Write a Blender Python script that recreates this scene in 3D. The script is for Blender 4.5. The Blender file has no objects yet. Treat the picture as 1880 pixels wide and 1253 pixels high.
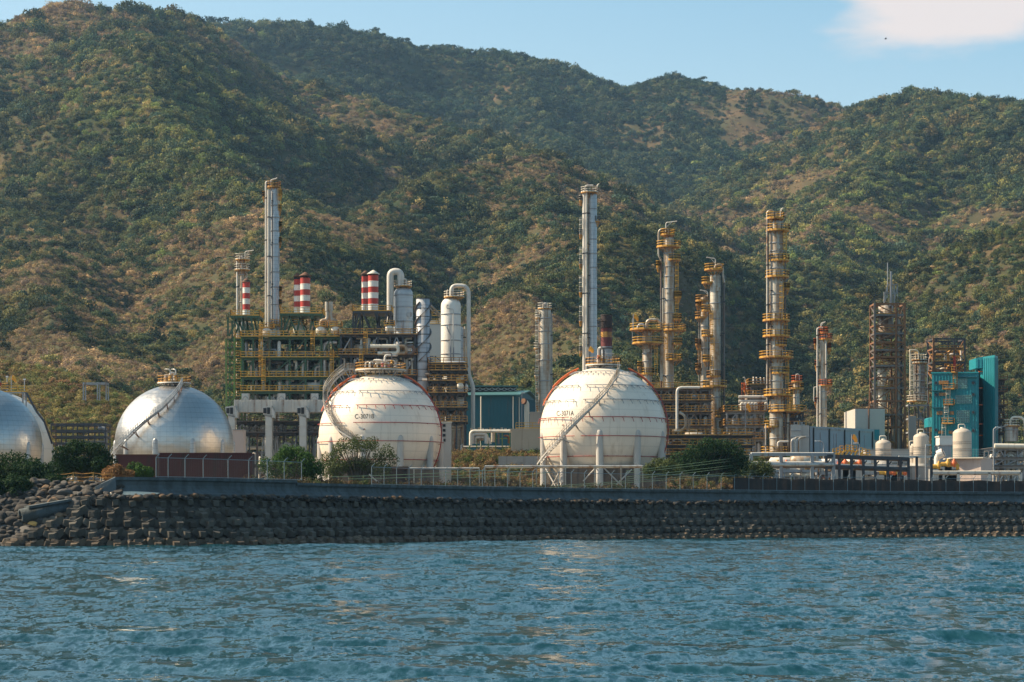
import bpy, math, random
import numpy as np
from mathutils import Vector, Matrix
SC = bpy.context.scene
F = 4240.0; HZ = 952.0; CAMZ = 3.0
def at(px, py, Y): return Vector(((px-940.0)*Y/F, Y, CAMZ+(HZ-py)*Y/F))
def PX(px, Y): return (px-940.0)*Y/F
def PZ(py, Y): return CAMZ+(HZ-py)*Y/F
# ---------------- camera, sun, sky ----------------
cam = bpy.data.objects.new('camera', bpy.data.cameras.new('camera')); SC.collection.objects.link(cam)
cam.location = (0, 0, CAMZ); cam.rotation_euler = (math.radians(90), 0, 0)
cam.data.sensor_width = 36; cam.data.lens = F/1880*36
cam.data.shift_y = (HZ-626.5)/1880; cam.data.clip_start = 0.5; cam.data.clip_end = 12000
SC.camera = cam
SUN = Vector((-0.72, 0.10, 0.64)).normalized()
sl = bpy.data.lights.new('sun', 'SUN'); sl.energy = 5.0; sl.angle = math.radians(0.55); sl.color = (1.0, 0.82, 0.58)
so = bpy.data.objects.new('sun', sl); SC.collection.objects.link(so)
so.rotation_euler = (-SUN).to_track_quat('-Z', 'Y').to_euler(); so.location = (-60, 60, 120)
W = bpy.data.worlds.new('World'); SC.world = W; W.use_nodes = True
nt = W.node_tree; bg = nt.nodes['Background']
sky = nt.nodes.new('ShaderNodeTexSky'); sky.sky_type = 'NISHITA'; sky.sun_disc = False
sky.sun_elevation = math.asin(SUN.z); sky.sun_rotation = math.atan2(SUN.x, SUN.y)
sky.air_density = 1.0; sky.dust_density = 1.2; sky.ozone_density = 2.4
tc = nt.nodes.new('ShaderNodeTexCoord')
def wn(t, **k):
    n = nt.nodes.new(t)
    for a, b in k.items(): setattr(n, a, b)
    return n
# clouds: wisps of noise laid on the sky by direction
sep = wn('ShaderNodeSeparateXYZ'); nt.links.new(tc.outputs['Generated'], sep.inputs[0])
mp = wn('ShaderNodeMapping'); mp.inputs['Scale'].default_value = (9, 9, 30); mp.inputs['Location'].default_value = (3.1, 1.7, 0.4)
nt.links.new(tc.outputs['Generated'], mp.inputs[0])
cn = wn('ShaderNodeTexNoise'); cn.inputs['Scale'].default_value = 1.0; cn.inputs['Detail'].default_value = 8; cn.inputs['Roughness'].default_value = 0.5
nt.links.new(mp.outputs[0], cn.inputs['Vector'])
# the one big cloud bank: soft ellipsoid in direction space, broken by the noise
def vm(op, a, b):
    n = wn('ShaderNodeVectorMath', operation=op)
    if hasattr(a, 'links'): nt.links.new(a, n.inputs[0])
    else: n.inputs[0].default_value = a
    if hasattr(b, 'links'): nt.links.new(b, n.inputs[1])
    else: n.inputs[1].default_value = b
    return n
def mt(op, a, b, clamp=False):
    n = wn('ShaderNodeMath', operation=op, use_clamp=clamp)
    for i, v in enumerate((a, b)):
        if hasattr(v, 'links'): nt.links.new(v, n.inputs[i])
        else: n.inputs[i].default_value = v
    return n.outputs[0]
def blob(cx, cz, rx, rz, rot=0.0):
    d = vm('SUBTRACT', tc.outputs['Generated'], (cx, 0.96, cz))
    m_ = wn('ShaderNodeVectorRotate'); m_.rotation_type = 'Y_AXIS'; nt.links.new(d.outputs[0], m_.inputs['Vector']); m_.inputs['Angle'].default_value = rot
    s = vm('MULTIPLY', m_.outputs[0], (1/rx, 0.6, 1/rz))
    l = wn('ShaderNodeVectorMath', operation='LENGTH'); nt.links.new(s.outputs[0], l.inputs[0])
    return mt('SUBTRACT', 1.0, l.outputs['Value'])
b1 = mt('MAXIMUM', blob(0.192, 0.216, 0.062, 0.031, 0.05), blob(0.158, 0.226, 0.036, 0.014, 0.1))
b1 = mt('MAXIMUM', b1, blob(-0.55, 0.30, 0.22, 0.05))
nz = mt('MULTIPLY', mt('SUBTRACT', cn.outputs['Fac'], 0.5), 2.0)
cl = mt('MULTIPLY', mt('ADD', b1, nz), 2.6, True)
cs = wn('ShaderNodeMapRange', interpolation_type='SMOOTHSTEP'); nt.links.new(cl, cs.inputs[0])
cs.inputs[3].default_value = 0; cs.inputs[4].default_value = 0.92
# thin veil, paler towards the horizon
hs = wn('ShaderNodeHueSaturation'); hs.inputs['Hue'].default_value = 0.476; hs.inputs['Saturation'].default_value = 1.08; hs.inputs['Value'].default_value = 1.18
nt.links.new(sky.outputs[0], hs.inputs['Color'])
mx = wn('ShaderNodeMix', data_type='RGBA'); nt.links.new(cs.outputs[0], mx.inputs['Factor'])
vr = wn('ShaderNodeMapRange', interpolation_type='SMOOTHSTEP'); nt.links.new(sep.outputs[2], vr.inputs[0]); vr.inputs[1].default_value = .10; vr.inputs[2].default_value = .25; vr.inputs[3].default_value = .55; vr.inputs[4].default_value = 0
vl = wn('ShaderNodeMapRange'); nt.links.new(sep.outputs[0], vl.inputs[0]); vl.inputs[1].default_value = -.25; vl.inputs[2].default_value = .25; vl.inputs[3].default_value = .30; vl.inputs[4].default_value = 0
veil = wn('ShaderNodeMix', data_type='RGBA'); nt.links.new(mt('ADD', vr.outputs[0], vl.outputs[0], True), veil.inputs['Factor']); nt.links.new(hs.outputs[0], veil.inputs[6]); veil.inputs[7].default_value = (5.0, 6.1, 6.5, 1)
nt.links.new(veil.outputs[2], mx.inputs[6]); mx.inputs[7].default_value = (6.9, 6.0, 5.6, 1)
nt.links.new(mx.outputs[2], bg.inputs[0]); bg.inputs[1].default_value = 0.076
SC.view_settings.view_transform = 'Standard'; SC.view_settings.look = 'None'
SC.view_settings.exposure = 0.9; SC.view_settings.gamma = 1.0
SC.render.engine = 'CYCLES'
SC.cycles.use_denoising = True
SC.cycles.max_bounces = 5; SC.cycles.diffuse_bounces = 3; SC.cycles.glossy_bounces = 3
SC.cycles.transparent_max_bounces = 6; SC.cycles.volume_bounces = 0
SC.cycles.sample_clamp_indirect = 6; SC.cycles.sample_clamp_direct = 5

# ---------------- helpers ----------------
COL = bpy.data.collections.new('plant'); SC.collection.children.link(COL)
ORG = {}
def tag(o, label=None, cat=None, group=None, kind=None):
    if label: o['label'] = label
    if cat: o['category'] = cat
    if group: o['group'] = group
    if kind: o['kind'] = kind
    return o
def thing(name, label, cat, loc, group=None):
    o = bpy.data.objects.new(name, None); COL.objects.link(o); o.location = loc
    ORG[o.name] = Vector(loc); return tag(o, label, cat, group)
def dup_tree(o, parent=None, loc=None):
    c = o.copy(); COL.objects.link(c); c.parent = parent
    if loc is not None: c.location = loc
    for ch in o.children: dup_tree(ch, c)
    return c
MATS = {}
def mat(name, col, rough=0.6, metal=0.0, var=0.18, vs=0.35, seam=0.0, seamv=0.0, rust=0.0, rustc=(0.16, 0.07, 0.03), bump=0.0, bs=3.0, spec=0.4, world=False, seamk=1.0):
    """painted / clad surface with mottling, run-down rust streaks and panel seams"""
    if name in MATS: return MATS[name]
    m = bpy.data.materials.new(name); m.use_nodes = True; MATS[name] = m
    t = m.node_tree; N = t.nodes; L = t.links; p = N['Principled BSDF']
    p.inputs['Roughness'].default_value = rough; p.inputs['Metallic'].default_value = metal
    p.inputs['Specular IOR Level'].default_value = spec
    tx = N.new('ShaderNodeTexCoord'); src = tx.outputs['Object']
    if world:
        g = N.new('ShaderNodeNewGeometry'); src = g.outputs['Position']
    def noise(scale, detail, vec=None):
        n = N.new('ShaderNodeTexNoise'); n.inputs['Scale'].default_value = scale; n.inputs['Detail'].default_value = detail
        L.new(vec or src, n.inputs['Vector']); return n.outputs['Fac']
    def math_(op, a, b, cl=False):
        n = N.new('ShaderNodeMath'); n.operation = op; n.use_clamp = cl
        for i, v in enumerate((a, b)):
            if hasattr(v, 'links'): L.new(v, n.inputs[i])
            else: n.inputs[i].default_value = v
        return n.outputs[0]
    c = (*col, 1)
    oi = N.new('ShaderNodeObjectInfo') if world else None
    v = math_('ADD', math_('MULTIPLY', noise(vs, 6), 2*var), 1-var)
    v = math_('MULTIPLY', v, math_('ADD', math_('MULTIPLY', noise(vs*9, 3), var), 1-var/2))
    if oi: v = math_('MULTIPLY', v, math_('ADD', math_('MULTIPLY', oi.outputs['Random'], .75), .62))
    if seam or seamv:
        sp = N.new('ShaderNodeSeparateXYZ'); L.new(src, sp.inputs[0])
        if seam:
            f = math_('FRACT', math_('DIVIDE', sp.outputs[2], seam), 0)
            s = math_('LESS_THAN', f, 0.07)
            v = math_('MULTIPLY', v, math_('SUBTRACT', 1.0, math_('MULTIPLY', s, 0.32*seamk)))
        if seamv:
            an = math_('ARCTAN2', sp.outputs[1], sp.outputs[0])
            f = math_('FRACT', math_('MULTIPLY', an, seamv), 0)
            s = math_('LESS_THAN', f, 0.05)
            v = math_('MULTIPLY', v, math_('SUBTRACT', 1.0, math_('MULTIPLY', s, 0.22*seamk)))
    mul = N.new('ShaderNodeMix'); mul.data_type = 'RGBA'; mul.blend_type = 'MULTIPLY'; mul.inputs[0].default_value = 1
    mul.inputs[6].default_value = c; L.new(v, mul.inputs[7]); out = mul.outputs[2]
    if rust:
        mpn = N.new('ShaderNodeMapping'); mpn.inputs['Scale'].default_value = (1.3, 1.3, 0.12); L.new(src, mpn.inputs[0])
        st = noise(0.9, 6, mpn.outputs[0])
        k = math_('MULTIPLY', math_('SUBTRACT', st, 0.62-0.22*rust), 7*min(1, rust+0.4), True)
        k = math_('MULTIPLY', k, math_('MULTIPLY', noise(1.6, 5), 1.5, True), True)
        rm = N.new('ShaderNodeMix'); rm.data_type = 'RGBA'; L.new(k, rm.inputs[0]); L.new(out, rm.inputs[6]); rm.inputs[7].default_value = (*rustc, 1)
        out = rm.outputs[2]
        if metal: L.new(math_('MULTIPLY', math_('SUBTRACT', 1.0, k), metal), p.inputs['Metallic'])
    if bump:
        b = N.new('ShaderNodeBump'); b.inputs['Strength'].default_value = 1; b.inputs['Distance'].default_value = bump
        L.new(noise(bs, 5), b.inputs['Height']); L.new(b.outputs[0], p.inputs['Normal'])
    L.new(out, p.inputs['Base Color'])
    return m
M = dict(
 yellow=('yellow_paint', (0.62, 0.33, 0.045), dict(rough=.5, var=.25, vs=1.0, rust=.35)),
 rustyellow=('weathered_yellow_paint', (0.50, 0.25, 0.05), dict(rough=.6, var=.3, vs=1.0, rust=.7)),
 green=('dark_green_paint', (0.035, 0.085, 0.045), dict(rough=.5, var=.3, rust=.25)),
 lime=('lime_green_paint', (0.12, 0.22, 0.05), dict(rough=.5, var=.3, rust=.4)),
 dark=('dark_steel', (0.045, 0.048, 0.055), dict(rough=.6, var=.3, rust=.3)),
 grey=('grey_steel', (0.28, 0.29, 0.30), dict(rough=.5, var=.25, rust=.35)),
 galv=('galvanised_cladding', (0.42, 0.43, 0.43), dict(rough=.45, metal=.4, var=.15, vs=.5, seam=.9, rust=.25)),
 clad=('weathered_cladding', (0.44, 0.40, 0.33), dict(rough=.5, metal=.3, var=.25, vs=.5, seam=.9, rust=.8, rustc=(.24, .13, .05))),
 cladrust=('rust_streaked_cladding', (0.44, 0.40, 0.34), dict(rough=.55, metal=.3, var=.25, vs=.5, seam=.8, rust=.9)),
 white=('white_paint', (0.72, 0.68, 0.61), dict(rough=.45, var=.08, vs=.4, rust=.12)),
 cream=('cream_paint', (0.66, 0.60, 0.49), dict(rough=.5, var=.08, vs=.4, rust=.1)),
 sphere=('sphere_white_paint', (0.75, 0.655, 0.54), dict(rough=.42, var=.05, vs=.12, seam=3.1, seamv=2.2, seamk=.3, rust=.35, rustc=(.55, .46, .36))),
 red=('red_paint', (0.42, 0.035, 0.02), dict(rough=.5, var=.2, rust=.2)),
 orange=('orange_paint', (0.62, 0.13, 0.03), dict(rough=.5, var=.2, rust=.2)),
 redpipe=('dark_red_pipe', (0.32, 0.04, 0.03), dict(rough=.5, var=.2, rust=.2)),
 rust=('rusted_steel', (0.20, 0.095, 0.045), dict(rough=.8, var=.4, vs=.8, rust=.6)),
 rustcap=('rusted_cap', (0.14, 0.065, 0.035), dict(rough=.8, var=.4, vs=.8)),
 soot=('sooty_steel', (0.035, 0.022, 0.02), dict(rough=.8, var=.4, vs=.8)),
 pipe=('pipe_lagging', (0.50, 0.48, 0.44), dict(rough=.42, metal=.4, var=.2, vs=.8, rust=.4)),
 pipew=('pale_pipe_paint', (0.56, 0.52, 0.46), dict(rough=.5, var=.15, vs=.8, rust=.25)),
 piped=('dark_pipe', (0.13, 0.12, 0.115), dict(rough=.5, var=.3, vs=.8, rust=.6)),
 concrete=('concrete', (0.36, 0.34, 0.31), dict(rough=.9, var=.25, vs=.5, bump=.03, rust=.3, rustc=(.14, .13, .11))),
 leg=('fireproofed_leg', (0.46, 0.43, 0.39), dict(rough=.85, var=.18, vs=.6, rust=.35, rustc=(.2, .17, .14))),
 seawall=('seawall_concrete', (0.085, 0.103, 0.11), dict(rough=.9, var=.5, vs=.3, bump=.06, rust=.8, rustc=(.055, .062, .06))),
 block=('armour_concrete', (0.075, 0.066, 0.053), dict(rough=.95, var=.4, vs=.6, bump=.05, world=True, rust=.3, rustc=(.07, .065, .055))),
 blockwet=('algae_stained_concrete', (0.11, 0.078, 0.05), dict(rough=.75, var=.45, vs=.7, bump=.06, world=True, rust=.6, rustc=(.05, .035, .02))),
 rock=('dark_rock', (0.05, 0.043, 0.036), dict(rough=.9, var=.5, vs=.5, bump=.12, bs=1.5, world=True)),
 rock2=('grey_rock', (0.08, 0.073, 0.065), dict(rough=.9, var=.35, vs=.5, bump=.12, bs=1.5, world=True)),
 rock3=('tan_rock', (0.15, 0.095, 0.055), dict(rough=.9, var=.35, vs=.5, bump=.12, bs=1.5, world=True)),
 rock4=('ochre_rock', (0.50, 0.27, 0.08), dict(rough=.9, var=.3, vs=.5, bump=.12, bs=1.5, world=True)),
 sand=('sand', (0.78, 0.66, 0.50), dict(rough=.95, var=.2, vs=1, bump=.03)),
 teal=('teal_sheet', (0.010, 0.20, 0.235), dict(rough=.5, var=.15, vs=.3, rust=.12, rustc=(.05, .16, .17))),
 tealdark=('dark_teal_sheet', (0.008, 0.09, 0.125), dict(rough=.5, var=.15, vs=.3, rust=.1)),
 tealroof=('teal_roof_sheet', (0.045, 0.13, 0.125), dict(rough=.5, var=.15, vs=.3)),
 wallwhite=('pale_wall_panel', (0.46, 0.43, 0.39), dict(rough=.6, var=.10, vs=.2, rust=.1, rustc=(.3, .25, .2))),
 bluegrey=('blue_grey_panel', (0.25, 0.30, 0.35), dict(rough=.5, var=.12, vs=.3, rust=.12, rustc=(.14, .17, .2))),
 navy=('navy_paint', (0.012, 0.055, 0.12), dict(rough=.5, var=.15)),
 container=('dark_red_container_paint', (0.065, 0.014, 0.013), dict(rough=.6, var=.3, vs=.6, rust=.4, rustc=(.04, .02, .015))),
 tank=('tan_tank_paint', (0.47, 0.40, 0.32), dict(rough=.5, var=.05, vs=.4, rust=.05)),
 shedpink=('pink_beige_wall', (0.50, 0.40, 0.35), dict(rough=.7, var=.06, vs=.4, rust=.1)),
 black=('black_paint', (0.012, 0.012, 0.014), dict(rough=.5, var=.2)),
 wire=('fence_steel', (0.20, 0.25, 0.27), dict(rough=.5, metal=.3, var=.2)),
 timber=('dark_timber', (0.05, 0.045, 0.04), dict(rough=.8, var=.4, vs=1)),
 ground=('plant_ground', (0.19, 0.165, 0.125), dict(rough=.95, var=.4, vs=.08, bump=.05)),
 bark=('bark', (0.11, 0.085, 0.06), dict(rough=.9, var=.3, vs=1)),
 rope=('pale_green_cable', (0.20, 0.27, 0.14), dict(rough=.5, var=.1)),
 sock=('orange_yellow_windsock_cloth', (0.75, 0.34, 0.04), dict(rough=.8, var=.2, vs=1)),
 lamp=('lamp_housing', (0.6, 0.6, 0.58), dict(rough=.4, var=.1)),
 corr=('ribbed_beige_sheet', (0.46, 0.38, 0.28), dict(rough=.6, var=.15, vs=.3, rust=.3)),
 duct=('ribbed_duct_sheet', (0.50, 0.48, 0.44), dict(rough=.5, metal=.2, var=.15, vs=.4, rust=.35)),
 silver=None)
def MT(k):
    v = M[k]
    if isinstance(v, tuple): M[k] = v = mat(v[0], v[1], **v[2])
    return v

class MB:
    def __init__(s): s.v = []; s.f = []; s.mi = []; s.sm = []; s.m = 0
    def add(s, vs, fs, smooth=False):
        b = len(s.v); s.v += [tuple(v) for v in vs]
        for f in fs: s.f.append(tuple(b+i for i in f)); s.mi.append(s.m); s.sm.append(smooth)
    def box(s, c, d, rz=0.0):
        x, y, z = [q/2 for q in d]; ca, sa = math.cos(rz), math.sin(rz); vs = []
        for dz in (-z, z):
            for dx, dy in ((-x, -y), (x, -y), (x, y), (-x, y)): vs.append((c[0]+dx*ca-dy*sa, c[1]+dx*sa+dy*ca, c[2]+dz))
        s.add(vs, [(3, 2, 1, 0), (4, 5, 6, 7), (0, 1, 5, 4), (1, 2, 6, 5), (2, 3, 7, 6), (3, 0, 4, 7)]); return s
    def bx(s, x0, x1, y0, y1, z0, z1): return s.box(((x0+x1)/2, (y0+y1)/2, (z0+z1)/2), (abs(x1-x0), abs(y1-y0), abs(z1-z0)))
    def bar(s, a, b, w, h=None):
        a = Vector(a); b = Vector(b); d = b-a
        if d.length < 1e-6: return s
        d.normalize(); u = d.cross(Vector((0, 0, 1)))
        if u.length < .01: u = Vector((1, 0, 0))
        u.normalize(); v = u.cross(d); h = h or w; vs = []
        for p in (a, b):
            for i, j in ((-1, -1), (1, -1), (1, 1), (-1, 1)): vs.append(p+u*i*w/2+v*j*h/2)
        s.add(vs, [(3, 2, 1, 0), (4, 5, 6, 7), (0, 1, 5, 4), (1, 2, 6, 5), (2, 3, 7, 6), (3, 0, 4, 7)]); return s
    def tube(s, pts, r, n=8, cap=True, closed=False, rs=None):
        pts = [Vector(p) for p in pts]; k = len(pts); vs = []; fs = []
        up = None
        for i, p in enumerate(pts):
            if closed: d = pts[(i+1) % k]-pts[i-1]
            else: d = pts[min(i+1, k-1)]-pts[max(i-1, 0)]
            if d.length < 1e-9: d = Vector((0, 0, 1))
            d.normalize()
            if up is None:
                up = Vector((0, 0, 1)) if abs(d.z) < .9 else Vector((1, 0, 0))
            u = (up-d*up.dot(d))
            if u.length < 1e-4: u = d.orthogonal()
            u.normalize(); up = u; w = d.cross(u); rr = rs[i] if rs else r
            for j in range(n):
                a = 2*math.pi*j/n; vs.append(p+u*math.cos(a)*rr+w*math.sin(a)*rr)
        for i in range(k if closed else k-1):
            i2 = (i+1) % k
            for j in range(n):
                j2 = (j+1) % n; fs.append((i*n+j, i*n+j2, i2*n+j2, i2*n+j))
        s.add(vs, fs, True)
        if cap and not closed:
            s.add(vs[:n], [tuple(range(n))[::-1]]); s.add(vs[-n:], [tuple(range(n))])
        return s
    def lathe(s, c, prof, n=24, cap=True, a0=0, smooth=True):
        vs = []; fs = []; k = len(prof)
        for r, z in prof:
            for j in range(n):
                a = 2*math.pi*j/n+a0; vs.append((c[0]+r*math.cos(a), c[1]+r*math.sin(a), c[2]+z))
        for i in range(k-1):
            for j in range(n): j2 = (j+1) % n; fs.append((i*n+j, i*n+j2, (i+1)*n+j2, (i+1)*n+j))
        s.add(vs, fs, smooth)
        if cap: s.add(vs[:n], [tuple(range(n))[::-1]]); s.add(vs[-n:], [tuple(range(n))])
        return s
    def prism(s, poly, z0, z1):
        n = len(poly); vs = [(x, y, z0) for x, y in poly]+[(x, y, z1) for x, y in poly]
        s.add(vs, [tuple(range(n))[::-1], tuple(range(n, 2*n))]+[(i, (i+1) % n, n+(i+1) % n, n+i) for i in range(n)]); return s
    def ball(s, c, r, n=16, sq=(1, 1, 1)):
        prof = [(math.sin(math.pi*i/n)*r*sq[0], -math.cos(math.pi*i/n)*r*sq[2]) for i in range(n+1)]
        prof[0] = (1e-3, prof[0][1]); prof[-1] = (1e-3, prof[-1][1])
        return s.lathe(c, prof, n*2, False)
    def build(s, name, m, parent=None, loc=None):
        if not s.v: return None
        o0 = ORG.get(parent.name, Vector((0, 0, 0))) if parent else Vector(loc or (0, 0, 0))
        me = bpy.data.meshes.new(name)
        V = np.array(s.v, dtype=np.float64)-np.array(o0)
        me.from_pydata(V.tolist(), [], s.f)
        for q in (m if isinstance(m, (list, tuple)) else [m]): me.materials.append(MT(q) if isinstance(q, str) else q)
        me.polygons.foreach_set('material_index', s.mi); me.polygons.foreach_set('use_smooth', s.sm)
        me.update()
        o = bpy.data.objects.new(name, me); COL.objects.link(o)
        if parent: o.parent = parent; ORG[o.name] = o0
        else: o.location = o0; ORG[o.name] = o0
        return o
def elbow_path(pts, r=0.8, n=5):
    """round the corners of an orthogonal pipe path"""
    pts = [Vector(p) for p in pts]; out = [pts[0]]
    for i in range(1, len(pts)-1):
        a, b, c = pts[i-1], pts[i], pts[i+1]
        d1 = (a-b); d2 = (c-b); l = min(r, d1.length*.49, d2.length*.49)
        p = b+d1.normalized()*l; q = b+d2.normalized()*l
        for k in range(n+1):
            t = k/n; out.append(p*(1-t)**2+b*2*t*(1-t)+q*t*t)
    out.append(pts[-1]); return out
def rail(mb, pts, h=1.1, closed=False, w=0.075, sp=1.5, kick=True):
    pts = [Vector(p) for p in pts]
    if closed: pts = pts+[pts[0]]
    for a, b in zip(pts[:-1], pts[1:]):
        n = max(1, round((b-a).length/sp))
        for i in range(n+1):
            p = a.lerp(b, i/n); mb.bar(p, p+Vector((0, 0, h)), w)
        for hh in (h, h*.55): mb.bar(a+Vector((0, 0, hh)), b+Vector((0, 0, hh)), w)
        if kick: mb.bar(a+Vector((0, 0, .1)), b+Vector((0, 0, .1)), w*.6, .2)
def ladder(mb, x, y, z0, z1, w=.5, cage=True, dx=0, dy=-1):
    for s_ in (-1, 1): mb.bar((x+s_*w/2*abs(dy), y+s_*w/2*abs(dx), z0), (x+s_*w/2*abs(dy), y+s_*w/2*abs(dx), z1), .08)
    z = z0+.2
    while z < z1: mb.bar((x-w/2*abs(dy), y-w/2*abs(dx), z), (x+w/2*abs(dy), y+w/2*abs(dx), z), .05); z += .4
    if cage:
        z = z0+2.2
        while z < z1:
            P = [(x+.42*math.cos(a)+dx*.35, y+.42*math.sin(a)+dy*.35, z) for a in [math.pi*2*i/8 for i in range(8)]]
            for i in range(8): mb.bar(P[i], P[(i+1) % 8], .05, .09)
            z += 1.1
        if z1-z0 > 2.4:
            for a in (math.pi*1.5-.9, math.pi*1.5, math.pi*1.5+.9):
                mb.bar((x+.42*math.cos(a)+dx*.35, y+.42*math.sin(a)+dy*.35, z0+2.2), (x+.42*math.cos(a)+dx*.35, y+.42*math.sin(a)+dy*.35, z1), .05)
# ---------------- noise ----------------
def _h(ix, iy, s):
    n = (ix.astype(np.int64)*374761393+iy.astype(np.int64)*668265263+s*1442695041) & 0x7fffffff
    n = ((n ^ (n >> 13))*1274126177) & 0x7fffffff
    return ((n ^ (n >> 16)) & 0xffff)/65535.0
def vn(x, y, s=0):
    ix = np.floor(x); iy = np.floor(y); fx = x-ix; fy = y-iy
    fx = fx*fx*(3-2*fx); fy = fy*fy*(3-2*fy)
    a = _h(ix, iy, s); b = _h(ix+1, iy, s); c = _h(ix, iy+1, s); d = _h(ix+1, iy+1, s)
    return (a*(1-fx)+b*fx)*(1-fy)+(c*(1-fx)+d*fx)*fy
def fbm(x, y, s=0, o=5, g=.5):
    t = 0; a = 1; n = 0
    for i in range(o): t = t+a*vn(x*2**i+17*i, y*2**i-9*i, s+i); n += a; a *= g
    return t/n
def grid_mesh(name, X, Y, Z, m, smooth=True):
    r, c = X.shape; me = bpy.data.meshes.new(name)
    V = np.stack([X, Y, Z], -1).reshape(-1, 3).astype(np.float32)
    idx = np.arange(r*c).reshape(r, c)
    Q = np.stack([idx[:-1, :-1], idx[:-1, 1:], idx[1:, 1:], idx[1:, :-1]], -1).reshape(-1, 4)
    me.vertices.add(len(V)); me.vertices.foreach_set('co', V.ravel())
    me.loops.add(Q.size); me.loops.foreach_set('vertex_index', Q.ravel().astype(np.int32))
    me.polygons.add(len(Q)); me.polygons.foreach_set('loop_start', np.arange(0, Q.size, 4, dtype=np.int32))
    try: me.polygons.foreach_set('loop_total', np.full(len(Q), 4, dtype=np.int32))
    except Exception: pass
    me.update(calc_edges=True)
    if smooth: me.polygons.foreach_set('use_smooth', np.ones(len(Q), dtype=bool))
    me.materials.append(m); o = bpy.data.objects.new(name, me); COL.objects.link(o); return o
# ---------------- terrain ----------------
GZ = 5.6
RIDGES = [  # (slope, [(px, py, Y) ...]) crests of the hills
 (.50, [(-500, 130, 1950), (-200, 90, 1900), (0, 50, 1850), (60, 30, 1830), (105, 6, 1815), (150, -6, 1800), (190, 14, 1830), (230, 28, 1880), (285, 28, 1960), (330, 52, 2060), (400, 106, 2120), (450, 124, 2120), (520, 142, 2090), (580, 150, 2060), (640, 178, 2030), (720, 212, 1990), (800, 228, 1950), (870, 252, 1910), (930, 280, 1870), (1000, 300, 1820)]),
 (.62, [(160, 20, 1780), (220, 62, 1650), (262, 104, 1540), (330, 152, 1550), (420, 188, 1590), (500, 208, 1630), (600, 228, 1680), (700, 252, 1730), (800, 286, 1780), (900, 330, 1820)]),
 (.50, [(262, 104, 1540), (280, 170, 1430), (350, 270, 1300), (440, 380, 1140), (540, 500, 960), (640, 640, 760)]),
 (.50, [(-200, 90, 1900), (-150, 200, 1600), (-60, 330, 1350), (20, 450, 1100), (60, 560, 900), (80, 670, 730)]),
 (.56, [(700, 390, 1330), (800, 340, 1400), (880, 308, 1460), (940, 292, 1500), (985, 300, 1530), (1030, 313, 1570), (1090, 347, 1620), (1140, 377, 1670), (1200, 411, 1720), (1250, 432, 1760)]),
 (.55, [(985, 300, 1530), (1020, 390, 1320), (1050, 480, 1120), (1060, 580, 900), (1060, 680, 730)]),
 (.60, [(1110, 420, 1150), (1220, 440, 1200), (1300, 470, 1260), (1400, 486, 1330), (1490, 496, 1400), (1550, 522, 1450), (1600, 580, 1490), (1650, 660, 1520)]),
 (.50, [(100, 64, 2700), (310, 44, 2720), (400, 52, 2740), (530, 54, 2760), (620, 61, 2780), (700, 72, 2800), (760, 88, 2820), (850, 94, 2840), (940, 100, 2860), (1020, 118, 2880), (1080, 142, 2900), (1170, 162, 2900), (1240, 144, 2850), (1300, 151, 2810), (1350, 168, 2780), (1420, 173, 2740), (1500, 183, 2700), (1560, 198, 2680), (1610, 214, 2660), (1700, 240, 2620)]),
 (.55, [(940, 100, 2860), (1010, 210, 2600), (1080, 310, 2350)]),
 (.55, [(1240, 144, 2850), (1290, 240, 2600), (1330, 330, 2450)]),
 (.50, [(1240, 440, 2300), (1270, 422, 2360), (1310, 388, 2370), (1400, 338, 2370), (1480, 292, 2350), (1560, 252, 2330), (1620, 208, 2300), (1650, 192, 2260), (1700, 175, 2200), (1760, 177, 2120), (1830, 182, 2040), (1880, 192, 1980), (2000, 210, 1900), (2400, 260, 1800)]),
 (.50, [(1700, 175, 2200), (1640, 270, 1950), (1570, 360, 1750), (1480, 430, 1600)]),
 (.50, [(2100, 360, 1150), (1960, 400, 1180), (1880, 432, 1210), (1800, 500, 1250), (1725, 565, 1280), (1680, 640, 1200)]),
 (.5, [(-120, 655, 640), (20, 668, 610), (100, 682, 600), (170, 715, 590), (225, 752, 580), (300, 800, 570)]),
]
def terrain_h(X, Y):
    H = np.full(X.shape, GZ-8.0); DM = np.full(X.shape, 200.0)
    wx = X+(fbm(X/160, Y/160, 5, 4)-.5)*75; wy = Y+(fbm(X/160, Y/160, 55, 4)-.5)*75
    for s, pl in RIDGES:
        P = [at(*p) for p in pl]
        small = P[0].y < 645
        qx, qy = (X, Y) if small else (wx, wy)
        R = np.full(X.shape, -1e9); DR = np.full(X.shape, 1e9)
        for a, b in zip(P[:-1], P[1:]):
            dx, dy = b.x-a.x, b.y-a.y
            t = np.clip(((qx-a.x)*dx+(qy-a.y)*dy)/(dx*dx+dy*dy), 0, 1)
            # distances bent by the noise warp, crest height exact
            d = np.hypot(qx-a.x-t*dx, qy-a.y-t*dy)
            z = a.z+(b.z-a.z)*t
            sd = 1 if small else 1.0+.15*np.tanh((qx-a.x-t*dx)/70)
            h = z-s*(1.15 if s < .56 else 1.3)*sd*d*(0.6+0.4*np.minimum(1, d/90))
            DR = np.where(h > R, d, DR); R = np.maximum(R, h)
        k = 2.0 if small else 6.0
        DM = np.where(R > H, DR, DM)
        m = np.maximum(H, R); H = m+k*np.log1p(np.exp(-np.abs(H-R)/k))*(.6)
    rg = 1-np.abs(2*fbm(X/210, Y/210, 11, 5, .55)-1)*2
    rel = np.clip((H-GZ)/60, 0, 1)*np.clip((Y-640)/200, 0, 1)
    H = H+rel*np.clip(.12+DM/130, 0, 1)*((rg-.62)*24+(fbm(X/60, Y/60, 31, 4)-.5)*16)
    return H
terr_m = bpy.data.materials.new('hillside_soil'); terr_m.use_nodes = True
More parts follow.
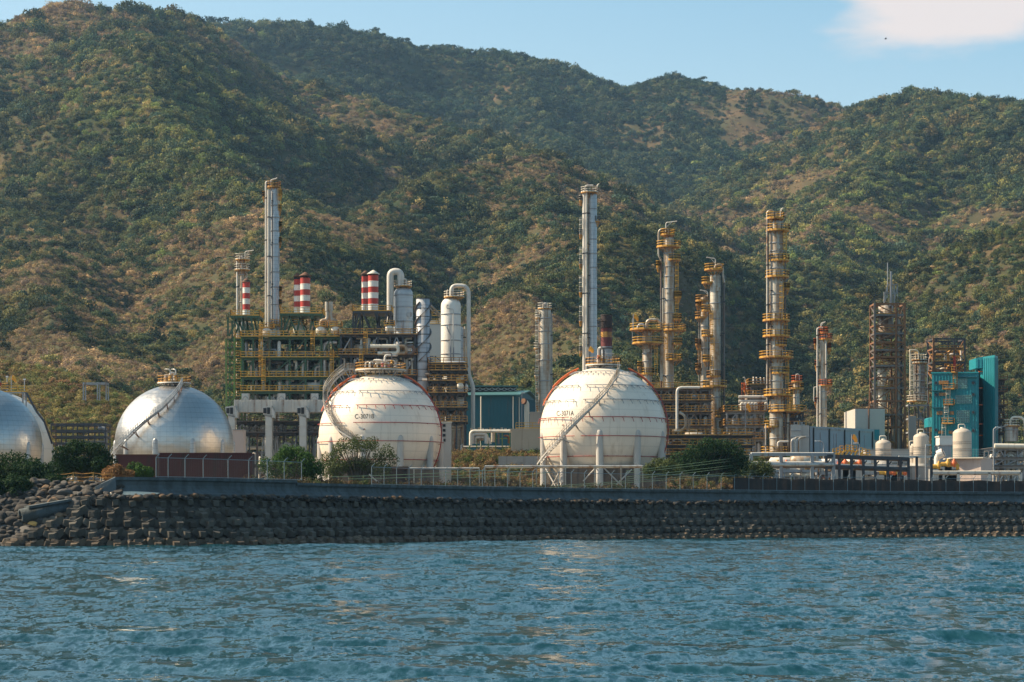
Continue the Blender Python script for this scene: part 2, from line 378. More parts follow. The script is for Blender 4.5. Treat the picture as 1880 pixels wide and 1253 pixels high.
def veg_color_nodes(m):
    t = m.node_tree; N = t.nodes; L = t.links; p = N['Principled BSDF']; p.inputs['Roughness'].default_value = .95; p.inputs['Specular IOR Level'].default_value = .1
    g = N.new('ShaderNodeNewGeometry'); n = N.new('ShaderNodeTexNoise'); n.inputs['Scale'].default_value = .012; n.inputs['Detail'].default_value = 9; n.inputs['Roughness'].default_value = .65
    L.new(g.outputs['Position'], n.inputs[0]); r = N.new('ShaderNodeValToRGB'); L.new(n.outputs['Fac'], r.inputs[0]); e = r.color_ramp.elements
    e[0].position = .36; e[0].color = (.035, .05, .02, 1); e[1].position = .66; e[1].color = (.12, .078, .042, 1)
    x = r.color_ramp.elements.new(.5); x.color = (.07, .062, .03, 1); L.new(r.outputs[0], p.inputs['Base Color'])
veg_color_nodes(terr_m)
u = np.linspace(-.40, .40, 520); yy = 470*(3900/470)**np.linspace(0, 1, 450)
U, YY = np.meshgrid(u, yy); TX = U*YY; TZ = terrain_h(TX, YY)
hills = grid_mesh('hills', TX, YY, TZ, terr_m); tag(hills, kind='structure')
# visibility on the grid, per view column
el = (TZ-CAMZ)/YY; run = np.maximum.accumulate(el, 0); VIS = (el >= run-.004)
def tsample(uu, y):
    fi = np.log(y/470)/math.log(3900/470)*449; fj = (uu+.40)/.80*519
    i = np.clip(fi.astype(int), 0, 448); j = np.clip(fj.astype(int), 0, 518); a = fi-i; b = fj-j
    z = (TZ[i, j]*(1-a)*(1-b)+TZ[i+1, j]*a*(1-b)+TZ[i, j+1]*(1-a)*b+TZ[i+1, j+1]*a*b)
    return z, VIS[i, j] | VIS[i+1, j]
# ---------------- forest: leafy crowns scattered over the hills ----------------
def leafmat(name, attr=True, col=(.05, .08, .02), obj_var=False, trans=.25):
    m = bpy.data.materials.new(name); m.use_nodes = True; t = m.node_tree; N = t.nodes; L = t.links
    p = N['Principled BSDF']; p.inputs['Roughness'].default_value = .75; p.inputs['Specular IOR Level'].default_value = .15
    at_ = N.new('ShaderNodeAttribute'); at_.attribute_name = 'shade'
    mul = N.new('ShaderNodeMix'); mul.data_type = 'RGBA'; mul.blend_type = 'MULTIPLY'; mul.inputs[0].default_value = 1
    if attr:
        a = N.new('ShaderNodeAttribute'); a.attribute_type = 'INSTANCER'; a.attribute_name = 'tint'; L.new(a.outputs['Color'], mul.inputs[6])
    else: mul.inputs[6].default_value = (*col, 1)
    L.new(at_.outputs['Fac'], mul.inputs[7]); L.new(mul.outputs[2], p.inputs['Base Color'])
    if trans:
        tr = N.new('ShaderNodeBsdfTranslucent'); L.new(mul.outputs[2], tr.inputs[0])
        ms = N.new('ShaderNodeMixShader'); ms.inputs[0].default_value = trans
        L.new(p.outputs[0], ms.inputs[1]); L.new(tr.outputs[0], ms.inputs[2]); L.new(ms.outputs[0], N['Material Output'].inputs[0])
    return m
def leaf_cloud(name, centres, radii, n, size, m, rs, flat=1.0, trunk=None, twig=0, link=False):
    """many small leaf quads on the surface and in the body of several lobes; 'shade' = natural leaf-to-leaf colour difference"""
    C = np.array(centres); R = np.array(radii); w = R**2/np.sum(R**2); k = rs.choice(len(C), n, p=w)
    d = rs.normal(size=(n, 3)); d /= np.linalg.norm(d, axis=1)[:, None]
    rad = R[k]*(.55+.5*rs.rand(n)**.6); P = C[k]+d*rad[:, None]*np.array([1, 1, flat])
    nrm = d+rs.normal(size=(n, 3))*.55; nrm /= np.linalg.norm(nrm, axis=1)[:, None]
    t = np.cross(nrm, rs.normal(size=(n, 3))); t /= np.linalg.norm(t, axis=1)[:, None]; b = np.cross(nrm, t)
    s = size*(.6+.8*rs.rand(n))[:, None]
    V = np.stack([P-t*s, P-b*s*.55, P+t*s, P+b*s*.55], 1).reshape(-1, 3)
    sh = np.repeat(.72+.56*rs.rand(n), 4); F_ = np.arange(4*n).reshape(n, 4).tolist(); V = V.tolist(); mi = [0]*n
    if trunk:
        q = MB()
        for a_, b_, r0, r1 in trunk: q.tube([a_, (Vector(a_)+Vector(b_))/2+Vector((rs.rand()-.5, rs.rand()-.5, 0))*r0*2, b_], 0, 6, rs=[r0, (r0+r1)/2, r1])
        o = len(V); V += q.v; F_ += [tuple(i+o for i in f) for f in q.f]; mi += [1]*len(q.f); sh = np.concatenate([sh, np.ones(len(q.v))])
    me = bpy.data.meshes.new(name); me.from_pydata(V, [], F_); me.materials.append(m)
    if trunk: me.materials.append(MT('bark'))
    me.polygons.foreach_set('material_index', mi)
    at_ = me.attributes.new('shade', 'FLOAT', 'POINT'); at_.data.foreach_set('value', sh.astype(np.float32))
    me.update(); return me
fm = leafmat('forest_leaf'); rs = np.random.RandomState(4)
variants = []
for v in range(7):
    if v < 4:   # round broadleaf crown, lobed
        cs_ = [(0, 0, .55)]+[(.42*math.cos(a), .42*math.sin(a), .45+.3*rs.rand()) for a in rs.rand(5)*6.28]+[(.15, -.1, .9)]
        rr_ = [.5]+[.26+.14*rs.rand() for _ in range(5)]+[.3]; n, sz, fl = 330, .085, .85
    elif v < 6:  # sparse dry bush
        cs_ = [(.4*math.cos(a), .4*math.sin(a), .3+.35*rs.rand()) for a in rs.rand(6)*6.28]; rr_ = [.32]*6; n, sz, fl = 210, .075, 1
    else:        # umbrella crown, wide and flat
        cs_ = [(.5*math.cos(a), .5*math.sin(a), .75+.1*rs.rand()) for a in rs.rand(7)*6.28]+[(0, 0, .8)]; rr_ = [.35]*8; n, sz, fl = 300, .08, .45
    me = leaf_cloud('crown_mesh', cs_, rr_, n, sz, fm, rs, fl)
    variants.append(bpy.data.objects.new('crown', me))
VC = bpy.data.collections.new('crowns')
for i, o in enumerate(variants): o.name = 'crown_%d' % i; VC.objects.link(o)
def scatter(name, P, scale, tint, var, label, cat):
    n = len(P); me = bpy.data.meshes.new(name); me.vertices.add(n); me.vertices.foreach_set('co', P.astype(np.float32).ravel())
    for nm, ty, dat in (('sc', 'FLOAT_VECTOR', scale), ('rz', 'FLOAT_VECTOR', np.stack([np.zeros(n), np.zeros(n), rs.rand(n)*6.28], -1)), ('tint', 'FLOAT_COLOR', tint), ('vr', 'INT', var)):
        a = me.attributes.new(nm, ty, 'POINT'); key = {'FLOAT_VECTOR': 'vector', 'FLOAT_COLOR': 'color', 'INT': 'value'}[ty]
        a.data.foreach_set(key, np.asarray(dat, dtype=np.int32 if ty == 'INT' else np.float32).ravel())
    o = bpy.data.objects.new(name, me); COL.objects.link(o)
    ng = bpy.data.node_groups.new(name+'_nodes', 'GeometryNodeTree')
    ng.interface.new_socket('Geometry', in_out='INPUT', socket_type='NodeSocketGeometry'); ng.interface.new_socket('Geometry', in_out='OUTPUT', socket_type='NodeSocketGeometry')
    gi = ng.nodes.new('NodeGroupInput'); go = ng.nodes.new('NodeGroupOutput')
    ip = ng.nodes.new('GeometryNodeInstanceOnPoints'); ci = ng.nodes.new('GeometryNodeCollectionInfo'); ci.inputs[0].default_value = VC
    ci.inputs['Separate Children'].default_value = True; ci.inputs['Reset Children'].default_value = True
    ip.inputs['Pick Instance'].default_value = True
    def na(nm, ty):
        a = ng.nodes.new('GeometryNodeInputNamedAttribute'); a.data_type = ty; a.inputs[0].default_value = nm; return a.outputs[0]
    ng.links.new(gi.outputs[0], ip.inputs['Points']); ng.links.new(ci.outputs[0], ip.inputs['Instance'])
    ng.links.new(na('vr', 'INT'), ip.inputs['Instance Index']); ng.links.new(na('rz', 'FLOAT_VECTOR'), ip.inputs['Rotation']); ng.links.new(na('sc', 'FLOAT_VECTOR'), ip.inputs['Scale'])
    ng.links.new(ip.outputs[0], go.inputs[0])
    md = o.modifiers.new('scatter', 'NODES'); md.node_group = ng
    tag(o, label, cat, kind='stuff'); return o
N0 = 330000
# even on the screen and finer near the eye
uu = rs.uniform(-.30, .30, N0); ty = 480*(3300/480)**rs.rand(N0)
tz, vis = tsample(uu, ty); tx = uu*ty
keep = vis & (tz > GZ+2.0); uu, ty, tz, tx = [a[keep] for a in (uu, ty, tz, tx)]
dry = fbm(tx/150, ty/150, 77, 5, .62); dry2 = fbm(tx/28, ty/28, 91, 3); elev = tz
px_ = tx/ty*F+940; py_ = HZ-(tz-CAMZ)/ty*F
# which slopes are dry scrub and which are green wood; lit and shaded slopes are toned here too
D = dry*1.5+dry2*.75-.66
D += .22*np.exp(-((px_-80)/260)**2-((py_-60)/70)**2)
D += .15*np.exp(-((px_-160)/300)**2-((py_-560)/150)**2)
D += .15*np.exp(-((px_-1420)/260)**2-((py_-590)/110)**2)
D += .13*np.exp(-((px_-900)/330)**2-((py_-410)/120)**2)
D -= .26*np.exp(-((px_-380)/230)**2-((py_-260)/130)**2)
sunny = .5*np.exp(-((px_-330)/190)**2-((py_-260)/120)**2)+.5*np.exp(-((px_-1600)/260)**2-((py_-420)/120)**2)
D -= .55*(ty > 2150)*(px_ < 1330)*(py_ > 50)
D += .30*np.exp(-((px_-1230)/90)**2-((py_-185)/45)**2)
D -= .22*(px_ > 1560)*(py_ < 330)
D += .12*np.exp(-((px_-1500)/260)**2-((py_-430)/80)**2)
D += .9*((ty < 665) & (px_ < 330))
D += .10*np.exp(-((px_-1000)/90)**2-((py_-520)/110)**2)
rnd = rs.rand(len(tx)); isdry = (D+.62*(rnd-.5)) > .52
mid = np.abs(D-.50) < .12
n = len(tx); base = np.empty((n, 3))
greens = np.array([(.030, .055, .024), (.052, .072, .027), (.080, .092, .034), (.12, .125, .042), (.036, .062, .036), (.17, .15, .05)])
browns = np.array([(.17, .118, .066), (.24, .165, .085), (.125, .088, .062), (.15, .13, .055), (.30, .205, .10), (.10, .092, .045)])
gi_ = rs.choice(6, n, p=[.26, .26, .2, .1, .13, .05]); bi = rs.choice(6, n, p=[.26, .18, .22, .2, .05, .09])
base[:] = greens[gi_]; base[isdry] = browns[bi[isdry]]; far_ = (ty > 2300) & (px_ < 1400) & ~isdry; base[far_] *= np.array([.62, .78, .95]); lit_crown = (rs.rand(n) < sunny) & ~isdry; base[lit_crown] = np.array([(.10, .135, .035), (.14, .15, .04), (.085, .12, .04)])[rs.randint(0, 3, lit_crown.sum())]  # sun put into brighter tints; far crowns darkened and blued for shade and haze
hl = (ty < 665) & (px_ < 340); base[hl] = np.array([(.13, .12, .04), (.15, .10, .048), (.09, .105, .032), (.17, .14, .05)])[rs.randint(0, 4, hl.sum())]
base[~isdry] *= np.array([1.06, .93, .98])
base *= 1.7*(.6+.8*rs.rand(n))[:, None]*(.7+.6*fbm(tx/60, ty/60, 8, 3))[:, None]
sz = np.where(isdry, 2.1+2.3*rs.rand(n), 2.8+4.4*rs.rand(n)**1.9)*np.clip(ty/1500, .62, 1.25)*(.5+1.05*fbm(tx/85, ty/85, 121, 4))*(.8+.45*vn(tx/25, ty/25, 5))
big = rs.rand(n) < .05; sz[big] *= 1.55; base[big & ~isdry] *= .6
small = (ty < 665) & (px_ < 340); sz[small] = 1.1+1.2*rs.rand(small.sum())
# thin out: the chance grows with the ground area one crown covers
area = (ty**2/F**2)*F*0+1
p_ = np.clip((ty/1500)**.3*.85, 0, 1); p_[small] = 1; k2 = rs.rand(n) < p_

var = np.where(isdry, rs.choice([4, 5, 4, 5, 1], n), rs.choice([0, 1, 2, 3, 6], n))
SCL = np.stack([sz, sz, sz*np.where(isdry, .8, 1.0)*(.85+.4*rs.rand(n))], -1)
P = np.stack([tx, ty, tz-sz*.25], -1)
T4 = np.concatenate([base, np.ones((n, 1))], 1)
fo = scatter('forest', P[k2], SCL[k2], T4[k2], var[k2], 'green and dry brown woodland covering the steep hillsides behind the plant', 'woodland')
print('forest instances', int(k2.sum()))
# ---------------- shoreline ----------------
SHORE = [(-200, 238), (0, 238), (100, 238.5), (200, 239.5), (300, 242), (400, 246.5), (500, 253), (600, 262), (700, 273), (800, 285), (1000, 306), (1200, 324), (1500, 345), (1880, 364), (2150, 376)]
SP = [Vector((PX(p, y), y, 0)) for p, y in SHORE]
def smooth_poly(P, it=3):
    for _ in range(it):
        Q = [P[0]]
        for a, b in zip(P[:-1], P[1:]): Q += [a.lerp(b, .25), a.lerp(b, .75)]
        P = Q+[P[-1]]
    return P
SP = smooth_poly(SP, 3)
def path_sampler(P):
    L_ = [0]
    for a, b in zip(P[:-1], P[1:]): L_.append(L_[-1]+(b-a).length)
    L_ = np.array(L_); XY = np.array([(p.x, p.y) for p in P])
    def f(s):
        x = np.interp(s, L_, XY[:, 0]); y = np.interp(s, L_, XY[:, 1])
        x2 = np.interp(s+.5, L_, XY[:, 0]); y2 = np.interp(s+.5, L_, XY[:, 1]); x0 = np.interp(s-.5, L_, XY[:, 0]); y0 = np.interp(s-.5, L_, XY[:, 1])
        d = Vector((x2-x0, y2-y0, 0)).normalized(); return Vector((x, y, 0)), d, Vector((-d.y, d.x, 0))
    return f, L_[-1], lambda x: float(np.interp(x, XY[:, 0], L_))
shore, SLEN, s_at_x = path_sampler(SP)
def s_at_px(px):
    best = None
    for s in np.arange(0, SLEN, .5):
        p, _, _ = shore(s); q = p.x/p.y*F+940
        if best is None or abs(q-px) < best[0]: best = (abs(q-px), s)
    return best[1]
# ---------------- water ----------------
wm = bpy.data.materials.new('sea_water'); wm.use_nodes = True
t = wm.node_tree; N = t.nodes; L = t.links; p = N['Principled BSDF']
p.inputs['Base Color'].default_value = (.005, .040, .055, 1); p.inputs['Roughness'].default_value = .11; p.inputs['IOR'].default_value = 1.33; p.inputs['Specular IOR Level'].default_value = .5
g = N.new('ShaderNodeNewGeometry')
def wnoise(sc, det, rough=.6):
    m_ = N.new('ShaderNodeMapping'); m_.inputs['Scale'].default_value = sc; L.new(g.outputs['Position'], m_.inputs[0])
    n = N.new('ShaderNodeTexNoise'); n.inputs['Scale'].default_value = 1; n.inputs['Detail'].default_value = det; n.inputs['Roughness'].default_value = rough; L.new(m_.outputs[0], n.inputs[0]); return n.outputs['Fac']
def slope(sc, det, rough, k, off=0.0):
    m_ = N.new('ShaderNodeMapping'); m_.inputs['Scale'].default_value = sc; m_.inputs['Location'].default_value = (off, off, 0); L.new(g.outputs['Position'], m_.inputs[0])
    n = N.new('ShaderNodeTexNoise'); n.inputs['Scale'].default_value = 1; n.inputs['Detail'].default_value = det; n.inputs['Roughness'].default_value = rough; L.new(m_.outputs[0], n.inputs[0])
    a = N.new('ShaderNodeVectorMath'); a.operation = 'SUBTRACT'; L.new(n.outputs['Color'], a.inputs[0]); a.inputs[1].default_value = (.5, .5, .5)
    b = N.new('ShaderNodeVectorMath'); b.operation = 'MULTIPLY'; L.new(a.outputs[0], b.inputs[0]); b.inputs[1].default_value = (k*.7, k, 0); return b.outputs[0]
def vadd(a, b):
    n = N.new('ShaderNodeVectorMath'); n.operation = 'ADD'; L.new(a, n.inputs[0]); L.new(b, n.inputs[1]); return n.outputs[0]
sl_ = vadd(vadd(slope((.35, .16, 1), 3, .5, .45), slope((1.6, .7, 1), 4, .65, 1.2, 7)), slope((6, 3.2, 1), 3, .6, 1.0, 3))
nn_ = N.new('ShaderNodeVectorMath'); nn_.operation = 'NORMALIZE'; L.new(vadd(g.outputs['Normal'], sl_), nn_.inputs[0]); L.new(nn_.outputs[0], p.inputs['Normal'])
wu = np.linspace(-.44, .44, 640); wy = 9*(430/9)**np.linspace(0, 1, 1150)
WU, WY = np.meshgrid(wu, wy); WX = WU*WY; WZ = np.zeros_like(WX); wr = np.random.RandomState(9)
for i in range(70):
    lam = .7*(9/.7)**(i/69); th = math.radians(80)+wr.normal()*.42; k = 2*math.pi/lam
    amp = .0056*lam**.75; ph = wr.rand()*6.28
    cell = np.maximum(WY*.0035, WY*.0014); att = np.clip(1.6-cell/lam*2.6, 0, 1)
    q = np.cos(k*(WX*math.cos(th)+WY*math.sin(th))+ph+1.3*vn(WX/lam/5, WY/lam/5, i)); WZ += amp*att*(q+.25*q*q)
WZ *= .55+1.1*fbm(WX/14, WY/22, 3, 4)**1.5
sea = grid_mesh('sea', WX, WY, WZ, wm); tag(sea, kind='structure')
q = MB(); q.add([(-4000, -3000, -.7), (4000, -3000, -.7), (4000, 700, -.7), (-4000, 700, -.7)], [(0, 1, 2, 3)])
o = q.build('sea', wm); tag(o, kind='structure')
# ---------------- embankment, ground, seawall ----------------
def strip(prof_fn, s0, s1, n, name, m, kind=None):
    q = MB(); k = None; rows = []
    for i in range(n+1):
        s = s0+(s1-s0)*i/n; p, d, nn = shore(s); pr = prof_fn(s); k = len(pr)
        rows += [(p.x+nn.x*o, p.y+nn.y*o, z) for o, z in pr]
    fs = [(i*k+j, (i+1)*k+j, (i+1)*k+j+1, i*k+j+1) for i in range(n) for j in range(k-1)]
    q.add(rows, fs); return q
rr = random.Random(3)
S_L = s_at_px(196)
q = strip(lambda s: [(-3, -2.5), (0, -.35), (2, 1.6), (5.0, 5.0), (7.0, 5.45), (9, GZ)] if s > S_L else [(-3, -2.5), (0, -.7), (3, 1.8), (5.8, 4.1), (6.95, 5.2), (9, 5.55)], 0, SLEN, 160, '', None)
o = q.build('embankment', 'rock'); tag(o, kind='structure')
pts = []
for i in range(81):
    p, d, nn = shore(SLEN*i/80); pts.append((p.x+nn.x*6.9, p.y+nn.y*6.9))
X0, X1 = pts[0][0], pts[-1][0]
q = MB(); vs = [(x, y, GZ) for x, y in pts]+[(x*720/y if 0 else x+ (x-5)*.9, 720, GZ) for x, y in pts]; n = len(pts)
q.add(vs, [(i, i+1, n+i+1, n+i) for i in range(n-1)])
q.add([(X0, pts[0][1], GZ), (-500, 245, GZ), (-500, 720, GZ), (vs[n][0], 720, GZ)], [(0, 3, 2, 1)])
q.add([(X1, pts[-1][1], GZ), (600, 440, GZ), (600, 720, GZ), (vs[-1][0], 720, GZ)], [(0, 1, 2, 3)])
tag(q.build('ground', 'ground'), kind='structure')
def terrace_z(x, y):
    px = x/y*F+940; w = np.clip((px-470)/60, 0, 1); a = np.clip((y-421-14*np.exp(-((px-698)/110)**2)*0)/34, 0, 1); b = np.clip((y-462)/40, 0, 1)
    a = a*a*(3-2*a); b = b*b*(3-2*b)
    return GZ+.006+w*a*9.0+(1-w)*b*7.0+(w*a+(1-w)*b)*(fbm(x/9, y/9, 44, 4)-.5)*1.6
tu = np.linspace(-.27, .27, 220); tY = np.linspace(419, 700, 120); TU, TYY = np.meshgrid(tu, tY)
tag(grid_mesh('terrace', TU*TYY, TYY, terrace_z(TU*TYY, TYY), MT('ground')), kind='structure')
def wallprof(top):
    return lambda s: [(5.2, 5.35), (5.25, 5.62), (5.8, 5.78), (6.22, 6.15), (6.40, 6.55), (6.36, top-.46), (6.16, top-.32), (6.12, top-.30), (6.12, top), (6.78, top), (6.78, 5.3)]
sA, sB = s_at_px(236), s_at_px(627)
q = strip(wallprof(7.42), sA, sB, 50, '', None)
p, d, nn = shore(sA)
def endcap(q, s, top):
    p, d, nn = shore(s); pr = wallprof(top)(s); q.add([(p.x+nn.x*o, p.y+nn.y*o, z) for o, z in pr], [tuple(range(len(pr)))])
endcap(q, sA, 7.42); endcap(q, sB, 7.42)
# sloping wing at the left end
p0, d, nn = shore(sA); pw, dw, nw = shore(s_at_px(188))
q.add([(p0.x+nn.x*6.12, p0.y+nn.y*6.12, 7.40), (p0.x+nn.x*6.75, p0.y+nn.y*6.75, 7.40), (pw.x+nw.x*7.2, pw.y+nw.y*7.2, 6.35), (pw.x+nw.x*6.4, pw.y+nw.y*6.4, 6.35),
       (p0.x+nn.x*5.6, p0.y+nn.y*5.6, 5.4), (p0.x+nn.x*6.75, p0.y+nn.y*6.75, 5.4), (pw.x+nw.x*7.2, pw.y+nw.y*7.2, 5.2), (pw.x+nw.x*6.0, pw.y+nw.y*6.0, 5.2)],
      [(0, 1, 2, 3), (0, 3, 7, 4), (3, 2, 6, 7), (2, 1, 5, 6)])
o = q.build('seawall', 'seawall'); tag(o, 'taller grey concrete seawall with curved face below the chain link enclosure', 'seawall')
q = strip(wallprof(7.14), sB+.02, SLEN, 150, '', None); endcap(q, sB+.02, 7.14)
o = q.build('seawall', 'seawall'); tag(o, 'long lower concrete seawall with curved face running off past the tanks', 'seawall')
# sand on the toe at the left end, colour raised to stand for sunlight
q = MB(); vs = []
for i in range(17):
    s = s_at_px(218)+(s_at_px(345)-s_at_px(218))*i/16; p, d, nn = shore(s); w = .62*math.sin(math.pi*min(1, (i+1.2)/17))**.6
    for o_, z in ((5.1, 5.48), (5.22, 5.66), (5.28+w, 5.70+w*.28)): vs.append((p.x+nn.x*o_, p.y+nn.y*o_, z))
q.add(vs, [(i*3+j, (i+1)*3+j, (i+1)*3+j+1, i*3+j+1) for i in range(16) for j in range(2)])
tag(q.build('sand', 'sand'), 'pale sand drifted on the seawall toe', 'sand', kind='stuff')
# ---------------- armour units ----------------
def block_mesh(seed):
    r = random.Random(seed); q = MB()
    def leg(d, l, w0, w1, roll=0):
        d = Vector(d).normalized(); u = d.cross(Vector((0, 0, 1)))
        if u.length < .05: u = Vector((1, 0, 0))
        u.normalize(); v = u.cross(d); vs = []
        for t, w in ((0, w0), (l*.62, (w0*.35+w1*.65)), (l, w1), (l+.08, w1*.82)):
            for i, j in ((-1, -1), (1, -1), (1, 1), (-1, 1)): vs.append(d*t+u*i*w/2+v*j*w/2)
        fs = [(12, 13, 14, 15)]
        for k in range(3):
            for i in range(4): fs.append((k*4+i, k*4+(i+1) % 4, k*4+4+(i+1) % 4, k*4+4+i))
        q.add([tuple(x) for x in vs], fs)
    leg((-.28, -1, -.02), 1.0, .95, .68); leg((-1, .05, .40), 1.08, .95, .62); leg((1, .25, .50), 1.12, .95, .60)
    leg((0, .35, -1), .8, 1.0, .75); leg((0, .5, .9), .72, .9, .7)
    return q
bm_ = [block_mesh(i) for i in range(1)]
proto = {}
for key in ('block', 'blockwet'):
    o = bm_[0].build('armour_unit', key); proto[key] = o.data; bpy.data.objects.remove(o)
ROWL = ['in the waterline row of the revetment, stained brown', 'in the second row above the water on the stepped revetment', 'in the middle row of the stepped revetment', 'in the fourth row up the stepped revetment', 'in the top row of the revetment under loose rocks']
starts = [24, 62, 98, 138, 160]
blocks = []
for row in range(5):
    s = s_at_px(starts[row])+(0 if row % 2 else .0); k = 0
    z = .12+row*1.10; off = .3+row*1.18
    while s < SLEN-3:
        p, d, nn = shore(s); f = min(1, max(0, (s-25)/60)); yaw = math.atan2(d.y, d.x)
        sc = 1.0-.10*f
        blocks.append((p.y, p+nn*(off+rr.uniform(-.16, .16))+Vector((0, 0, z+rr.uniform(-.12, .12))), yaw+rr.uniform(-.2, .2)-.25*f, sc, row)); s += 2.14*(1-.13*f)*(1+rr.uniform(-.02, .02))
blocks.sort(key=lambda b: b[0])
rest = MB(); base = bm_[0]
for i, (_, c, yaw, sc, row) in enumerate(blocks):
    if i < 300:
        o = bpy.data.objects.new('armour_unit', proto['blockwet' if row == 0 else 'block']); COL.objects.link(o)
        o.location = c; o.rotation_euler = (rr.uniform(-.17, .17), rr.uniform(-.15, .15), yaw); o.scale = (sc,)*3
        tag(o, 'concrete armour unit '+ROWL[row], 'armour unit', 'armour units '+ROWL[row].split(',')[0])
    else:
        R = Matrix.Rotation(yaw, 3, 'Z') @ Matrix.Rotation(rr.uniform(-.18, .18), 3, 'X') @ Matrix.Rotation(rr.uniform(-.16, .16), 3, 'Y'); rest.m = 1 if row == 0 else 0
        rest.add([R @ (Vector(v)*sc)+c for v in base.v], base.f)
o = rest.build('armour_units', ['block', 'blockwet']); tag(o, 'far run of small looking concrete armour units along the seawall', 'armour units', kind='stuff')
# ---------------- rocks ----------------
def rock_mesh(seed, m):
    import bmesh
    r = np.random.RandomState(seed); b = bmesh.new(); bmesh.ops.create_icosphere(b, subdivisions=3, radius=1)
    pl = [(lambda v: v/np.linalg.norm(v))(r.normal(size=3)) for _ in range(9)]; hh = .62+.3*r.rand(9)
    for v in b.verts:
        c = np.array(v.co)
        for n_, h in zip(pl, hh):
            e = c.dot(n_)-h
            if e > 0: c = c-n_*e*.97
        v.co = c*np.array([1.15, .9, .68])
    me = bpy.data.meshes.new('rock'); b.to_mesh(me); b.free(); me.materials.append(MT(m))
    me.polygons.foreach_set('use_smooth', np.ones(len(me.polygons), dtype=bool)); return me
RM = {m: [rock_mesh(i+10*j, m) for i in range(5)] for j, m in enumerate(('rock', 'rock2', 'rock3', 'rock4'))}
def slope_pt(px, py):
    Y = 240
    for _ in range(12):
        z = CAMZ+(HZ-py)*Y/F; Y = 238.6+max(z, -.2)*1.25
    return Vector((PX(px, Y), Y, z))
placed = []
special = [(412/4.0+0, 0)]
def put_rock(px, py, r, m, label, group):
    c = slope_pt(px, py)
    o = bpy.data.objects.new('boulder', rr.choice(RM[m])); COL.objects.link(o); o.location = c
    o.rotation_euler = (rr.uniform(-.35, .35), rr.uniform(-.35, .35), rr.uniform(0, 6.28)); o.scale = (r*rr.uniform(.9, 1.2), r*rr.uniform(.85, 1.1), r*rr.uniform(.8, 1.15))
    tag(o, label, 'boulder', group); placed.append((px, py, r*17))
put_rock(131, 930, 1.25, 'rock2', 'largest dark grey boulder beside the end of the block rows', None)
put_rock(157, 932, .8, 'rock2', 'angular pale grey boulder next to the second row of blocks', None)
put_rock(100, 923, .85, 'rock3', 'tan boulder standing above the concrete outfall pipe', None)
put_rock(60, 965, .75, 'rock4', 'bright ochre boulder just under the outfall pipe', None)
put_rock(122, 946, .6, 'rock3', 'rusty tan boulder below the largest boulder', None)
put_rock(253, 915, .62, 'rock3', 'pale tan rock at the foot of the seawall sand', None)
put_rock(96, 970, 1.0, 'rock2', 'rounded light grey boulder against the lower block rows', None)
put_rock(52, 977, 1.1, 'rock2', 'broad flat grey boulder near the water below the outfall', None)
bound = [(1003, 22), (985, 62), (966, 96), (946, 132), (926, 152), (905, 215), (885, 215)]
tries = 0
while tries < 20000 and len(placed) < 420:
    tries += 1; py = rr.uniform(886, 1004); px = rr.uniform(-70, 230)
    lim = np.interp(py, [b[0] for b in bound][::-1], [b[1] for b in bound][::-1])
    if px > lim+6 or (38 < px < 108 and 938 < py < 956): continue
    if px < 60 and py < 902: continue
    r = rr.uniform(.45, 1.05)*(1 if py > 900 else .75)
    if any((px-a)**2+((py-b)*1.5)**2 < ((c+r*17)*.5)**2 for a, b, c in placed): continue
    m = rr.choice(['rock']*5+['rock2']*3+['rock3'])
    nm = {'rock': 'dark boulder', 'rock2': 'grey boulder', 'rock3': 'brown boulder'}[m]
    put_rock(px, py, r, m, nm+' in the rock pile between the bushes and the water', nm+'s of the shore pile')
def merged_rocks(name, items, mats, label):
    q = MB()
    for c, r, mi, sd in items:
        me = RM['rock'][sd % 5]; R = Matrix.Rotation(sd*1.7, 3, 'Z') @ Matrix.Rotation(math.sin(sd)*.4, 3, 'X'); q.m = mi
        q.add([R @ (v.co*r)+c for v in me.vertices], [tuple(p.vertices) for p in me.polygons], True)
    return tag(q.build(name, mats), label, 'rubble', kind='stuff')
items = []
s = s_at_px(212)
while s < SLEN-2:
    p, d, nn = shore(s)
    for _ in range(2): items.append((p+nn*rr.uniform(4.3, 5.3)+Vector((0, 0, rr.uniform(5.0, 5.5))), rr.uniform(.22, .5), rr.choice([0, 0, 0, 1, 1, 2]), rr.randint(0, 99)))
    s += .55
s = 0
while s < s_at_px(240):
    p, d, nn = shore(s)
    for _ in range(9): o_ = rr.uniform(.2, 8); items.append((p+nn*o_+Vector((0, 0, min(5.6, o_*.8-.1))), rr.uniform(.3, .65), rr.choice([0, 0, 1]), rr.randint(0, 99)))
    s += .7
s = 0
while s < SLEN-2:
    p, d, nn = shore(s); items.append((p+nn*rr.uniform(-.9, -.1)+Vector((0, 0, rr.uniform(-.2, .05))), rr.uniform(.2, .45), 3, rr.randint(0, 99))); s += 1.1
RM['wet'] = 0
merged_rocks('rubble', items, ['rock', 'rock2', 'rock3', 'blockwet'], 'loose dark rubble between the blocks and the seawall')
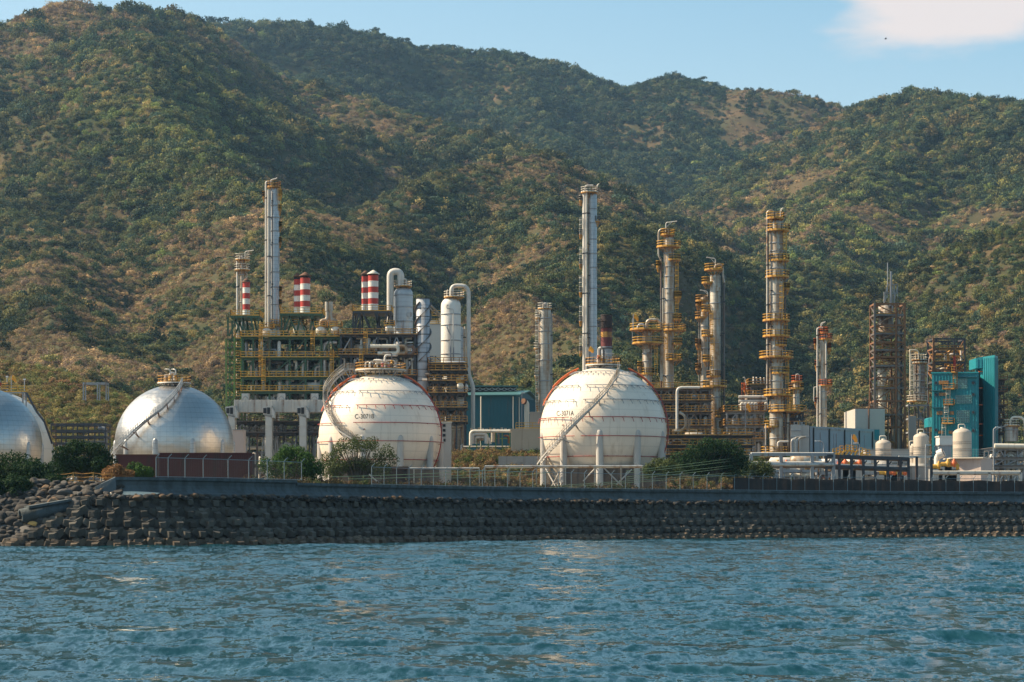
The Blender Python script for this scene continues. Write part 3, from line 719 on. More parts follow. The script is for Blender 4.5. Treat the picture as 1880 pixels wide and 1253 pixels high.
# outfall pipe
a = slope_pt(42, 951)+Vector((0, -1.2, .2)); b = slope_pt(128, 938)+Vector((0, .5, .4))
t_ = thing('outfall_pipe', 'concrete outfall pipe lying among the left boulders', 'pipe', a)
q = MB(); dd = (b-a).normalized(); sd = dd.cross(Vector((0, 0, 1))).normalized(); up = sd.cross(dd); prof = []
for (ra, rb) in ((.68, .68),):
    n = 20; vs = []
    for c_, r_ in ((a, .50), (a, .72), (b, .72), (b, .5)):
        for j in range(n): an = 6.2832*j/n; vs.append(c_+sd*math.cos(an)*r_+up*math.sin(an)*r_)
    fs = [(k*n+j, k*n+(j+1) % n, (k+1)*n+(j+1) % n, (k+1)*n+j) for k in range(3) for j in range(n)]+[(3*n+j, 3*n+(j+1) % n, (j+1) % n, j) for j in range(n)]
    q.add(vs, fs, True)
q.build('barrel', 'seawall', t_)
q = MB(); q.bar(a+dd*.8+up*.75, b+up*.75, 1.75, .25); q.build('cover_slab', 'seawall', t_)
# ---------------- fences on the seawall ----------------
def chain_fence(name, label, plist, h, arm=True, mesh=True, group=None, bottom=True, post=.07):
    r = thing(name, label, 'fence', plist[0], group)
    for p in plist:
        q = MB(); q.tube([p, p+Vector((0, 0, h))], post/2*1.3, 6)
        if arm: q.bar(p+Vector((0, 0, h)), p+Vector((.38, .1, h+.42)), post)
        q.build('post', 'wire', r)
    q = MB()
    for a_, b_ in zip(plist[:-1], plist[1:]):
        q.bar(a_+Vector((0, 0, h-.03)), b_+Vector((0, 0, h-.03)), .06)
    q.build('top_rail', 'wire', r)
    if bottom:
        q = MB()
        for a_, b_ in zip(plist[:-1], plist[1:]): q.bar(a_+Vector((0, 0, .08)), b_+Vector((0, 0, .08)), .06)
        q.build('bottom_rail', 'wire', r)
    if mesh:
        q = MB()
        for a_, b_ in zip(plist[:-1], plist[1:]):
            L_ = (b_-a_).length; k = int((L_+h)/.28); dd = (b_-a_)/L_
            for i in range(k):
                t0 = i*.28
                for sg in (1, -1):
                    x0, z0 = (t0, 0) if t0 < L_ else (L_, t0-L_)
                    x1, z1 = (t0-h, h) if t0 > h else (0, t0)
                    if sg < 0: x0, x1 = L_-x0, L_-x1
                    q.bar(a_+dd*x0+Vector((0, 0, z0)), a_+dd*x1+Vector((0, 0, z1)), .006)
        q.build('mesh', 'dark', r)
    return r
def wall_pt(px, top, off=6.45):
    s = s_at_px(px)
    for _ in range(4):
        p, d, nn = shore(s); c = p+nn*off; e = c.x/c.y*F+940-px; s -= e*.1
    return Vector((c.x, c.y, top))
chain_fence('chain_link_fence', 'grey chain link enclosure fence in front of the dark red container', [wall_pt(x, 7.42) for x in (286.5, 308.6, 339.6, 373, 418.8, 456.8, 490.8, 522, 554)], 2.15)
pp = []; s = s_at_px(767)
while True:
    p, d, nn = shore(s); c = p+nn*6.45
    if c.x/c.y*F+940 > 1960: break
    pp.append(Vector((c.x, c.y, 7.14))); s += 2.7
chain_fence('chain_link_fence', 'long grey chain link fence along the lower seawall before the spheres', pp, 2.2)
# dark wind netting behind the right run
q = MB(); v_ = []; s = s_at_px(1405); k = 0
while s < SLEN-1:
    p, d, nn = shore(s); c = p+nn*6.70; hh = 1.85+.1*math.sin(k*1.3); v_ += [(c.x, c.y, 7.0), (c.x, c.y, 7.14+hh), (c.x+nn.x*.03, c.y+nn.y*.03, 7.14+hh), (c.x+nn.x*.03, c.y+nn.y*.03, 7.0)]; s += 1.35; k += 1
q.add(v_, [(i*4+j, (i+1)*4+j, (i+1)*4+(j+1) % 4, i*4+(j+1) % 4) for i in range(k-1) for j in range(4)])
mat('wind_netting', (.05, .035, .03), rough=.95, var=.5, vs=1.5, rust=.6, rustc=(.11, .06, .04)); M['net'] = MATS['wind_netting']
tag(q.build('windbreak_netting', 'net'), 'dark brown windbreak netting behind the far chain link fence', 'netting')
# yellow barrier on the rocks
t_ = thing('barrier_rail', 'small sagging yellow safety barrier on top of the left rocks', 'barrier', at(100, 895, 249))
P_ = [at(x, y, 249.5) for x, y in ((100, 892), (135, 890), (171, 890), (206, 892))]
for i, p in enumerate(P_): q = MB(); q.bar(p, p+Vector((.05*(-1)**i, 0, 1.35)), .09); q.build('post', 'rustyellow', t_)
q = MB()
for h_ in (.45, .85, 1.25):
    for a_, b_ in zip(P_[:-1], P_[1:]):
        m_ = (a_+b_)/2+Vector((0, 0, h_-.1)); q.tube([a_+Vector((0, 0, h_)), m_, b_+Vector((0, 0, h_))], .035, 5)
q.build('rail', 'rustyellow', t_)
# ---------------- container ----------------
t_ = thing('shipping_container', 'dark red shipping container behind the seawall enclosure fence', 'container', (PX(372, 272), 272, GZ))
Yc = 272; x0, x1 = PX(214, Yc), PX(463, Yc); z0 = GZ; 
for (xa, xb, zt, nm) in ((PX(292, Yc), x1, PZ(832, Yc), 'body'),):
    q = MB(); q.bx(xa+.1, xb-.1, Yc+.1, Yc+2.3, z0, zt-.1); n = 40
    for i in range(n): x = xa+.15+(xb-xa-.3)*(i+.5)/n; q.bx(x-.07, x+.07, Yc+.04, Yc+.1, z0+.2, zt-.2)
    q.build(nm, 'container', t_)
    q = MB()
    for x in (xa, xa+(xb-xa)*.22, xa+(xb-xa)*.66, xb-.12): q.bx(x, x+.14, Yc, Yc+2.42, z0, zt-.12)
    q.bx(xa, xb, Yc-.02, Yc+.15, zt-.12, zt+.03); q.bx(xa, xb, Yc+2.3, Yc+2.45, zt-.12, zt+.03); q.build('frame', 'container', t_)
t_ = thing('shipping_container', 'low dark brown container roof at the left of the red one', 'container', (PX(250, 274), 274, GZ))
q = MB(); q.bx(PX(213, 274), PX(289, 274), 274, 276.4, z0, PZ(836, 274)); q.build('body', 'container', t_)
q = MB(); q.bx(PX(212, 274), PX(289.4, 274), 273.9, 276.5, PZ(836, 274)+.002, PZ(834.5, 274)); q.build('roof', 'rustcap', t_)
# ---------------- shrubs and small trees ----------------
LM = {}
def lm(nm, col):
    if nm not in LM: LM[nm] = leafmat(nm, False, col)
    return LM[nm]
def shrub(name, label, cat, px, ptop, pbot, Y, wpx, col, leaves, size, seed, lobes=10, trunk=True, group=None, airy=.30, depth=.6):
    r = np.random.RandomState(seed); s_ = Y/F; w = wpx*s_/2; zb = GZ if pbot is None else (PZ(pbot, Y) if Y < 249 else max(GZ-.3, PZ(pbot, Y))); h = PZ(ptop, Y)-zb
    base = Vector((PX(px, Y), Y, zb)); t_ = thing(name, label, cat, base, group)
    cs = []; rd = []
    for i in range(lobes):
        a = (i+.5)/lobes*2-1; x = w*a*.82+r.normal()*w*.08; top = h*(1-.42*abs(a)**2.2)*(.82+.18*r.rand())
        rdd = airy*min(w, h)*(.8+.5*r.rand()); cs.append((x, r.uniform(-1, 1)*w*depth*.6, max(rdd*.8, top-rdd))); rd.append(rdd)
        cs.append((x*.8+r.normal()*w*.1, r.uniform(-1, 1)*w*depth*.7, top*.45)); rd.append(rdd*1.15)
    me = leaf_cloud('foliage', cs, rd, leaves, size, lm('leaf_'+col[0], col[1]), r, 1.0)
    o = bpy.data.objects.new('foliage', me); COL.objects.link(o); o.parent = t_; ORG[o.name] = base
    if trunk:
        q = MB()
        for i in range(0, len(cs), 2):
            c = cs[i]; q.tube([base+Vector((c[0]*.08, 0, -.2)), base+Vector((c[0]*.35, c[1]*.3, h*.3)), base+Vector((c[0]*.9, c[1], c[2]*.9))], 0, 6, rs=[.10+.02*h, .07+.01*h, .03])
        q.build('trunk', 'bark', t_)
    return t_
DG = ('dark_green', (.018, .045, .012)); MG = ('mid_green', (.04, .09, .015)); BG = ('bright_green', (.065, .14, .02)); BR = ('dry_brown', (.24, .13, .055)); YB = ('straw', (.30, .21, .09)); OL = ('olive_green', (.075, .095, .03)); RB = ('red_brown', (.17, .085, .045))
shrub('bush', 'dark dense bush at the far left edge above the rocks', 'bush', 10, 826, 915, 252, 190, DG, 15000, .14, 1, 20, airy=.22)
shrub('bush', 'low dark bush hanging over the top of the boulder pile at the left edge', 'bush', 22, 868, 926, 246, 84, DG, 8000, .13, 11, 12, trunk=False, airy=.24)
shrub('bush', 'second dark bush, beside the left edge one and lower on the bank', 'bush', 72, 842, 912, 250, 110, DG, 9000, .15, 2, 9)
shrub('bush', 'round dark green bush between the two silver domes', 'bush', 152, 800, 885, 262, 118, DG, 12000, .13, 3, 15, airy=.22)
shrub('bush', 'dry brown bush tuft left of the container fence', 'bush', 214, 850, 882, 254, 56, BR, 4500, .11, 4, 7, trunk=False)
shrub('bush', 'low green bush right of the dry brown tuft', 'bush', 253, 846, 882, 256, 58, MG, 4500, .11, 5, 7, trunk=False)
shrub('bush', 'bright green bush behind the fence end, left of the C-3071B sphere', 'bush', 538, 812, 890, 282, 120, MG, 12000, .13, 6, 16, airy=.22)
shrub('small_tree', 'spreading fine leaved tree in front of the C-3071B sphere', 'tree', 655, 795, 893, 292, 150, OL, 9500, .115, 7, 22, airy=.15, depth=.45)
shrub('bush', 'wide dark green bush right of the C-3071A sphere', 'bush', 1308, 800, 880, 345, 140, DG, 15000, .15, 8, 20, airy=.22)
shrub('bush', 'low green scrub at the right foot of the C-3071A sphere', 'bush', 1215, 838, 880, 340, 76, OL, 4500, .14, 9, 8)
shrub('bush', 'low dark scrub under the pipe rack beside the wide bush', 'bush', 1390, 838, 880, 350, 70, OL, 3500, .14, 19, 8)
# weeds in the yard between the two white spheres and behind the fence
def weeds(name, label, boxes, n, seed, cols):
    r = np.random.RandomState(seed); P_ = []
    if not boxes:
        for i in range(n):
            p, d, nn = shore(r.uniform(s_at_px(610), SLEN-2)); c = p+nn*r.uniform(7.6, 13); P_.append(np.array([[c.x, c.y, GZ]]))
    for (xa, xb, Ya, Yb) in boxes or []:
        k = n//len(boxes); Y_ = r.uniform(Ya, Yb, k); X_ = (r.uniform(xa, xb, k)-940)*Y_/F; P_.append(np.stack([X_, Y_, np.where(Y_ > 420, terrace_z(X_, Y_), GZ)], -1))
    P_ = np.concatenate(P_); k = len(P_); s_ = .5+1.0*r.rand(k); c = np.array(cols)[r.randint(0, len(cols), k)]*(.6+.8*r.rand(k))[:, None]
    return scatter(name, P_, np.stack([s_, s_, s_*1.5], -1), np.concatenate([c, np.ones((k, 1))], 1), r.choice([4, 5, 1], k), label, 'weeds')
weeds('weeds', 'brown and green weeds in the yards around the spheres', [(800, 1000, 422, 452), (800, 1000, 425, 455), (800, 1000, 430, 470), (1180, 1560, 424, 450), (740, 1010, 325, 400), (420, 620, 300, 400), (1180, 1500, 375, 420)], 8200, 5, [(.20, .115, .055), (.26, .18, .075), (.09, .12, .03), (.15, .125, .045)])
weeds('scrub', 'low scrub, tinted dark to stand for shade, just behind the seawall fence', None, 3600, 6, [(.075, .06, .028), (.05, .065, .02), (.09, .06, .032)])  # scrub tints darkened to stand in for shade behind the fence
# ---------------- spherical tanks ----------------
def silver_mat():
    m = mat('polished_sheet_cladding', (.50, .485, .46), rough=.26, metal=1.0, var=.10, vs=.25, seam=.9, seamv=9.0)
    t = m.node_tree; N = t.nodes; L = t.links; p = N['Principled BSDF']
    tx = N.new('ShaderNodeTexCoord'); n = N.new('ShaderNodeTexNoise'); n.inputs['Scale'].default_value = .55; n.inputs['Detail'].default_value = 4
    L.new(tx.outputs['Object'], n.inputs[0]); b = N.new('ShaderNodeBump'); b.inputs['Distance'].default_value = .12; b.inputs['Strength'].default_value = 1
    L.new(n.outputs['Fac'], b.inputs['Height']); L.new(b.outputs[0], p.inputs['Normal'])
    n2 = N.new('ShaderNodeTexNoise'); n2.inputs['Scale'].default_value = .8; n2.inputs['Detail'].default_value = 5; L.new(tx.outputs['Object'], n2.inputs[0])
    r = N.new('ShaderNodeMapRange'); L.new(n2.outputs['Fac'], r.inputs[0]); r.inputs[3].default_value = .26; r.inputs[4].default_value = .50; L.new(r.outputs[0], p.inputs['Roughness'])
    return m
M['silver'] = silver_mat(); M['bund'] = mat('stained_bund', (.13, .095, .07), rough=.95, var=.5, vs=.5, rust=.6, rustc=(.05, .04, .035))
def sph(C, R, az, el, off=0.0):
    a = math.radians(az); e = math.radians(el); r = R+off
    return Vector((C[0]+r*math.cos(e)*math.cos(a), C[1]+r*math.cos(e)*math.sin(a), C[2]+r*math.sin(e)))
def lettering(txt, C, R, px, py, wpx, hpx, Y, parent, m='black', name='lettering', off=.035):
    cu = bpy.data.curves.new('txt', 'FONT'); cu.body = txt; cu.size = 1; cu.resolution_u = 6
    o = bpy.data.objects.new('txt', cu); SC.collection.objects.link(o); dg = bpy.context.evaluated_depsgraph_get(); dg.update()
    me = bpy.data.meshes.new_from_object(o.evaluated_get(dg)); bpy.data.objects.remove(o)
    import bmesh
    b = bmesh.new(); b.from_mesh(me); bmesh.ops.triangulate(b, faces=b.faces[:])
    for _ in range(2): bmesh.ops.subdivide_edges(b, edges=[e for e in b.edges if e.calc_length() > .25], cuts=1, use_grid_fill=False); bmesh.ops.triangulate(b, faces=b.faces[:])
    xs = [v.co.x for v in b.verts]; ys = [v.co.y for v in b.verts]; x0, x1, y0, y1 = min(xs), max(xs), min(ys), max(ys)
    W_, H_ = wpx*Y/F, hpx*Y/F; cx, cz = PX(px, Y)-W_/2, PZ(py, Y)-H_/2; O = ORG[parent.name]
    for v in b.verts:
        x = cx+(v.co.x-x0)/(x1-x0)*W_; z = cz+(v.co.y-y0)/(y1-y0)*H_
        y = C[1]-math.sqrt(max(0.1, (R+off)**2-(x-C[0])**2-(z-C[2])**2)) if R else C[1]
        v.co = Vector((x, y, z))-O
    me2 = bpy.data.meshes.new(name); b.to_mesh(me2); b.free(); me2.materials.append(MT(m))
    o = bpy.data.objects.new(name, me2); COL.objects.link(o); o.parent = parent; ORG[o.name] = O; return o
def diamond(C, R, px, py, s_, Y, parent):
    q = MB(); x0, z0 = PX(px, Y), PZ(py, Y); k = s_*Y/F
    for i, (dx, dz, mi) in enumerate(((0, .5, 0), (-.5, 0, 1), (.5, 0, 2), (0, -.5, 3))):
        cx, cz = x0+dx*k, z0+dz*k; q.m = mi; vs = []
        for a, b_ in ((0, -.5), (.5, 0), (0, .5), (-.5, 0)):
            x, z = cx+a*k*.94, cz+b_*k*.94; vs.append((x, C[1]-math.sqrt(max(.1, (R+.05)**2-(x-C[0])**2-(z-C[2])**2)), z))
        q.add(vs, [(0, 1, 2, 3)])
    return q.build('hazard_sign', ['red', 'navy', 'yellow', 'white'], parent)
def top_works(t_, C, R, rp, hz_, seed, rl='rustyellow', k=1.0):
    """round railed platform with valves and bent pipes on a sphere's crown"""
    z = C[2]+R+hz_; n = 20
    q = MB(); q.lathe((C[0], C[1], z-.18), [(rp-.0, 0), (rp, .16), (.3, .17)], 24); q.build('platform', 'pipew' if k else 'grey', t_)
    q = MB(); rail(q, [(C[0]+rp*.98*math.cos(a), C[1]+rp*.98*math.sin(a), z) for a in [6.2832*i/n for i in range(n)]], 1.15, True, sp=1.2, w=.09); q.build('railing', rl, t_)
    q = MB()
    for i in range(8): a = 6.2832*i/8; q.bar((C[0]+rp*.9*math.cos(a), C[1]+rp*.9*math.sin(a), z-.15), (C[0]+rp*.7*math.cos(a), C[1]+rp*.7*math.sin(a), C[2]+math.sqrt(max(0, R*R-(rp*.7)**2))-.1), .14)
    q.build('support', 'grey', t_)
    r = random.Random(seed)
    for i in range(7):
        x = C[0]+r.uniform(-.55, .6)*rp; y = C[1]+r.uniform(-.5, .3)*rp; h = r.uniform(1.2, 3.0)*k; x2 = C[0]+r.uniform(-.6, .7)*rp; y2 = y+r.uniform(-.6, .6)
        q = MB(); q.tube(elbow_path([(x, y, z-.6), (x, y, z+h), (x2, y2, z+h), (x2, y2, z+.1 if i % 2 else z+h+.01)], .5), r.uniform(.09, .2), 8); q.build('pipe', r.choice(['pipew', 'pipe', 'piped']), t_)
        q = MB(); q.lathe((x, y, z+h*.45), [(.1, -.3), (.3, -.28), (.3, -.2), (.18, -.15), (.18, .15), (.3, .2), (.3, .28), (.1, .3)], 10); q.tube([(x, y, z+h*.45), (x, y-.6, z+h*.45)], .05, 6); q.lathe((x, y-.6, z+h*.45-.02), [(.25, -.03), (.25, .03)], 10)
        q.build('valve', r.choice(['red', 'yellow', 'pipew', 'rustyellow']), t_)
def sphere_tank(label, px, py, Rpx, Y, silver=False, legaz=(), legtop=-.02, azr=None, ringsel=(), name='spherical_tank', stair=None, seed=1, letter=None, rp=3.2, group=None, riser=True, zoff=.9, rl='rustyellow'):
    R = Rpx*Y/F; C = Vector((PX(px, Y), Y, PZ(py, Y))); t_ = thing(name, label, 'storage tank', (C.x, C.y, GZ), group)
    q = MB(); n = 96; prof = [(max(1e-3, R*math.cos(math.radians(e))), C.z+R*math.sin(math.radians(e))) for e in np.linspace(-90, 90, 61)]
    # built about the sphere's own centre so that seams run true
    q.lathe((C.x, C.y, 0), prof, n, False); o = q.build('shell', 'silver' if silver else 'sphere', t_)
    for v in o.data.vertices: v.co.z += GZ-C.z
    o.location.z += C.z-GZ
    nl = 10
    for i in range(nl):
        az = (azr or 0)+i*360/nl; q = MB(); fx, fy = math.cos(math.radians(az)), math.sin(math.radians(az)); rr_ = .62
        x, y = C.x+fx*(R-.35), C.y+fy*(R-.35); zt = C.z+R*legtop
        q.tube([(x, y, GZ), (x, y, zt-.8)], rr_, 14); q.lathe((x, y, zt-.8), [(rr_, 0), (rr_*.92, .45), (rr_*.6, .8), (.05, 1.0)], 14, False)
        q.build('leg', 'leg' if not silver else 'galv', t_)
    nb = range(nl)
    q = MB()
    for i in nb:
        a0 = math.radians((azr or 0)+i*36); a1 = math.radians((azr or 0)+(i+1)*36)
        p0 = Vector((C.x+math.cos(a0)*(R-.35), C.y+math.sin(a0)*(R-.35), 0)); p1 = Vector((C.x+math.cos(a1)*(R-.35), C.y+math.sin(a1)*(R-.35), 0))
        q.tube([p0+Vector((0, 0, GZ+.3)), p1+Vector((0, 0, C.z-R*.55))], .13, 6); q.tube([p1+Vector((0, 0, GZ+.3)), p0+Vector((0, 0, C.z-R*.55))], .13, 6)
    q.build('cross_brace', 'leg', t_)
    for (pyr, col, segs, tick) in ringsel:
        e = math.degrees(math.asin(max(-.99, min(.99, (PZ(pyr, Y)-C.z)/R)))); q = MB()
        for a0, a1 in segs:
            m_ = max(6, int((a1-a0)/4)); P_ = [sph(C, R, a0+(a1-a0)*i/m_, e, .34) for i in range(m_+1)]; q.tube(P_, .065, 6)
            st = 9 if tick else 18
            for i in range(int((a1-a0)/st)+1):
                az = a0+i*st+2; q.tube([sph(C, R, az, e, .34), sph(C, R, az, e-.2, .02)], .05, 5)
                if tick: q.tube([sph(C, R, az, e, .34), sph(C, R, az+1.0, e-4.2, .42)], .055, 5)
        q.build('sprinkler_ring', col, t_)
    if riser:
        for az in riser:
            q = MB(); q.tube([sph(C, R, az, e, .42) for e in np.linspace(-52 if az > -90 and az < 90 else 22, 66, 40)], .11, 8)
            for e in range(-48 if -90 < az < 90 else 24, 40, 8): q.tube([sph(C, R, az, e, .4), sph(C, R, az-4.5, e-.5, .34)], .05, 5)
            q.build('riser_pipe', 'orange' if az > 90 or az < -90 else 'redpipe', t_)
            q = MB(); q.tube([sph(C, R, az, e, .62) for e in np.linspace(40, 68, 12)], .13, 8); q.build('header_pipe', 'orange', t_)
    top_works(t_, C, R, rp, zoff-.45, seed, rl)
    if stair:
        # stair wound round the shell: list of (azimuth, elevation, offset)
        pts = [sph(C, R, *k) if len(k) == 3 else Vector(k[:3]) for k in stair]; fine = []
        for a, b in zip(stair[:-1], stair[1:]):
            for i in range(8): fine.append(sph(C, R, *[a[j]+(b[j]-a[j])*i/8 for j in range(3)]))
        fine.append(pts[-1]); wv = []
        for i, p in enumerate(fine):
            rad = (p-C); rad.z = 0; rad.normalize(); wv.append((p, p+rad*.75))
        for sd_, nm in ((0, 'stringer'), (1, 'stringer')):
            q = MB()
            for i in range(len(fine)-1): q.bar(wv[i][sd_], wv[i+1][sd_], .08, .26)
            q.build(nm, 'grey' if silver else 'leg', t_)
        q = MB()
        for i in range(len(fine)-1):
            (a0, a1), (b0, b1) = wv[i], wv[i+1]; L_ = (b0-a0).length; k = max(1, int(abs(b0.z-a0.z)/.22))
            for j in range(k): f = (j+.5)/k; q.bar(a0.lerp(b0, f), a1.lerp(b1, f), .26, .05)
        q.build('tread', 'grey', t_)
        for sd_ in (0, 1):
            q = MB(); U_ = Vector((0, 0, 1))
            for i in range(len(fine)-1):
                for h_ in (1.05, .55): q.bar(wv[i][sd_]+U_*h_, wv[i+1][sd_]+U_*h_, .045)
                q.bar(wv[i][sd_], wv[i][sd_]+U_*1.05, .06)
            q.build('handrail', 'clad' if not silver else 'galv', t_)
        q = MB()
        for i in range(4, len(fine)-1, 6):
            b_ = fine[i]; c_ = C+(b_-C).normalized()*R; q.bar(b_, c_-Vector((0, 0, .9)), .13); q.bar(wv[i][1], c_-Vector((0, 0, .9)), .11)
        q.build('bracket', 'rust' if silver else 'grey', t_)
    return t_, C, R
# ring azimuths: -90 faces the water, 180 is left
def segs(a, b): return [(-178, a), (b, 2), (30, 150)]
ra = [(688, 'grey', [(-180, 180)], True), (714, 'grey', segs(-122, -113), True), (740, 'grey', segs(-121, -112), True), (771, 'redpipe', segs(-124, -113), True), (804, 'redpipe', segs(-118, -112), False), (839, 'redpipe', [(-180, 180)], False)]
def spath(pts, cx, cy, Rp, Y):
    out = []
    for px, py, off in pts:
        R = Rp*Y/F; r = R+off; x = (px-cx)*Y/F*.985; z = (cy-py)*Y/F*.985; y = -math.sqrt(max(.01, r*r-x*x-z*z)); out.append((math.degrees(math.atan2(y, x)), math.degrees(math.asin(max(-1, min(1, z/math.sqrt(x*x+y*y+z*z))))), max(off, math.sqrt(x*x+y*y+z*z)-R)))
    return out
tA, CA, RA = sphere_tank('white spherical tank lettered C-3071A with a straight stair across its front', 1107.5, 790.7, 115.9, 402.6, legaz=(), azr=-95.5, ringsel=ra, riser=(-12, 188), seed=3,
    stair=spath([(990, 856, 3.6), (1020, 820, 2.6), (1053, 784, 1.4), (1085, 752, .7), (1107, 728, .6), (1121, 706, .6), (1130, 692, .7), (1132, 678, 1.0)], 1107.5, 790.7, 115.9, 402.6), rp=3.1)
lettering('C-3071A', CA, RA, 1038, 758, 31, 9.5, 402.6*.975, tA)
diamond(CA, RA, 1034, 780.5, 2.4, 402.6*.975, tA)
rb = [(680+21, 'grey', segs(-119, -111), True), (724, 'grey', segs(-121, -114), True), (750, 'redpipe', segs(-121, -112), True), (781, 'redpipe', segs(-123, -112), False), (813, 'redpipe', [(-180, 180)], False), (845, 'redpipe', [(-180, 180)], False)]
tB, CB, RB_ = sphere_tank('white spherical tank lettered C-3071B with a curved stair on its left side', 698.6, 800.5, 113, 412.7, azr=-104, ringsel=rb, riser=(-16, 190), seed=5,
    stair=spath([(664, 822, .7), (653, 808, .6), (630, 793, .6), (614, 768, .6), (604, 741, .8), (602, 724, 1.3), (609, 708, 1.6), (624, 689, 1.9), (640, 677, 2.2), (652, 677, 1.6)], 698.6, 800.5, 113, 412.7), rp=4.6, zoff=1.25)
lettering('C-3071B', CB, RB_, 669, 764.5, 36, 8.5, 412.7*.975, tB)
diamond(CB, RB_, 669, 789.5, 2.6, 412.7*.975, tB)
tS, CS, RS = sphere_tank('polished silver domed tank with a stair crossing it, behind the red container', 320, 815.4, 108, 425, silver=True, azr=-100, seed=7, riser=None, name='domed_tank', legtop=.06,
    stair=spath([(222, 840, 2.2), (257, 804, 1.2), (288, 775, .6), (312, 756, .6), (328, 736, .6), (337, 718, .6), (339, 705, .9)], 320, 815.4, 108, 425), rp=3.1)
tS2, _, _ = sphere_tank('dark silver domed tank cut by the left picture edge', -32, 820, 108, 428, silver=True, azr=-100, seed=8, riser=None, name='domed_tank', legtop=.06, rp=3.1)
tS3, CW, RW = sphere_tank('pale tank dome showing as a rim behind the leftmost silver one', -13, 826, 108, 452, azr=-100, seed=9, riser=None, name='domed_tank', legtop=.06, rp=3.0)
for nm, xa, xb, Yw, yt in (('stained dark bund wall under the C-3071A sphere', 1036, 1222, 393.1, 857), ('stained dark bund wall under the C-3071B sphere', 604, 806, 403.4, 862)):
    t_ = thing('bund_wall', nm, 'wall', (PX((xa+xb)/2, Yw), Yw, GZ)); q = MB(); q.bx(PX(xa, Yw), PX(xb, Yw), Yw, Yw+.35, GZ, PZ(yt, Yw)); q.build('wall', 'bund', t_)
    q = MB(); q.bx(PX(xa, Yw)-.1, PX(xb, Yw)+.1, Yw-.1, Yw+.45, PZ(yt, Yw)+.002, PZ(yt, Yw)+.22); q.build('coping', 'concrete', t_)
# gangway and stair beside the left dome
Yg = 440
t_ = thing('access_stair', 'yellow railed gangway with a long stair beside the left domes', 'stair', at(62, 800, Yg))
q = MB(); q.bx(PX(2, Yg), PX(48, Yg), Yg, Yg+1.2, PZ(722, Yg), PZ(720, Yg)); q.build('deck', 'grey', t_)
q = MB(); rail(q, [at(2, 720, Yg), at(48, 720, Yg)], 1.15, w=.14); q.build('railing', 'yellow', t_)
q = MB(); q.bar(at(48, 721, Yg), at(68, 757, Yg), .9, .3); q.bar(at(68, 757, Yg), at(82, 775, Yg), .9, .3); q.bar(at(82, 775, Yg), at(96, 815, Yg), .9, .3); q.build('flight', 'dark', t_)
q = MB()
for a_, b_ in ((at(48, 721, Yg), at(68, 757, Yg)), (at(68, 757, Yg), at(82, 775, Yg)), (at(82, 775, Yg), at(96, 815, Yg))):
    rail(q, [a_, b_], 1.1, w=.09, kick=False)
q.build('handrail', 'yellow', t_)
q = MB()
for x in (20, 42, 48): q.bar(at(x, 722, Yg), (PX(x, Yg), Yg, GZ), .25)
q.build('post', 'grey', t_)
# ---------------- process columns ----------------
def davit(q, p, h, reach, r=.10):
    q.tube(elbow_path([p, p+Vector((0, 0, h)), p+Vector((reach, -.3, h+.25))], .35), r, 6); q.bar(p+Vector((0, 0, h*.5)), p+Vector((reach*.55, -.2, h+.1)), .09)
def platform(t_, Y, cxs, py, xl, xr, m='yellow', yo=0.0, dk='rustyellow', segs_n=16, rh=1.15, rsh=None):
    s_ = Y/F; r = (xr-xl)*s_/2; c = Vector((PX((xl+xr)/2, Y), Y+yo, PZ(py, Y)))
    q = MB(); q.lathe((c.x, c.y, c.z-.16), [(.1, 0), (r, 0), (r, .2), (.1, .2)], segs_n, False, math.pi/segs_n, False)
    for i in range(5):
        a = -math.pi*(.12+.76*i/4); q.bar((c.x+r*.93*math.cos(a), c.y+r*.93*math.sin(a), c.z-.1), (c.x+r*.35*math.cos(a), c.y+r*.35*math.sin(a), c.z-1.2), .10)
    d = q.build('platform', dk, t_)
    q = MB(); rail(q, [(c.x+r*.98*math.cos(a), c.y+r*.98*math.sin(a), c.z+.04) for a in [2*math.pi*(i+.5)/segs_n for i in range(segs_n)]], rh, True, sp=1.6, w=.10)
    o = q.build('railing', m, d); return d
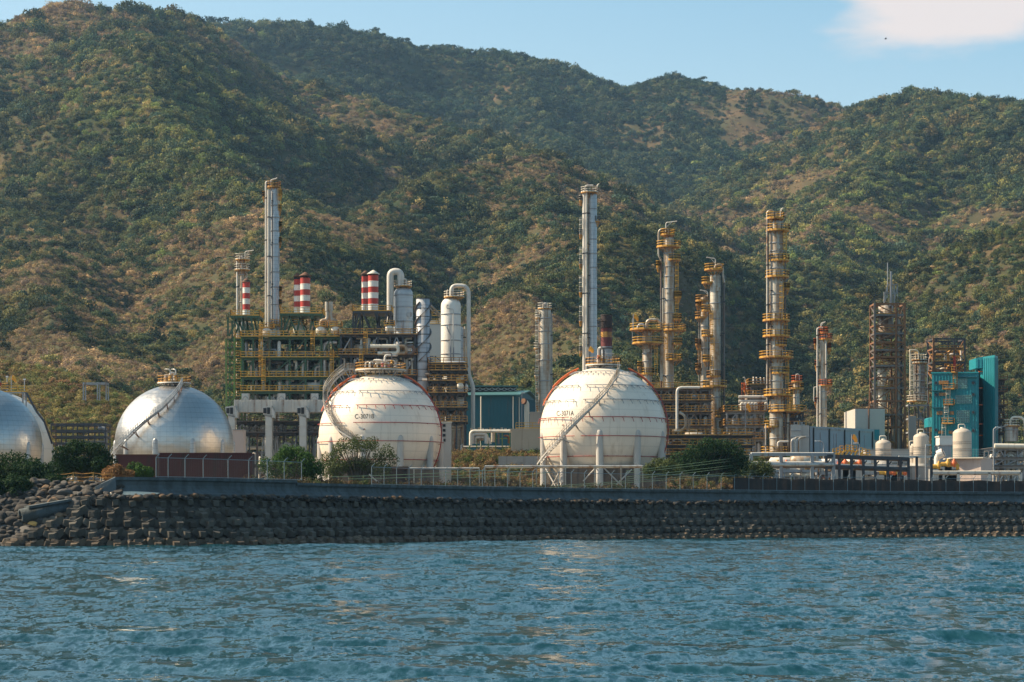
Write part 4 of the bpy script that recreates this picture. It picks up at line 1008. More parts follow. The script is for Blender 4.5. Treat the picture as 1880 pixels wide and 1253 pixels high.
def column(label, x0, x1, ytop, Y, ybot=None, m='galv', cat='process column', name='process_column', dome=.5, plats=(), ladders=(), pipes=(), bands=(), man=(), dav=None, goose=None, rl='yellow', group=None, taper=None, skirt=None, brackets=True):
    s_ = Y/F; cx = PX((x0+x1)/2, Y); r = (x1-x0)*s_/2; zt = PZ(ytop, Y); zb = GZ if ybot is None else PZ(ybot, Y)
    t_ = thing(name, label, cat, (cx, Y, zb), group)
    prof = [(r, zb)]
    if taper:
        for (py, f) in taper: prof += [(prof[-1][0], PZ(py, Y)), (r*f, PZ(py, Y)+1.2)]
    rt = prof[-1][0]; prof += [(rt, zt-rt*dome)]+[(rt*math.cos(a), zt-rt*dome+rt*dome*math.sin(a)) for a in (.35, .7, 1.05, 1.35)]+[(.02, zt)]
    q = MB(); q.lathe((cx, Y, 0), prof, 28, False)
    q.build('shell', m, t_)
    q = MB()
    for py in bands: z = PZ(py, Y); q.lathe((cx, Y, z), [(r*1.0, -.1), (r+.09, -.1), (r+.09, .1), (r, .1)], 28, False)
    q.build('band', 'grey', t_)
    for px, py, k in man:
        x = PX(px, Y); y = Y-math.sqrt(max(.01, r*r-(x-cx)**2)); q = MB(); n = 12
        q.tube([(x, y+.3, PZ(py, Y)), (x, y-.45, PZ(py, Y))], k*s_, 12); q.tube([(x, y-.4, PZ(py, Y)), (x, y-.55, PZ(py, Y))], k*s_*1.25, 12); q.build('manway', m, t_)
    for p in plats:
        py, xl, xr = p[:3]; platform(t_, Y, cx, py, xl, xr, p[3] if len(p) > 3 else rl)
    for px, ya, yb in ladders:
        x = PX(px, Y); dxx = x-cx; y = Y-math.sqrt(max(.0, (r+.25)**2-dxx**2)) if abs(dxx) < r+.2 else Y-.3
        q = MB(); ladder(q, x, y-.25, PZ(yb, Y), PZ(ya, Y), .6); q.build('ladder', rl, t_)
    for p in pipes:   # (px, ytop, ybot, width px, material, side depth)
        px, ya, yb, w = p[:4]; mm = p[4] if len(p) > 4 else 'pipe'; yo = p[5] if len(p) > 5 else -.35
        x = PX(px, Y); q = MB(); zl = PZ(yb, Y) if yb else zb; q.tube([(x, Y+yo*r, zl), (x, Y+yo*r, PZ(ya, Y))], w*s_/2, 10)
        q.build('riser_pipe', mm, t_)
        if brackets:
            q = MB(); z = zl+3
            while z < PZ(ya, Y)-1: q.bar((x, Y+yo*r-.05, z), (cx, Y, z), .22, .18); q.lathe((x, Y+yo*r, z), [(w*s_/2, -.12), (w*s_/2+.07, -.12), (w*s_/2+.07, .12), (w*s_/2, .12)], 10, False); z += 6.5+(px % 3)
            q.build('pipe_bracket', 'dark', t_)
    if goose:
        for g_ in goose:
            pts, w = g_[0], g_[1]; mm = g_[2] if len(g_) > 2 else 'pipe'; yo = g_[3] if len(g_) > 3 else -.3
            q = MB(); q.tube(elbow_path([(PX(a, Y), Y+yo*r, PZ(b, Y)) for a, b in pts], g_[4] if len(g_) > 4 else 1.2, 6), w*s_/2, 10); q.build('overhead_pipe', mm, t_)
    if dav: q = MB(); davit(q, Vector((PX(dav[0], Y), Y, PZ(dav[1], Y))), dav[2], dav[3]); q.build('davit', 'pipew', t_)
    return t_
G = 'galv'
column('thin twin pipe column with two top platforms, left of the first striped chimney', 439, 450.5, 478, 505, m='clad', plats=[(477, 432, 459, 'cream'), (496, 431, 459, 'cream')], pipes=[(436, 480, None, 4, 'pipew'), (453, 500, None, 3)], dav=(450, 474, 1.4, 1.9), goose=[([(440, 478), (440, 472), (446, 472), (446, 478)], 3, 'pipew')], bands=(505, 530, 555))
column('tallest bare metal column left of centre, rising behind the striped chimneys', 496, 513, 344, 500, m='galv', plats=[(344, 490, 516, 'rustyellow'), (359, 510, 518), (362, 482, 489, 'rustyellow'), (386, 508, 517), (417, 511, 517), (446, 511, 517), (536, 511, 517), (560, 511, 517), (598, 494, 520)],
  ladders=[(514, 348, 386)], pipes=[(488.6, 339, None, 3.8, 'pipew'), (494, 350, None, 4.2, 'pipew', -1.0), (500.5, 352, None, 1.4, 'piped', -1.1)], goose=[([(488.6, 341), (488.6, 334.5), (500, 334.5)], 3.6, 'pipew'), ([(496, 342), (497, 331), (507, 329), (509, 327)], 2.2, 'pipew')], bands=(378, 400, 425, 449, 472, 500, 528, 560))
column('pale column with ladder landings down its left side, left of the C-3071A sphere', 989, 1011.4, 565, 500, m='clad', rl='cream', plats=[(567, 987, 1013), (584, 982, 999), (640, 980, 994), (662, 984, 999), (691, 981, 993), (714, 984, 992), (745, 984, 992)], ladders=[(986, 570, 757)], pipes=[(1013, 575, None, 2.2, 'grey')], bands=(609, 585, 632, 662, 700), goose=[([(998, 565), (998, 558.5), (1003.5, 558.5), (1003.5, 566)], 4, 'pipew')], man=[(992, 601, 1.2)])
column('tallest bare metal column right of centre, rising behind the C-3071A sphere', 1080.5, 1096, 355, 520, m='galv', rl='cream', plats=[(354, 1066, 1098), (369, 1063, 1070), (407, 1087.5, 1102, 'grey'), (430, 1063, 1069), (485, 1063, 1069), (537, 1063, 1069), (590, 1063, 1069), (645, 1063, 1069)],
  ladders=[(1066.5, 400, 432), (1066.5, 454, 486), (1066.5, 507, 538), (1066.5, 561, 591), (1066.5, 616, 650)], pipes=[(1073.5, 350, None, 8.5, 'pipew', -.2), (1080.5, 352, None, 2.0, 'piped', -1.0), (1076.5, 350, None, 3.2, 'pipew', -1.2)], goose=[([(1074, 352), (1074, 341), (1089, 341)], 2.6, 'pipew')], bands=(384, 410, 440, 466, 492, 530, 560, 600), dav=(1096, 350, 1.2, .5))
# column group near the C-3071A sphere
column('wide squat column under two broad yellow railed decks, right of the dark stack', 1179.5, 1197, 606, 470, m='clad', plats=[(606, 1155.5, 1219), (631, 1160, 1219), (675, 1170, 1181), (687, 1177, 1200)], ladders=[(1204, 632, 690)], man=[(1189, 645, 2.6), (1191, 615, 2)],
  goose=[([(1170, 606), (1172, 597), (1182, 597), (1184, 606)], 5, 'galv', -1, .8), ([(1187, 606), (1187, 588), (1214, 588), (1214, 700)], 5.5, 'clad', -.6, 1.4)], bands=(650, 664), pipes=[(1171, 608, 631, 1), (1161, 585, 631, 1.2, 'grey')])
column('slim column with yellow platforms and a davit on top, right of the broad decked column', 1219, 1237, 434, 480, m='clad', plats=[(432, 1212, 1239), (454, 1205, 1250), (478, 1222.6, 1250), (490, 1204.6, 1214), (546, 1237, 1251), (587, 1232, 1251), (607, 1215, 1260), (632, 1230, 1252.5), (661, 1220, 1252.5)],
  ladders=[(1242, 484, 546), (1242, 546, 587), (1222, 607, 661)], pipes=[(1213.5, 484, None, 3.2, 'piped'), (1216.5, 530, None, 2.2, 'clad', -1)], goose=[([(1228, 434), (1228, 421), (1209, 421), (1209, 470), (1213.5, 477), (1213.5, 486)], 3.6, 'clad')], dav=(1222.5, 426, 1.9, 2.3), bands=(466, 490, 508, 530, 552, 575, 690), man=[(1223.5, 599, 2.8), (1225, 540, 1.2)])
column('shorter cladded column half hidden at the left of the wider yellow platformed one', 1286, 1300, 545, 486, m='clad', plats=[(553, 1276.5, 1301), (584, 1276, 1299), (633, 1276.5, 1287), (678, 1276.5, 1289), (560, 1277, 1287)], ladders=[(1283, 634, 680)], pipes=[(1283, 585, 700, 1.4), (1303, 560, None, 3, 'pipe')], bands=(566, 600, 640, 700), rl='rustyellow', dav=(1299, 545, 1.1, -1.6))
column('wide cladded column with a dark pipe down its right side and yellow landings on its left', 1303.5, 1323, 503, 476, m='clad', plats=[(496, 1293, 1329), (520, 1288, 1311), (571, 1288, 1305), (617, 1288, 1312), (663, 1290, 1307.6), (692, 1297, 1323, 'rustyellow'), (710, 1290, 1335), (765, 1307, 1332), (810, 1303, 1330)],
  ladders=[(1305, 571, 617), (1307, 620, 663), (1306, 664, 692), (1301, 712, 800)], pipes=[(1329, 505, None, 4, 'piped', -.1), (1324.5, 500, None, 1.5, 'dark', -.6)], goose=[([(1312, 503), (1312, 487), (1326, 487), (1327, 512), (1329, 520)], 4.2, 'clad', -.5, 1.6)], dav=(1313.5, 494, 2.1, -1.9), bands=(557, 586, 630, 680, 730), man=[(1317, 532, 3.2), (1309, 512, 2)])
column('biggest cladded column ringed with yellow platforms, right of centre', 1413, 1438, 404, 452, m='clad', plats=[(402, 1406, 1440), (424, 1406, 1450), (479, 1412, 1449), (509, 1405, 1449), (531, 1435, 1450), (589, 1400, 1450), (618, 1400, 1451), (635, 1415.5, 1444.5), (657, 1393.5, 1457), (686, 1413, 1449), (726.5, 1402, 1455), (755.6, 1411, 1474.6), (784.6, 1403, 1434), (832, 1397, 1449)],
  ladders=[(1433, 522, 589), (1442, 590, 618), (1444, 657, 726), (1448, 727, 755), (1440, 424, 479)], pipes=[(1408.3, 404, 735, 4.6, 'cladrust', -.5), (1441, 480, None, 3, 'piped'), (1413.5, 430, 760, 1.4, 'dark', -1.0), (1446, 760, None, 5, 'clad'), (1403, 780, None, 2.4, 'pipew', -2)], goose=[([(1408.3, 405), (1408.3, 388), (1421, 388), (1421, 404)], 4.4, 'clad', -.3, 1.3), ([(1426, 822), (1426, 812), (1445, 812)], 4, 'pipew', -1.6)],
  bands=(447, 462, 493, 541, 557, 573, 700, 715, 768, 805), man=[(1427, 455.5, 3.2), (1424.5, 579.5, 3), (1430, 700, 1.2), (1420, 640, 2)], dav=(1433, 399, 1.5, .5), taper=None)
column('short cladded column with two orange platforms, right beside the biggest column', 1456, 1468.5, 702, 480, m='clad', plats=[(700.6, 1453, 1473, 'orange'), (714, 1447.6, 1475.6, 'rustyellow')], goose=[([(1461, 703), (1461, 687.5), (1467, 687.5), (1467, 700)], 1.8, 'pipew')], bands=(730, 745), ladders=[(1452, 716, 760)])
column('slender column with orange rails and a long white side pipe, left of the lattice tower', 1505, 1518, 612, 500, m='clad', rl='orange', plats=[(611, 1503, 1520), (623, 1504, 1528), (632, 1494, 1501), (640, 1518, 1526), (672, 1496, 1502), (708, 1502.6, 1528), (740, 1495, 1503)], pipes=[(1500.3, 607, None, 3.6, 'pipew', -.5), (1515.5, 624, 695, 3.4, 'pipew', -1), (1505, 707, None, 2.6, 'pipew', -1)],
  goose=[([(1500.3, 610), (1500.3, 603), (1511, 603)], 3.4, 'pipew'), ([(1500, 738), (1494, 738), (1494, 711), (1499, 711)], 1.6, 'pipew')], bands=(720, 735, 750, 765), dav=(1507.5, 604, 1.2, .9))
column('ribbed grey column inside a pale pipe frame, between the lattice tower and the teal building', 1677, 1698.5, 659, 505, ybot=737, m='cladrust', rl='cream', plats=[(661, 1674, 1702, 'cream'), (667, 1675, 1703, 'cream'), (737, 1665, 1702, 'cream')], pipes=[(1669.5, 644, 742, 2, 'cream', -.6), (1672, 650, 740, 1.2, 'cream'), (1702, 670, 740, 1.5, 'cream')], goose=[([(1669.5, 646), (1669.5, 643), (1686, 643), (1686, 658)], 1.8, 'cream')], bands=(688, 700, 712, 722), ladders=[(1674, 664, 736)])
# its support frame
t_ = thing('support_frame', 'frame with a pale panel carrying the ribbed grey column', 'steel frame', (PX(1683, 505), 505, GZ))
q = MB(); Ys = 505
for x in (1666, 1683, 1701):
    for yo in (-2, 2.2): q.bar((PX(x, Ys), Ys+yo, GZ), (PX(x, Ys), Ys+yo, PZ(743, Ys)), .3)
q.build('post', 'piped', t_); q = MB()
for py in (745, 770, 795): q.bx(PX(1664, Ys), PX(1703, Ys), Ys-2.2, Ys+2.3, PZ(py, Ys)-.18, PZ(py, Ys)+.12)
q.build('floor', 'grey', t_); q = MB(); q.bx(PX(1665, Ys), PX(1679, Ys), Ys-2.3, Ys-2.22, GZ+1, PZ(765, Ys)); q.build('panel', 'wallwhite', t_)
q = MB(); q.bar((PX(1680, Ys), Ys-2, PZ(747, Ys)), (PX(1697, Ys), Ys-2, PZ(785, Ys)), .25); q.bar((PX(1697, Ys), Ys-2, PZ(747, Ys)), (PX(1684, Ys), Ys-2, PZ(770, Ys)), .25); q.build('brace', 'grey', t_)
# ---------------- chimneys ----------------
def chimney(label, x0, x1, ytop, ybot, Y, apex, stripes, cap='rustcap', mark=True):
    s_ = Y/F; r = (x1-x0)*s_/2; cx = PX((x0+x1)/2, Y); zb = PZ(ybot, Y); t_ = thing('striped_chimney', label, 'chimney', (cx, Y, zb), 'striped chimneys above the green process frame')
    q = MB(); k = len(stripes); ys = [ybot+(ytop-ybot)*i/k for i in range(k+1)]
    for i in range(k):
        q.m = i % 2; q.lathe((cx, Y, 0), [(r, PZ(ys[i], Y)), (r, PZ(ys[i+1], Y))], 28, False)
        q.lathe((cx, Y, PZ(ys[i+1], Y)), [(r, -.05), (r+.04, -.05), (r+.04, .05), (r, .05)], 28, False)
    q.build('flue', ['white', 'red'], t_)
    q = MB(); q.lathe((cx, Y, PZ(ytop, Y)), [(r*.94, 0), (r*.94, .25), (r*1.06, .25), (r*1.06, .4), (r*.8, .4), (r*.8, -.2)], 28, False); q.build('rim', 'black', t_)
    q = MB()
    for i in range(6): a = i*1.047+.3; q.bar((cx+r*.95*math.cos(a), Y+r*.95*math.sin(a), PZ(ytop, Y)), (cx+r*1.0*math.cos(a), Y+r*1.0*math.sin(a), PZ(apex+7, Y)), .14)
    q.build('cap_strut', 'black', t_)
    q = MB(); z = PZ(apex+7, Y); q.lathe((cx, Y, z), [(.05, -.1), (r*1.24, -.12), (r*1.24, .0), (.25, 7*s_-.1), (.02, 7*s_)], 24, False); q.build('rain_cap', cap, t_)
    return t_
R6 = 'wrwrwr'
chimney('single slim red and white striped chimney, leftmost of the five', 445.5, 459, 519, 580, 492, 511, R6)
chimney('thinner striped chimney of the middle pair, darker at the top', 539.6, 552.5, 514, 575, 499, 501, R6)
chimney('stouter striped chimney of the middle pair under a rusty cap', 551.4, 569.6, 511.5, 575, 495, 499.5, R6)
chimney('thinner striped chimney of the right pair next to the hooked pipe', 664, 678, 508.5, 570, 499, 497, R6)
chimney('stouter striped chimney of the right pair under a pale cone cap', 676, 694.7, 506.5, 570, 495, 496, R6, 'cream')
Y = 440; s_ = Y/F; r = 10.5*s_; cx = PX(1113.5, Y); t_ = thing('stack', 'soot blackened maroon stack rising behind the C-3071A sphere', 'stack', (cx, Y, PZ(650, Y)))
q = MB(); lv = [(GZ, 0), (PZ(637, Y), 2), (PZ(620, Y), 1), (PZ(614, Y), 0), (PZ(610, Y), 1), (PZ(602, Y), 3)]; lv.append((PZ(581, Y), 0))
cols_ = [4, 1, 0, 0, 1, 3]
for i in range(6): q.m = cols_[i]; q.lathe((cx, Y, 0), [(r, lv[i][0]), (r, lv[i+1][0])], 28, False)
q.lathe((cx, Y, PZ(581, Y)), [(r, 0), (r*1.06, .1), (r*1.06, .25), (r*.88, .25), (r*.88, -2)], 28, False)
mat('faded_maroon_paint', (.14, .03, .028), rough=.7, var=.3, vs=.8, rust=.5, rustc=(.05, .02, .02)); M['maroon'] = MATS['faded_maroon_paint']
q.build('flue', ['rustyellow', 'maroon', 'maroon', 'soot', 'grey'], t_)
q = MB()
for z in (PZ(602, Y), PZ(590, Y), PZ(640, Y)): q.lathe((cx, Y, z), [(r, -.1), (r+.1, -.1), (r+.1, .1), (r, .1)], 28, False)
q.build('band', 'soot', t_)
q = MB(); ladder(q, cx-r-.3, Y-.2, PZ(640, Y), PZ(584, Y), .5); q.build('ladder', 'piped', t_)
# ---------------- white domed vessels with hooped pipes, spiral stack ----------------
column('upright vessel under a railed deck, joined by the first big hooped pipe', 723, 758, 527, 510, m='galv', cat='vessel', name='vertical_vessel', dome=.75, plats=[(526, 723.5, 757, 'cream')], goose=[([(717, 593), (717, 500), (736.5, 500), (736.5, 526)], 12.5, 'pipew', -.6, 2.4), ([(740, 526), (740, 513), (746, 513), (746, 526)], 2.2, 'pipew')], bands=(543, 565, 591, 606), pipes=[(727, 548, None, 2, 'grey', -1), (722, 600, None, 12, 'pipew', .4)], man=[(753, 579, 4)], brackets=False)
t_ = column('upright white domed vessel with a railed top, left of the second hooped pipe', 809.6, 846, 546, 500, m='white', cat='vessel', name='vertical_vessel', dome=.85, plats=[(546, 814.5, 853, 'cream')], goose=[([(829, 546), (829, 525.5), (860.5, 525.5), (860.5, 690), (868.5, 708), (868.5, 790)], 7.5, 'pipew', -.4, 2.2), ([(821, 563), (821, 569), (833, 569), (833, 700)], 2.0, 'pipew', -1.25, .7), ([(821, 602), (824, 611), (828, 616), (828, 690)], 2.2, 'grey', -1.25, .7), ([(821, 567), (820, 563), (824, 562)], 2.6, 'grey', -1.15)],
  bands=(578, 598, 626, 651), pipes=[(833.5, 640, None, 2, 'grey', -1.3)], brackets=False, dav=(820, 545, 1.2, .3))
column('metal clad vessel standing close behind the white domed one', 838, 851, 600, 506, m='galv', cat='vessel', name='vertical_vessel', bands=(617, 640, 665, 690), pipes=[(854, 600, None, 3.5, 'clad')], brackets=True)
Y = 485; s_ = Y/F; r = 12.3*s_; cx = PX(776.5, Y); t_ = thing('spiral_stack', 'grey stack wound with spiral fins between the two hooped pipes', 'stack', (cx, Y, GZ))
mat('blue_grey_stack_paint', (.40, .41, .43), rough=.5, var=.15, vs=.5, seam=3.0, rust=.5, rustc=(.12, .13, .15)); M['stackgrey'] = MATS['blue_grey_stack_paint']
q = MB(); q.lathe((cx, Y, 0), [(r*1.02, GZ), (r*1.02, PZ(680, Y)), (r, PZ(678, Y)), (r, PZ(549, Y)), (r*.93, PZ(549, Y)), (r*.93, PZ(556, Y))], 32, False); q.build('flue', 'stackgrey', t_)
q = MB(); z0, z1 = PZ(664, Y), PZ(556, Y)
for k in range(3):
    vs = []; n = 90
    for i in range(n+1):
        a = 2*math.pi*(k/3+i/n*1.35); z = z0+(z1-z0)*i/n; c_, s2 = math.cos(a), math.sin(a)
        for rr_, dz in ((r, -.05), (r+.42, -.05), (r+.42, .05), (r, .05)): vs.append((cx+rr_*c_, Y+rr_*s2, z+dz))
    q.add(vs, [(i*4+j, (i+1)*4+j, (i+1)*4+(j+1) % 4, i*4+(j+1) % 4) for i in range(n) for j in range(4)])
q.build('spiral_fin', 'piped', t_)
q = MB()
for py in (549, 567, 582, 600, 615, 631, 648, 664, 679, 700): q.lathe((cx, Y, PZ(py, Y)), [(r, -.06), (r+.07, -.06), (r+.07, .06), (r, .06)], 28, False)
q.build('band', 'dark', t_)
q = MB(); q.tube(elbow_path([(cx+r*.5, Y, PZ(674, Y)), (PX(800, Y), Y-.5, PZ(674, Y))], .5), 4.2*s_, 10); q.build('side_duct', 'stackgrey', t_)
# ---------------- process frames ----------------
def pipes_into(t_, rng, n, x0, x1, Y0, Y1, z0, z1, s_, mats=('pipe', 'pipew', 'piped', 'clad', 'grey'), rmin=.12, rmax=.42):
    for i in range(n):
        r = rng.uniform(rmin, rmax)**1.0; y = rng.uniform(Y0, Y1); x = rng.uniform(x0, x1); z = rng.uniform(z0, z1); k = rng.random()
        if k < .45: x2 = min(x1, max(x0, x+rng.choice([-1, 1])*rng.uniform(2, 9))); P = [(x, y, z), (x2, y, z), (x2, y, min(z1, max(z0, z+rng.uniform(-4, 4))))]
        elif k < .8: P = [(x, y, z0), (x, y, z), (min(x1, x+rng.uniform(-4, 4)), y, z)]
        else: x2 = min(x1, x+rng.uniform(1, 3)); P = [(x, y, z0), (x, y, z), (x2, y, z), (x2, y, z0)]
        q = MB(); q.tube(elbow_path(P, r*2.5, 4), r, 7); q.build('pipe', rng.choice(mats), t_)
def frame(name, label, cat, xs, ys, ytop_list, Y, mats=('green', 'green', 'yellow'), seed=1, railx=None, brace=True, pipes=0, vessels=0, post=.42, base=None, decks=True, pmats=None, ladders=(), inrail=True, mesh_deck='green', vm=('clad', 'pipew', 'white', 'galv'), group=None):
    """steel frame: xs = post lines in photo pixels at depth Y, ys = depths behind Y of the rows, ytop_list = deck heights (photo pixels)"""
    rng = random.Random(seed); X = [PX(x, Y) for x in xs]; Z = [PZ(p, Y) for p in ytop_list]; zb = GZ if base is None else PZ(base, Y); zt = max(Z)
    t_ = thing(name, label, cat, ((X[0]+X[-1])/2, Y, zb), group)
    for yo in ys:
        for x in X: q = MB(); q.bx(x-post/2, x+post/2, Y+yo-post/2, Y+yo+post/2, zb, zt); q.build('post', mats[0], t_)
    for z in Z:
        q = MB()
        for yo in ys: q.bx(X[0], X[-1], Y+yo-.15, Y+yo+.15, z-.55, z-.06)
        for x in X: q.bx(x-.14, x+.14, Y+ys[0], Y+ys[-1], z-.5, z-.08)
        q.build('beam', mats[0], t_)
        if decks:
            q = MB(); q.bx(X[0]-.6, X[-1]+.6, Y+ys[0]-.9, Y+ys[-1]+.6, z-.055, z+.03); d = q.build('deck', mesh_deck, t_)
            if inrail:
                q = MB(); rail(q, [(X[0]-.55, Y+ys[-1], z+.03), (X[0]-.55, Y+ys[0]-.85, z+.03), (X[-1]+.55, Y+ys[0]-.85, z+.03)], 1.15, w=.14, sp=1.5); q.build('railing', mats[2], d)
    if brace:
        Zl = sorted([zb]+Z)
        for i in range(len(Zl)-1):
            if Zl[i+1]-Zl[i] < 1.5: continue
            for j in range(len(X)-1):
                if (i+j) % 2 == 0 or rng.random() < .3:
                    for yo in (ys[0], ys[-1]):
                        q = MB(); m_ = (X[j]+X[j+1])/2
                        if rng.random() < .5: q.bar((X[j], Y+yo, Zl[i]), (X[j+1], Y+yo, Zl[i+1]-.4), .24)
                        else: q.bar((X[j], Y+yo, Zl[i]), (m_, Y+yo, Zl[i+1]-.4), .24); q.bar((X[j+1], Y+yo, Zl[i]), (m_, Y+yo, Zl[i+1]-.4), .24)
                        q.build('brace', mats[1], t_)
    pm = pmats or ('pipe', 'pipew', 'piped', 'clad', 'grey')
    pipes_into(t_, rng, pipes, X[0]+.5, X[-1]-.5, Y+ys[0]+.4, Y+ys[-1]-.4, zb+1, zt-.8, Y/F, pm)
    if pipes > 70:
        for i in range(22):
            x = rng.uniform(X[0]+.6, X[-1]-.6); y = Y+ys[0]+rng.uniform(.5, 1.6); k = rng.randrange(len(Z)); z1 = sorted(Z)[k]-.7; z0 = ([zb]+sorted(Z))[k]+.1; q = MB(); r = rng.uniform(.16, .5)
            if r > .36: q.lathe((x, y, z0), [(r*.9, 0), (r*.9, z1-z0-.4), (r*.5, z1-z0-.1), (.02, z1-z0)], 12, False)
            else: q.tube(elbow_path([(x, y, z0), (x, y, z1), (x+rng.uniform(-2, 2), y, z1)], .5), r, 8)
            q.build('vertical_pipe', rng.choice(['pipew', 'clad', 'cream', 'pipe', 'white']), t_)
    Zl = sorted([zb]+Z)
    for i in range(vessels):
        k = rng.randrange(len(Zl)-1); z0, z1 = Zl[k], Zl[k+1]; h = (z1-z0)*rng.uniform(.55, .92); x = rng.uniform(X[0]+1.2, X[-1]-1.2); y = Y+rng.uniform(ys[0]+.9, ys[-1]-.9); r = rng.uniform(.5, 1.15); q = MB()
        if rng.random() < .6: q.lathe((x, y, z0), [(r*.8, 0), (r*.8, .3), (r, .5), (r, h-r*.5), (r*.75, h-r*.18), (.05, h)], 16, False)
        else: L_ = rng.uniform(2.5, 5); zc = z0+r+.4; q.tube([(x-L_/2-.3, y, zc), (x-L_/2, y, zc), (x+L_/2, y, zc), (x+L_/2+.3, y, zc)], 0, 14, rs=[r*.45, r, r, r*.45]); q.bx(x-L_*.3-.2, x-L_*.3+.2, y-r*.7, y+r*.7, z0, zc-r*.5); q.bx(x+L_*.3-.2, x+L_*.3+.2, y-r*.7, y+r*.7, z0, zc-r*.5)
        q.build('vessel', rng.choice(vm), t_)
    for px, ya, yb in ladders:
        q = MB(); ladder(q, PX(px, Y), Y+ys[0]-1.15, PZ(yb, Y), PZ(ya, Y), .7); q.build('ladder', 'yellow', t_)
    return t_
# the big green frame
frame('process_structure', 'long dark green multi level process frame with yellow rails, left half', 'process frame', [446, 465, 495, 532, 561, 590, 623], [0, 7, 14], [619, 657, 693, 719], 486, seed=11, pipes=74, vessels=40, base=757, ladders=[(480, 596, 693), (485, 657, 719), (575, 609, 652), (610, 643, 719)])
frame('process_structure', 'dark pipe filled process frame right of the green one, above the C-3071B sphere', 'process frame', [626, 645, 668, 694, 716, 740, 762], [0, 6, 12], [615, 652, 690], 484, mats=('dark', 'grey', 'rustyellow'), seed=12, pipes=76, vessels=28, base=760, mesh_deck='dark', ladders=[(672, 610, 650), (664, 645, 700)])
# stair tower at the left end
Yt = 488; t_ = thing('stair_tower', 'lime green braced stair tower at the left end of the process frame', 'stair tower', (PX(429, Yt), Yt, GZ))
for x in (415.5, 430.5, 444):
    for yo in (0, 6): q = MB(); q.bx(PX(x, Yt)-.2, PX(x, Yt)+.2, Yt+yo-.2, Yt+yo+.2, GZ, PZ(620 if x > 420 else 622, Yt)); q.build('post', 'lime', t_)
lv = [622, 638, 654, 668, 682, 696, 712, 728, 748, 770]
for i, py in enumerate(lv):
    q = MB(); q.bx(PX(415, Yt), PX(444, Yt), Yt-.15, Yt+6.1, PZ(py, Yt)-.22, PZ(py, Yt)); q.build('landing', 'green', t_)
    if i < len(lv)-1:
        q = MB()
        for yo in (0, 6):
            a_, b_ = (415.5, 430.5) if i % 2 else (430.5, 415.5); q.bar((PX(a_, Yt), Yt+yo, PZ(lv[i+1], Yt)), (PX(b_, Yt), Yt+yo, PZ(py, Yt)), .18)
            q.bar((PX(430.5, Yt), Yt+yo, PZ(lv[i+1], Yt)), (PX(444, Yt), Yt+yo, PZ(py, Yt)), .18); q.bar((PX(444, Yt), Yt+yo, PZ(lv[i+1], Yt)), (PX(430.5, Yt), Yt+yo, PZ(py, Yt)), .18)
        q.build('brace', 'lime', t_)
        q = MB(); a_, b_ = (431, 443) if i % 2 else (443, 431); q.bar((PX(a_, Yt), Yt+1.5, PZ(lv[i+1], Yt)), (PX(b_, Yt), Yt+1.5, PZ(py, Yt)), .9, .25); q.build('flight', 'rustyellow', t_)
        q = MB(); rail(q, [(PX(431, Yt), Yt-.1, PZ(py, Yt)), (PX(444, Yt), Yt-.1, PZ(py, Yt))], 1.1, w=.09); rail(q, [(PX(a_, Yt), Yt+1.0, PZ(lv[i+1], Yt)), (PX(b_, Yt), Yt+1.0, PZ(py, Yt))], 1.1, w=.09, kick=False); q.build('railing', 'yellow', t_)
# chimney platforms
def stack_table(label, xl, xr, py, legs, yfoot, Y, m='green'):
    t_ = thing('chimney_platform', label, 'platform', (PX((xl+xr)/2, Y), Y, PZ(yfoot, Y)))
    q = MB(); q.bx(PX(xl, Y), PX(xr, Y), Y-3, Y+5, PZ(py, Y)-.5, PZ(py, Y)); d = q.build('deck', m, t_)
    q = MB(); rail(q, [(PX(xl, Y), Y+5, PZ(py, Y)), (PX(xl, Y), Y-3, PZ(py, Y)), (PX(xr, Y), Y-3, PZ(py, Y)), (PX(xr, Y), Y+5, PZ(py, Y))], 1.15, w=.11, sp=1.3); q.build('railing', 'yellow', d)
    for i, (a, b) in enumerate(legs):
        for yo in (-2.7, 4.6): q = MB(); q.bar((PX(a, Y), Y+yo, PZ(yfoot, Y)), (PX(b, Y), Y+yo, PZ(py, Y)-.4), .34); q.build('leg', m, t_)
stack_table('green table carrying the single slim striped chimney', 426, 479, 582, [(421.5, 421.5), (424, 438), (446, 434), (449, 449), (470, 463), (477, 477), (455, 449)], 619, 491)
stack_table('green table carrying the middle pair of striped chimneys', 516, 594, 578, [(519, 519), (519, 535), (548, 533), (546, 554), (566, 550), (569, 577), (585, 572), (592, 592)], 619, 493)
stack_table('dark table carrying the right pair of striped chimneys', 649, 720, 573.5, [(650, 650), (651, 661), (663, 663), (684, 668), (694, 694), (700, 690), (706, 712), (718, 718)], 615, 493, 'dark')
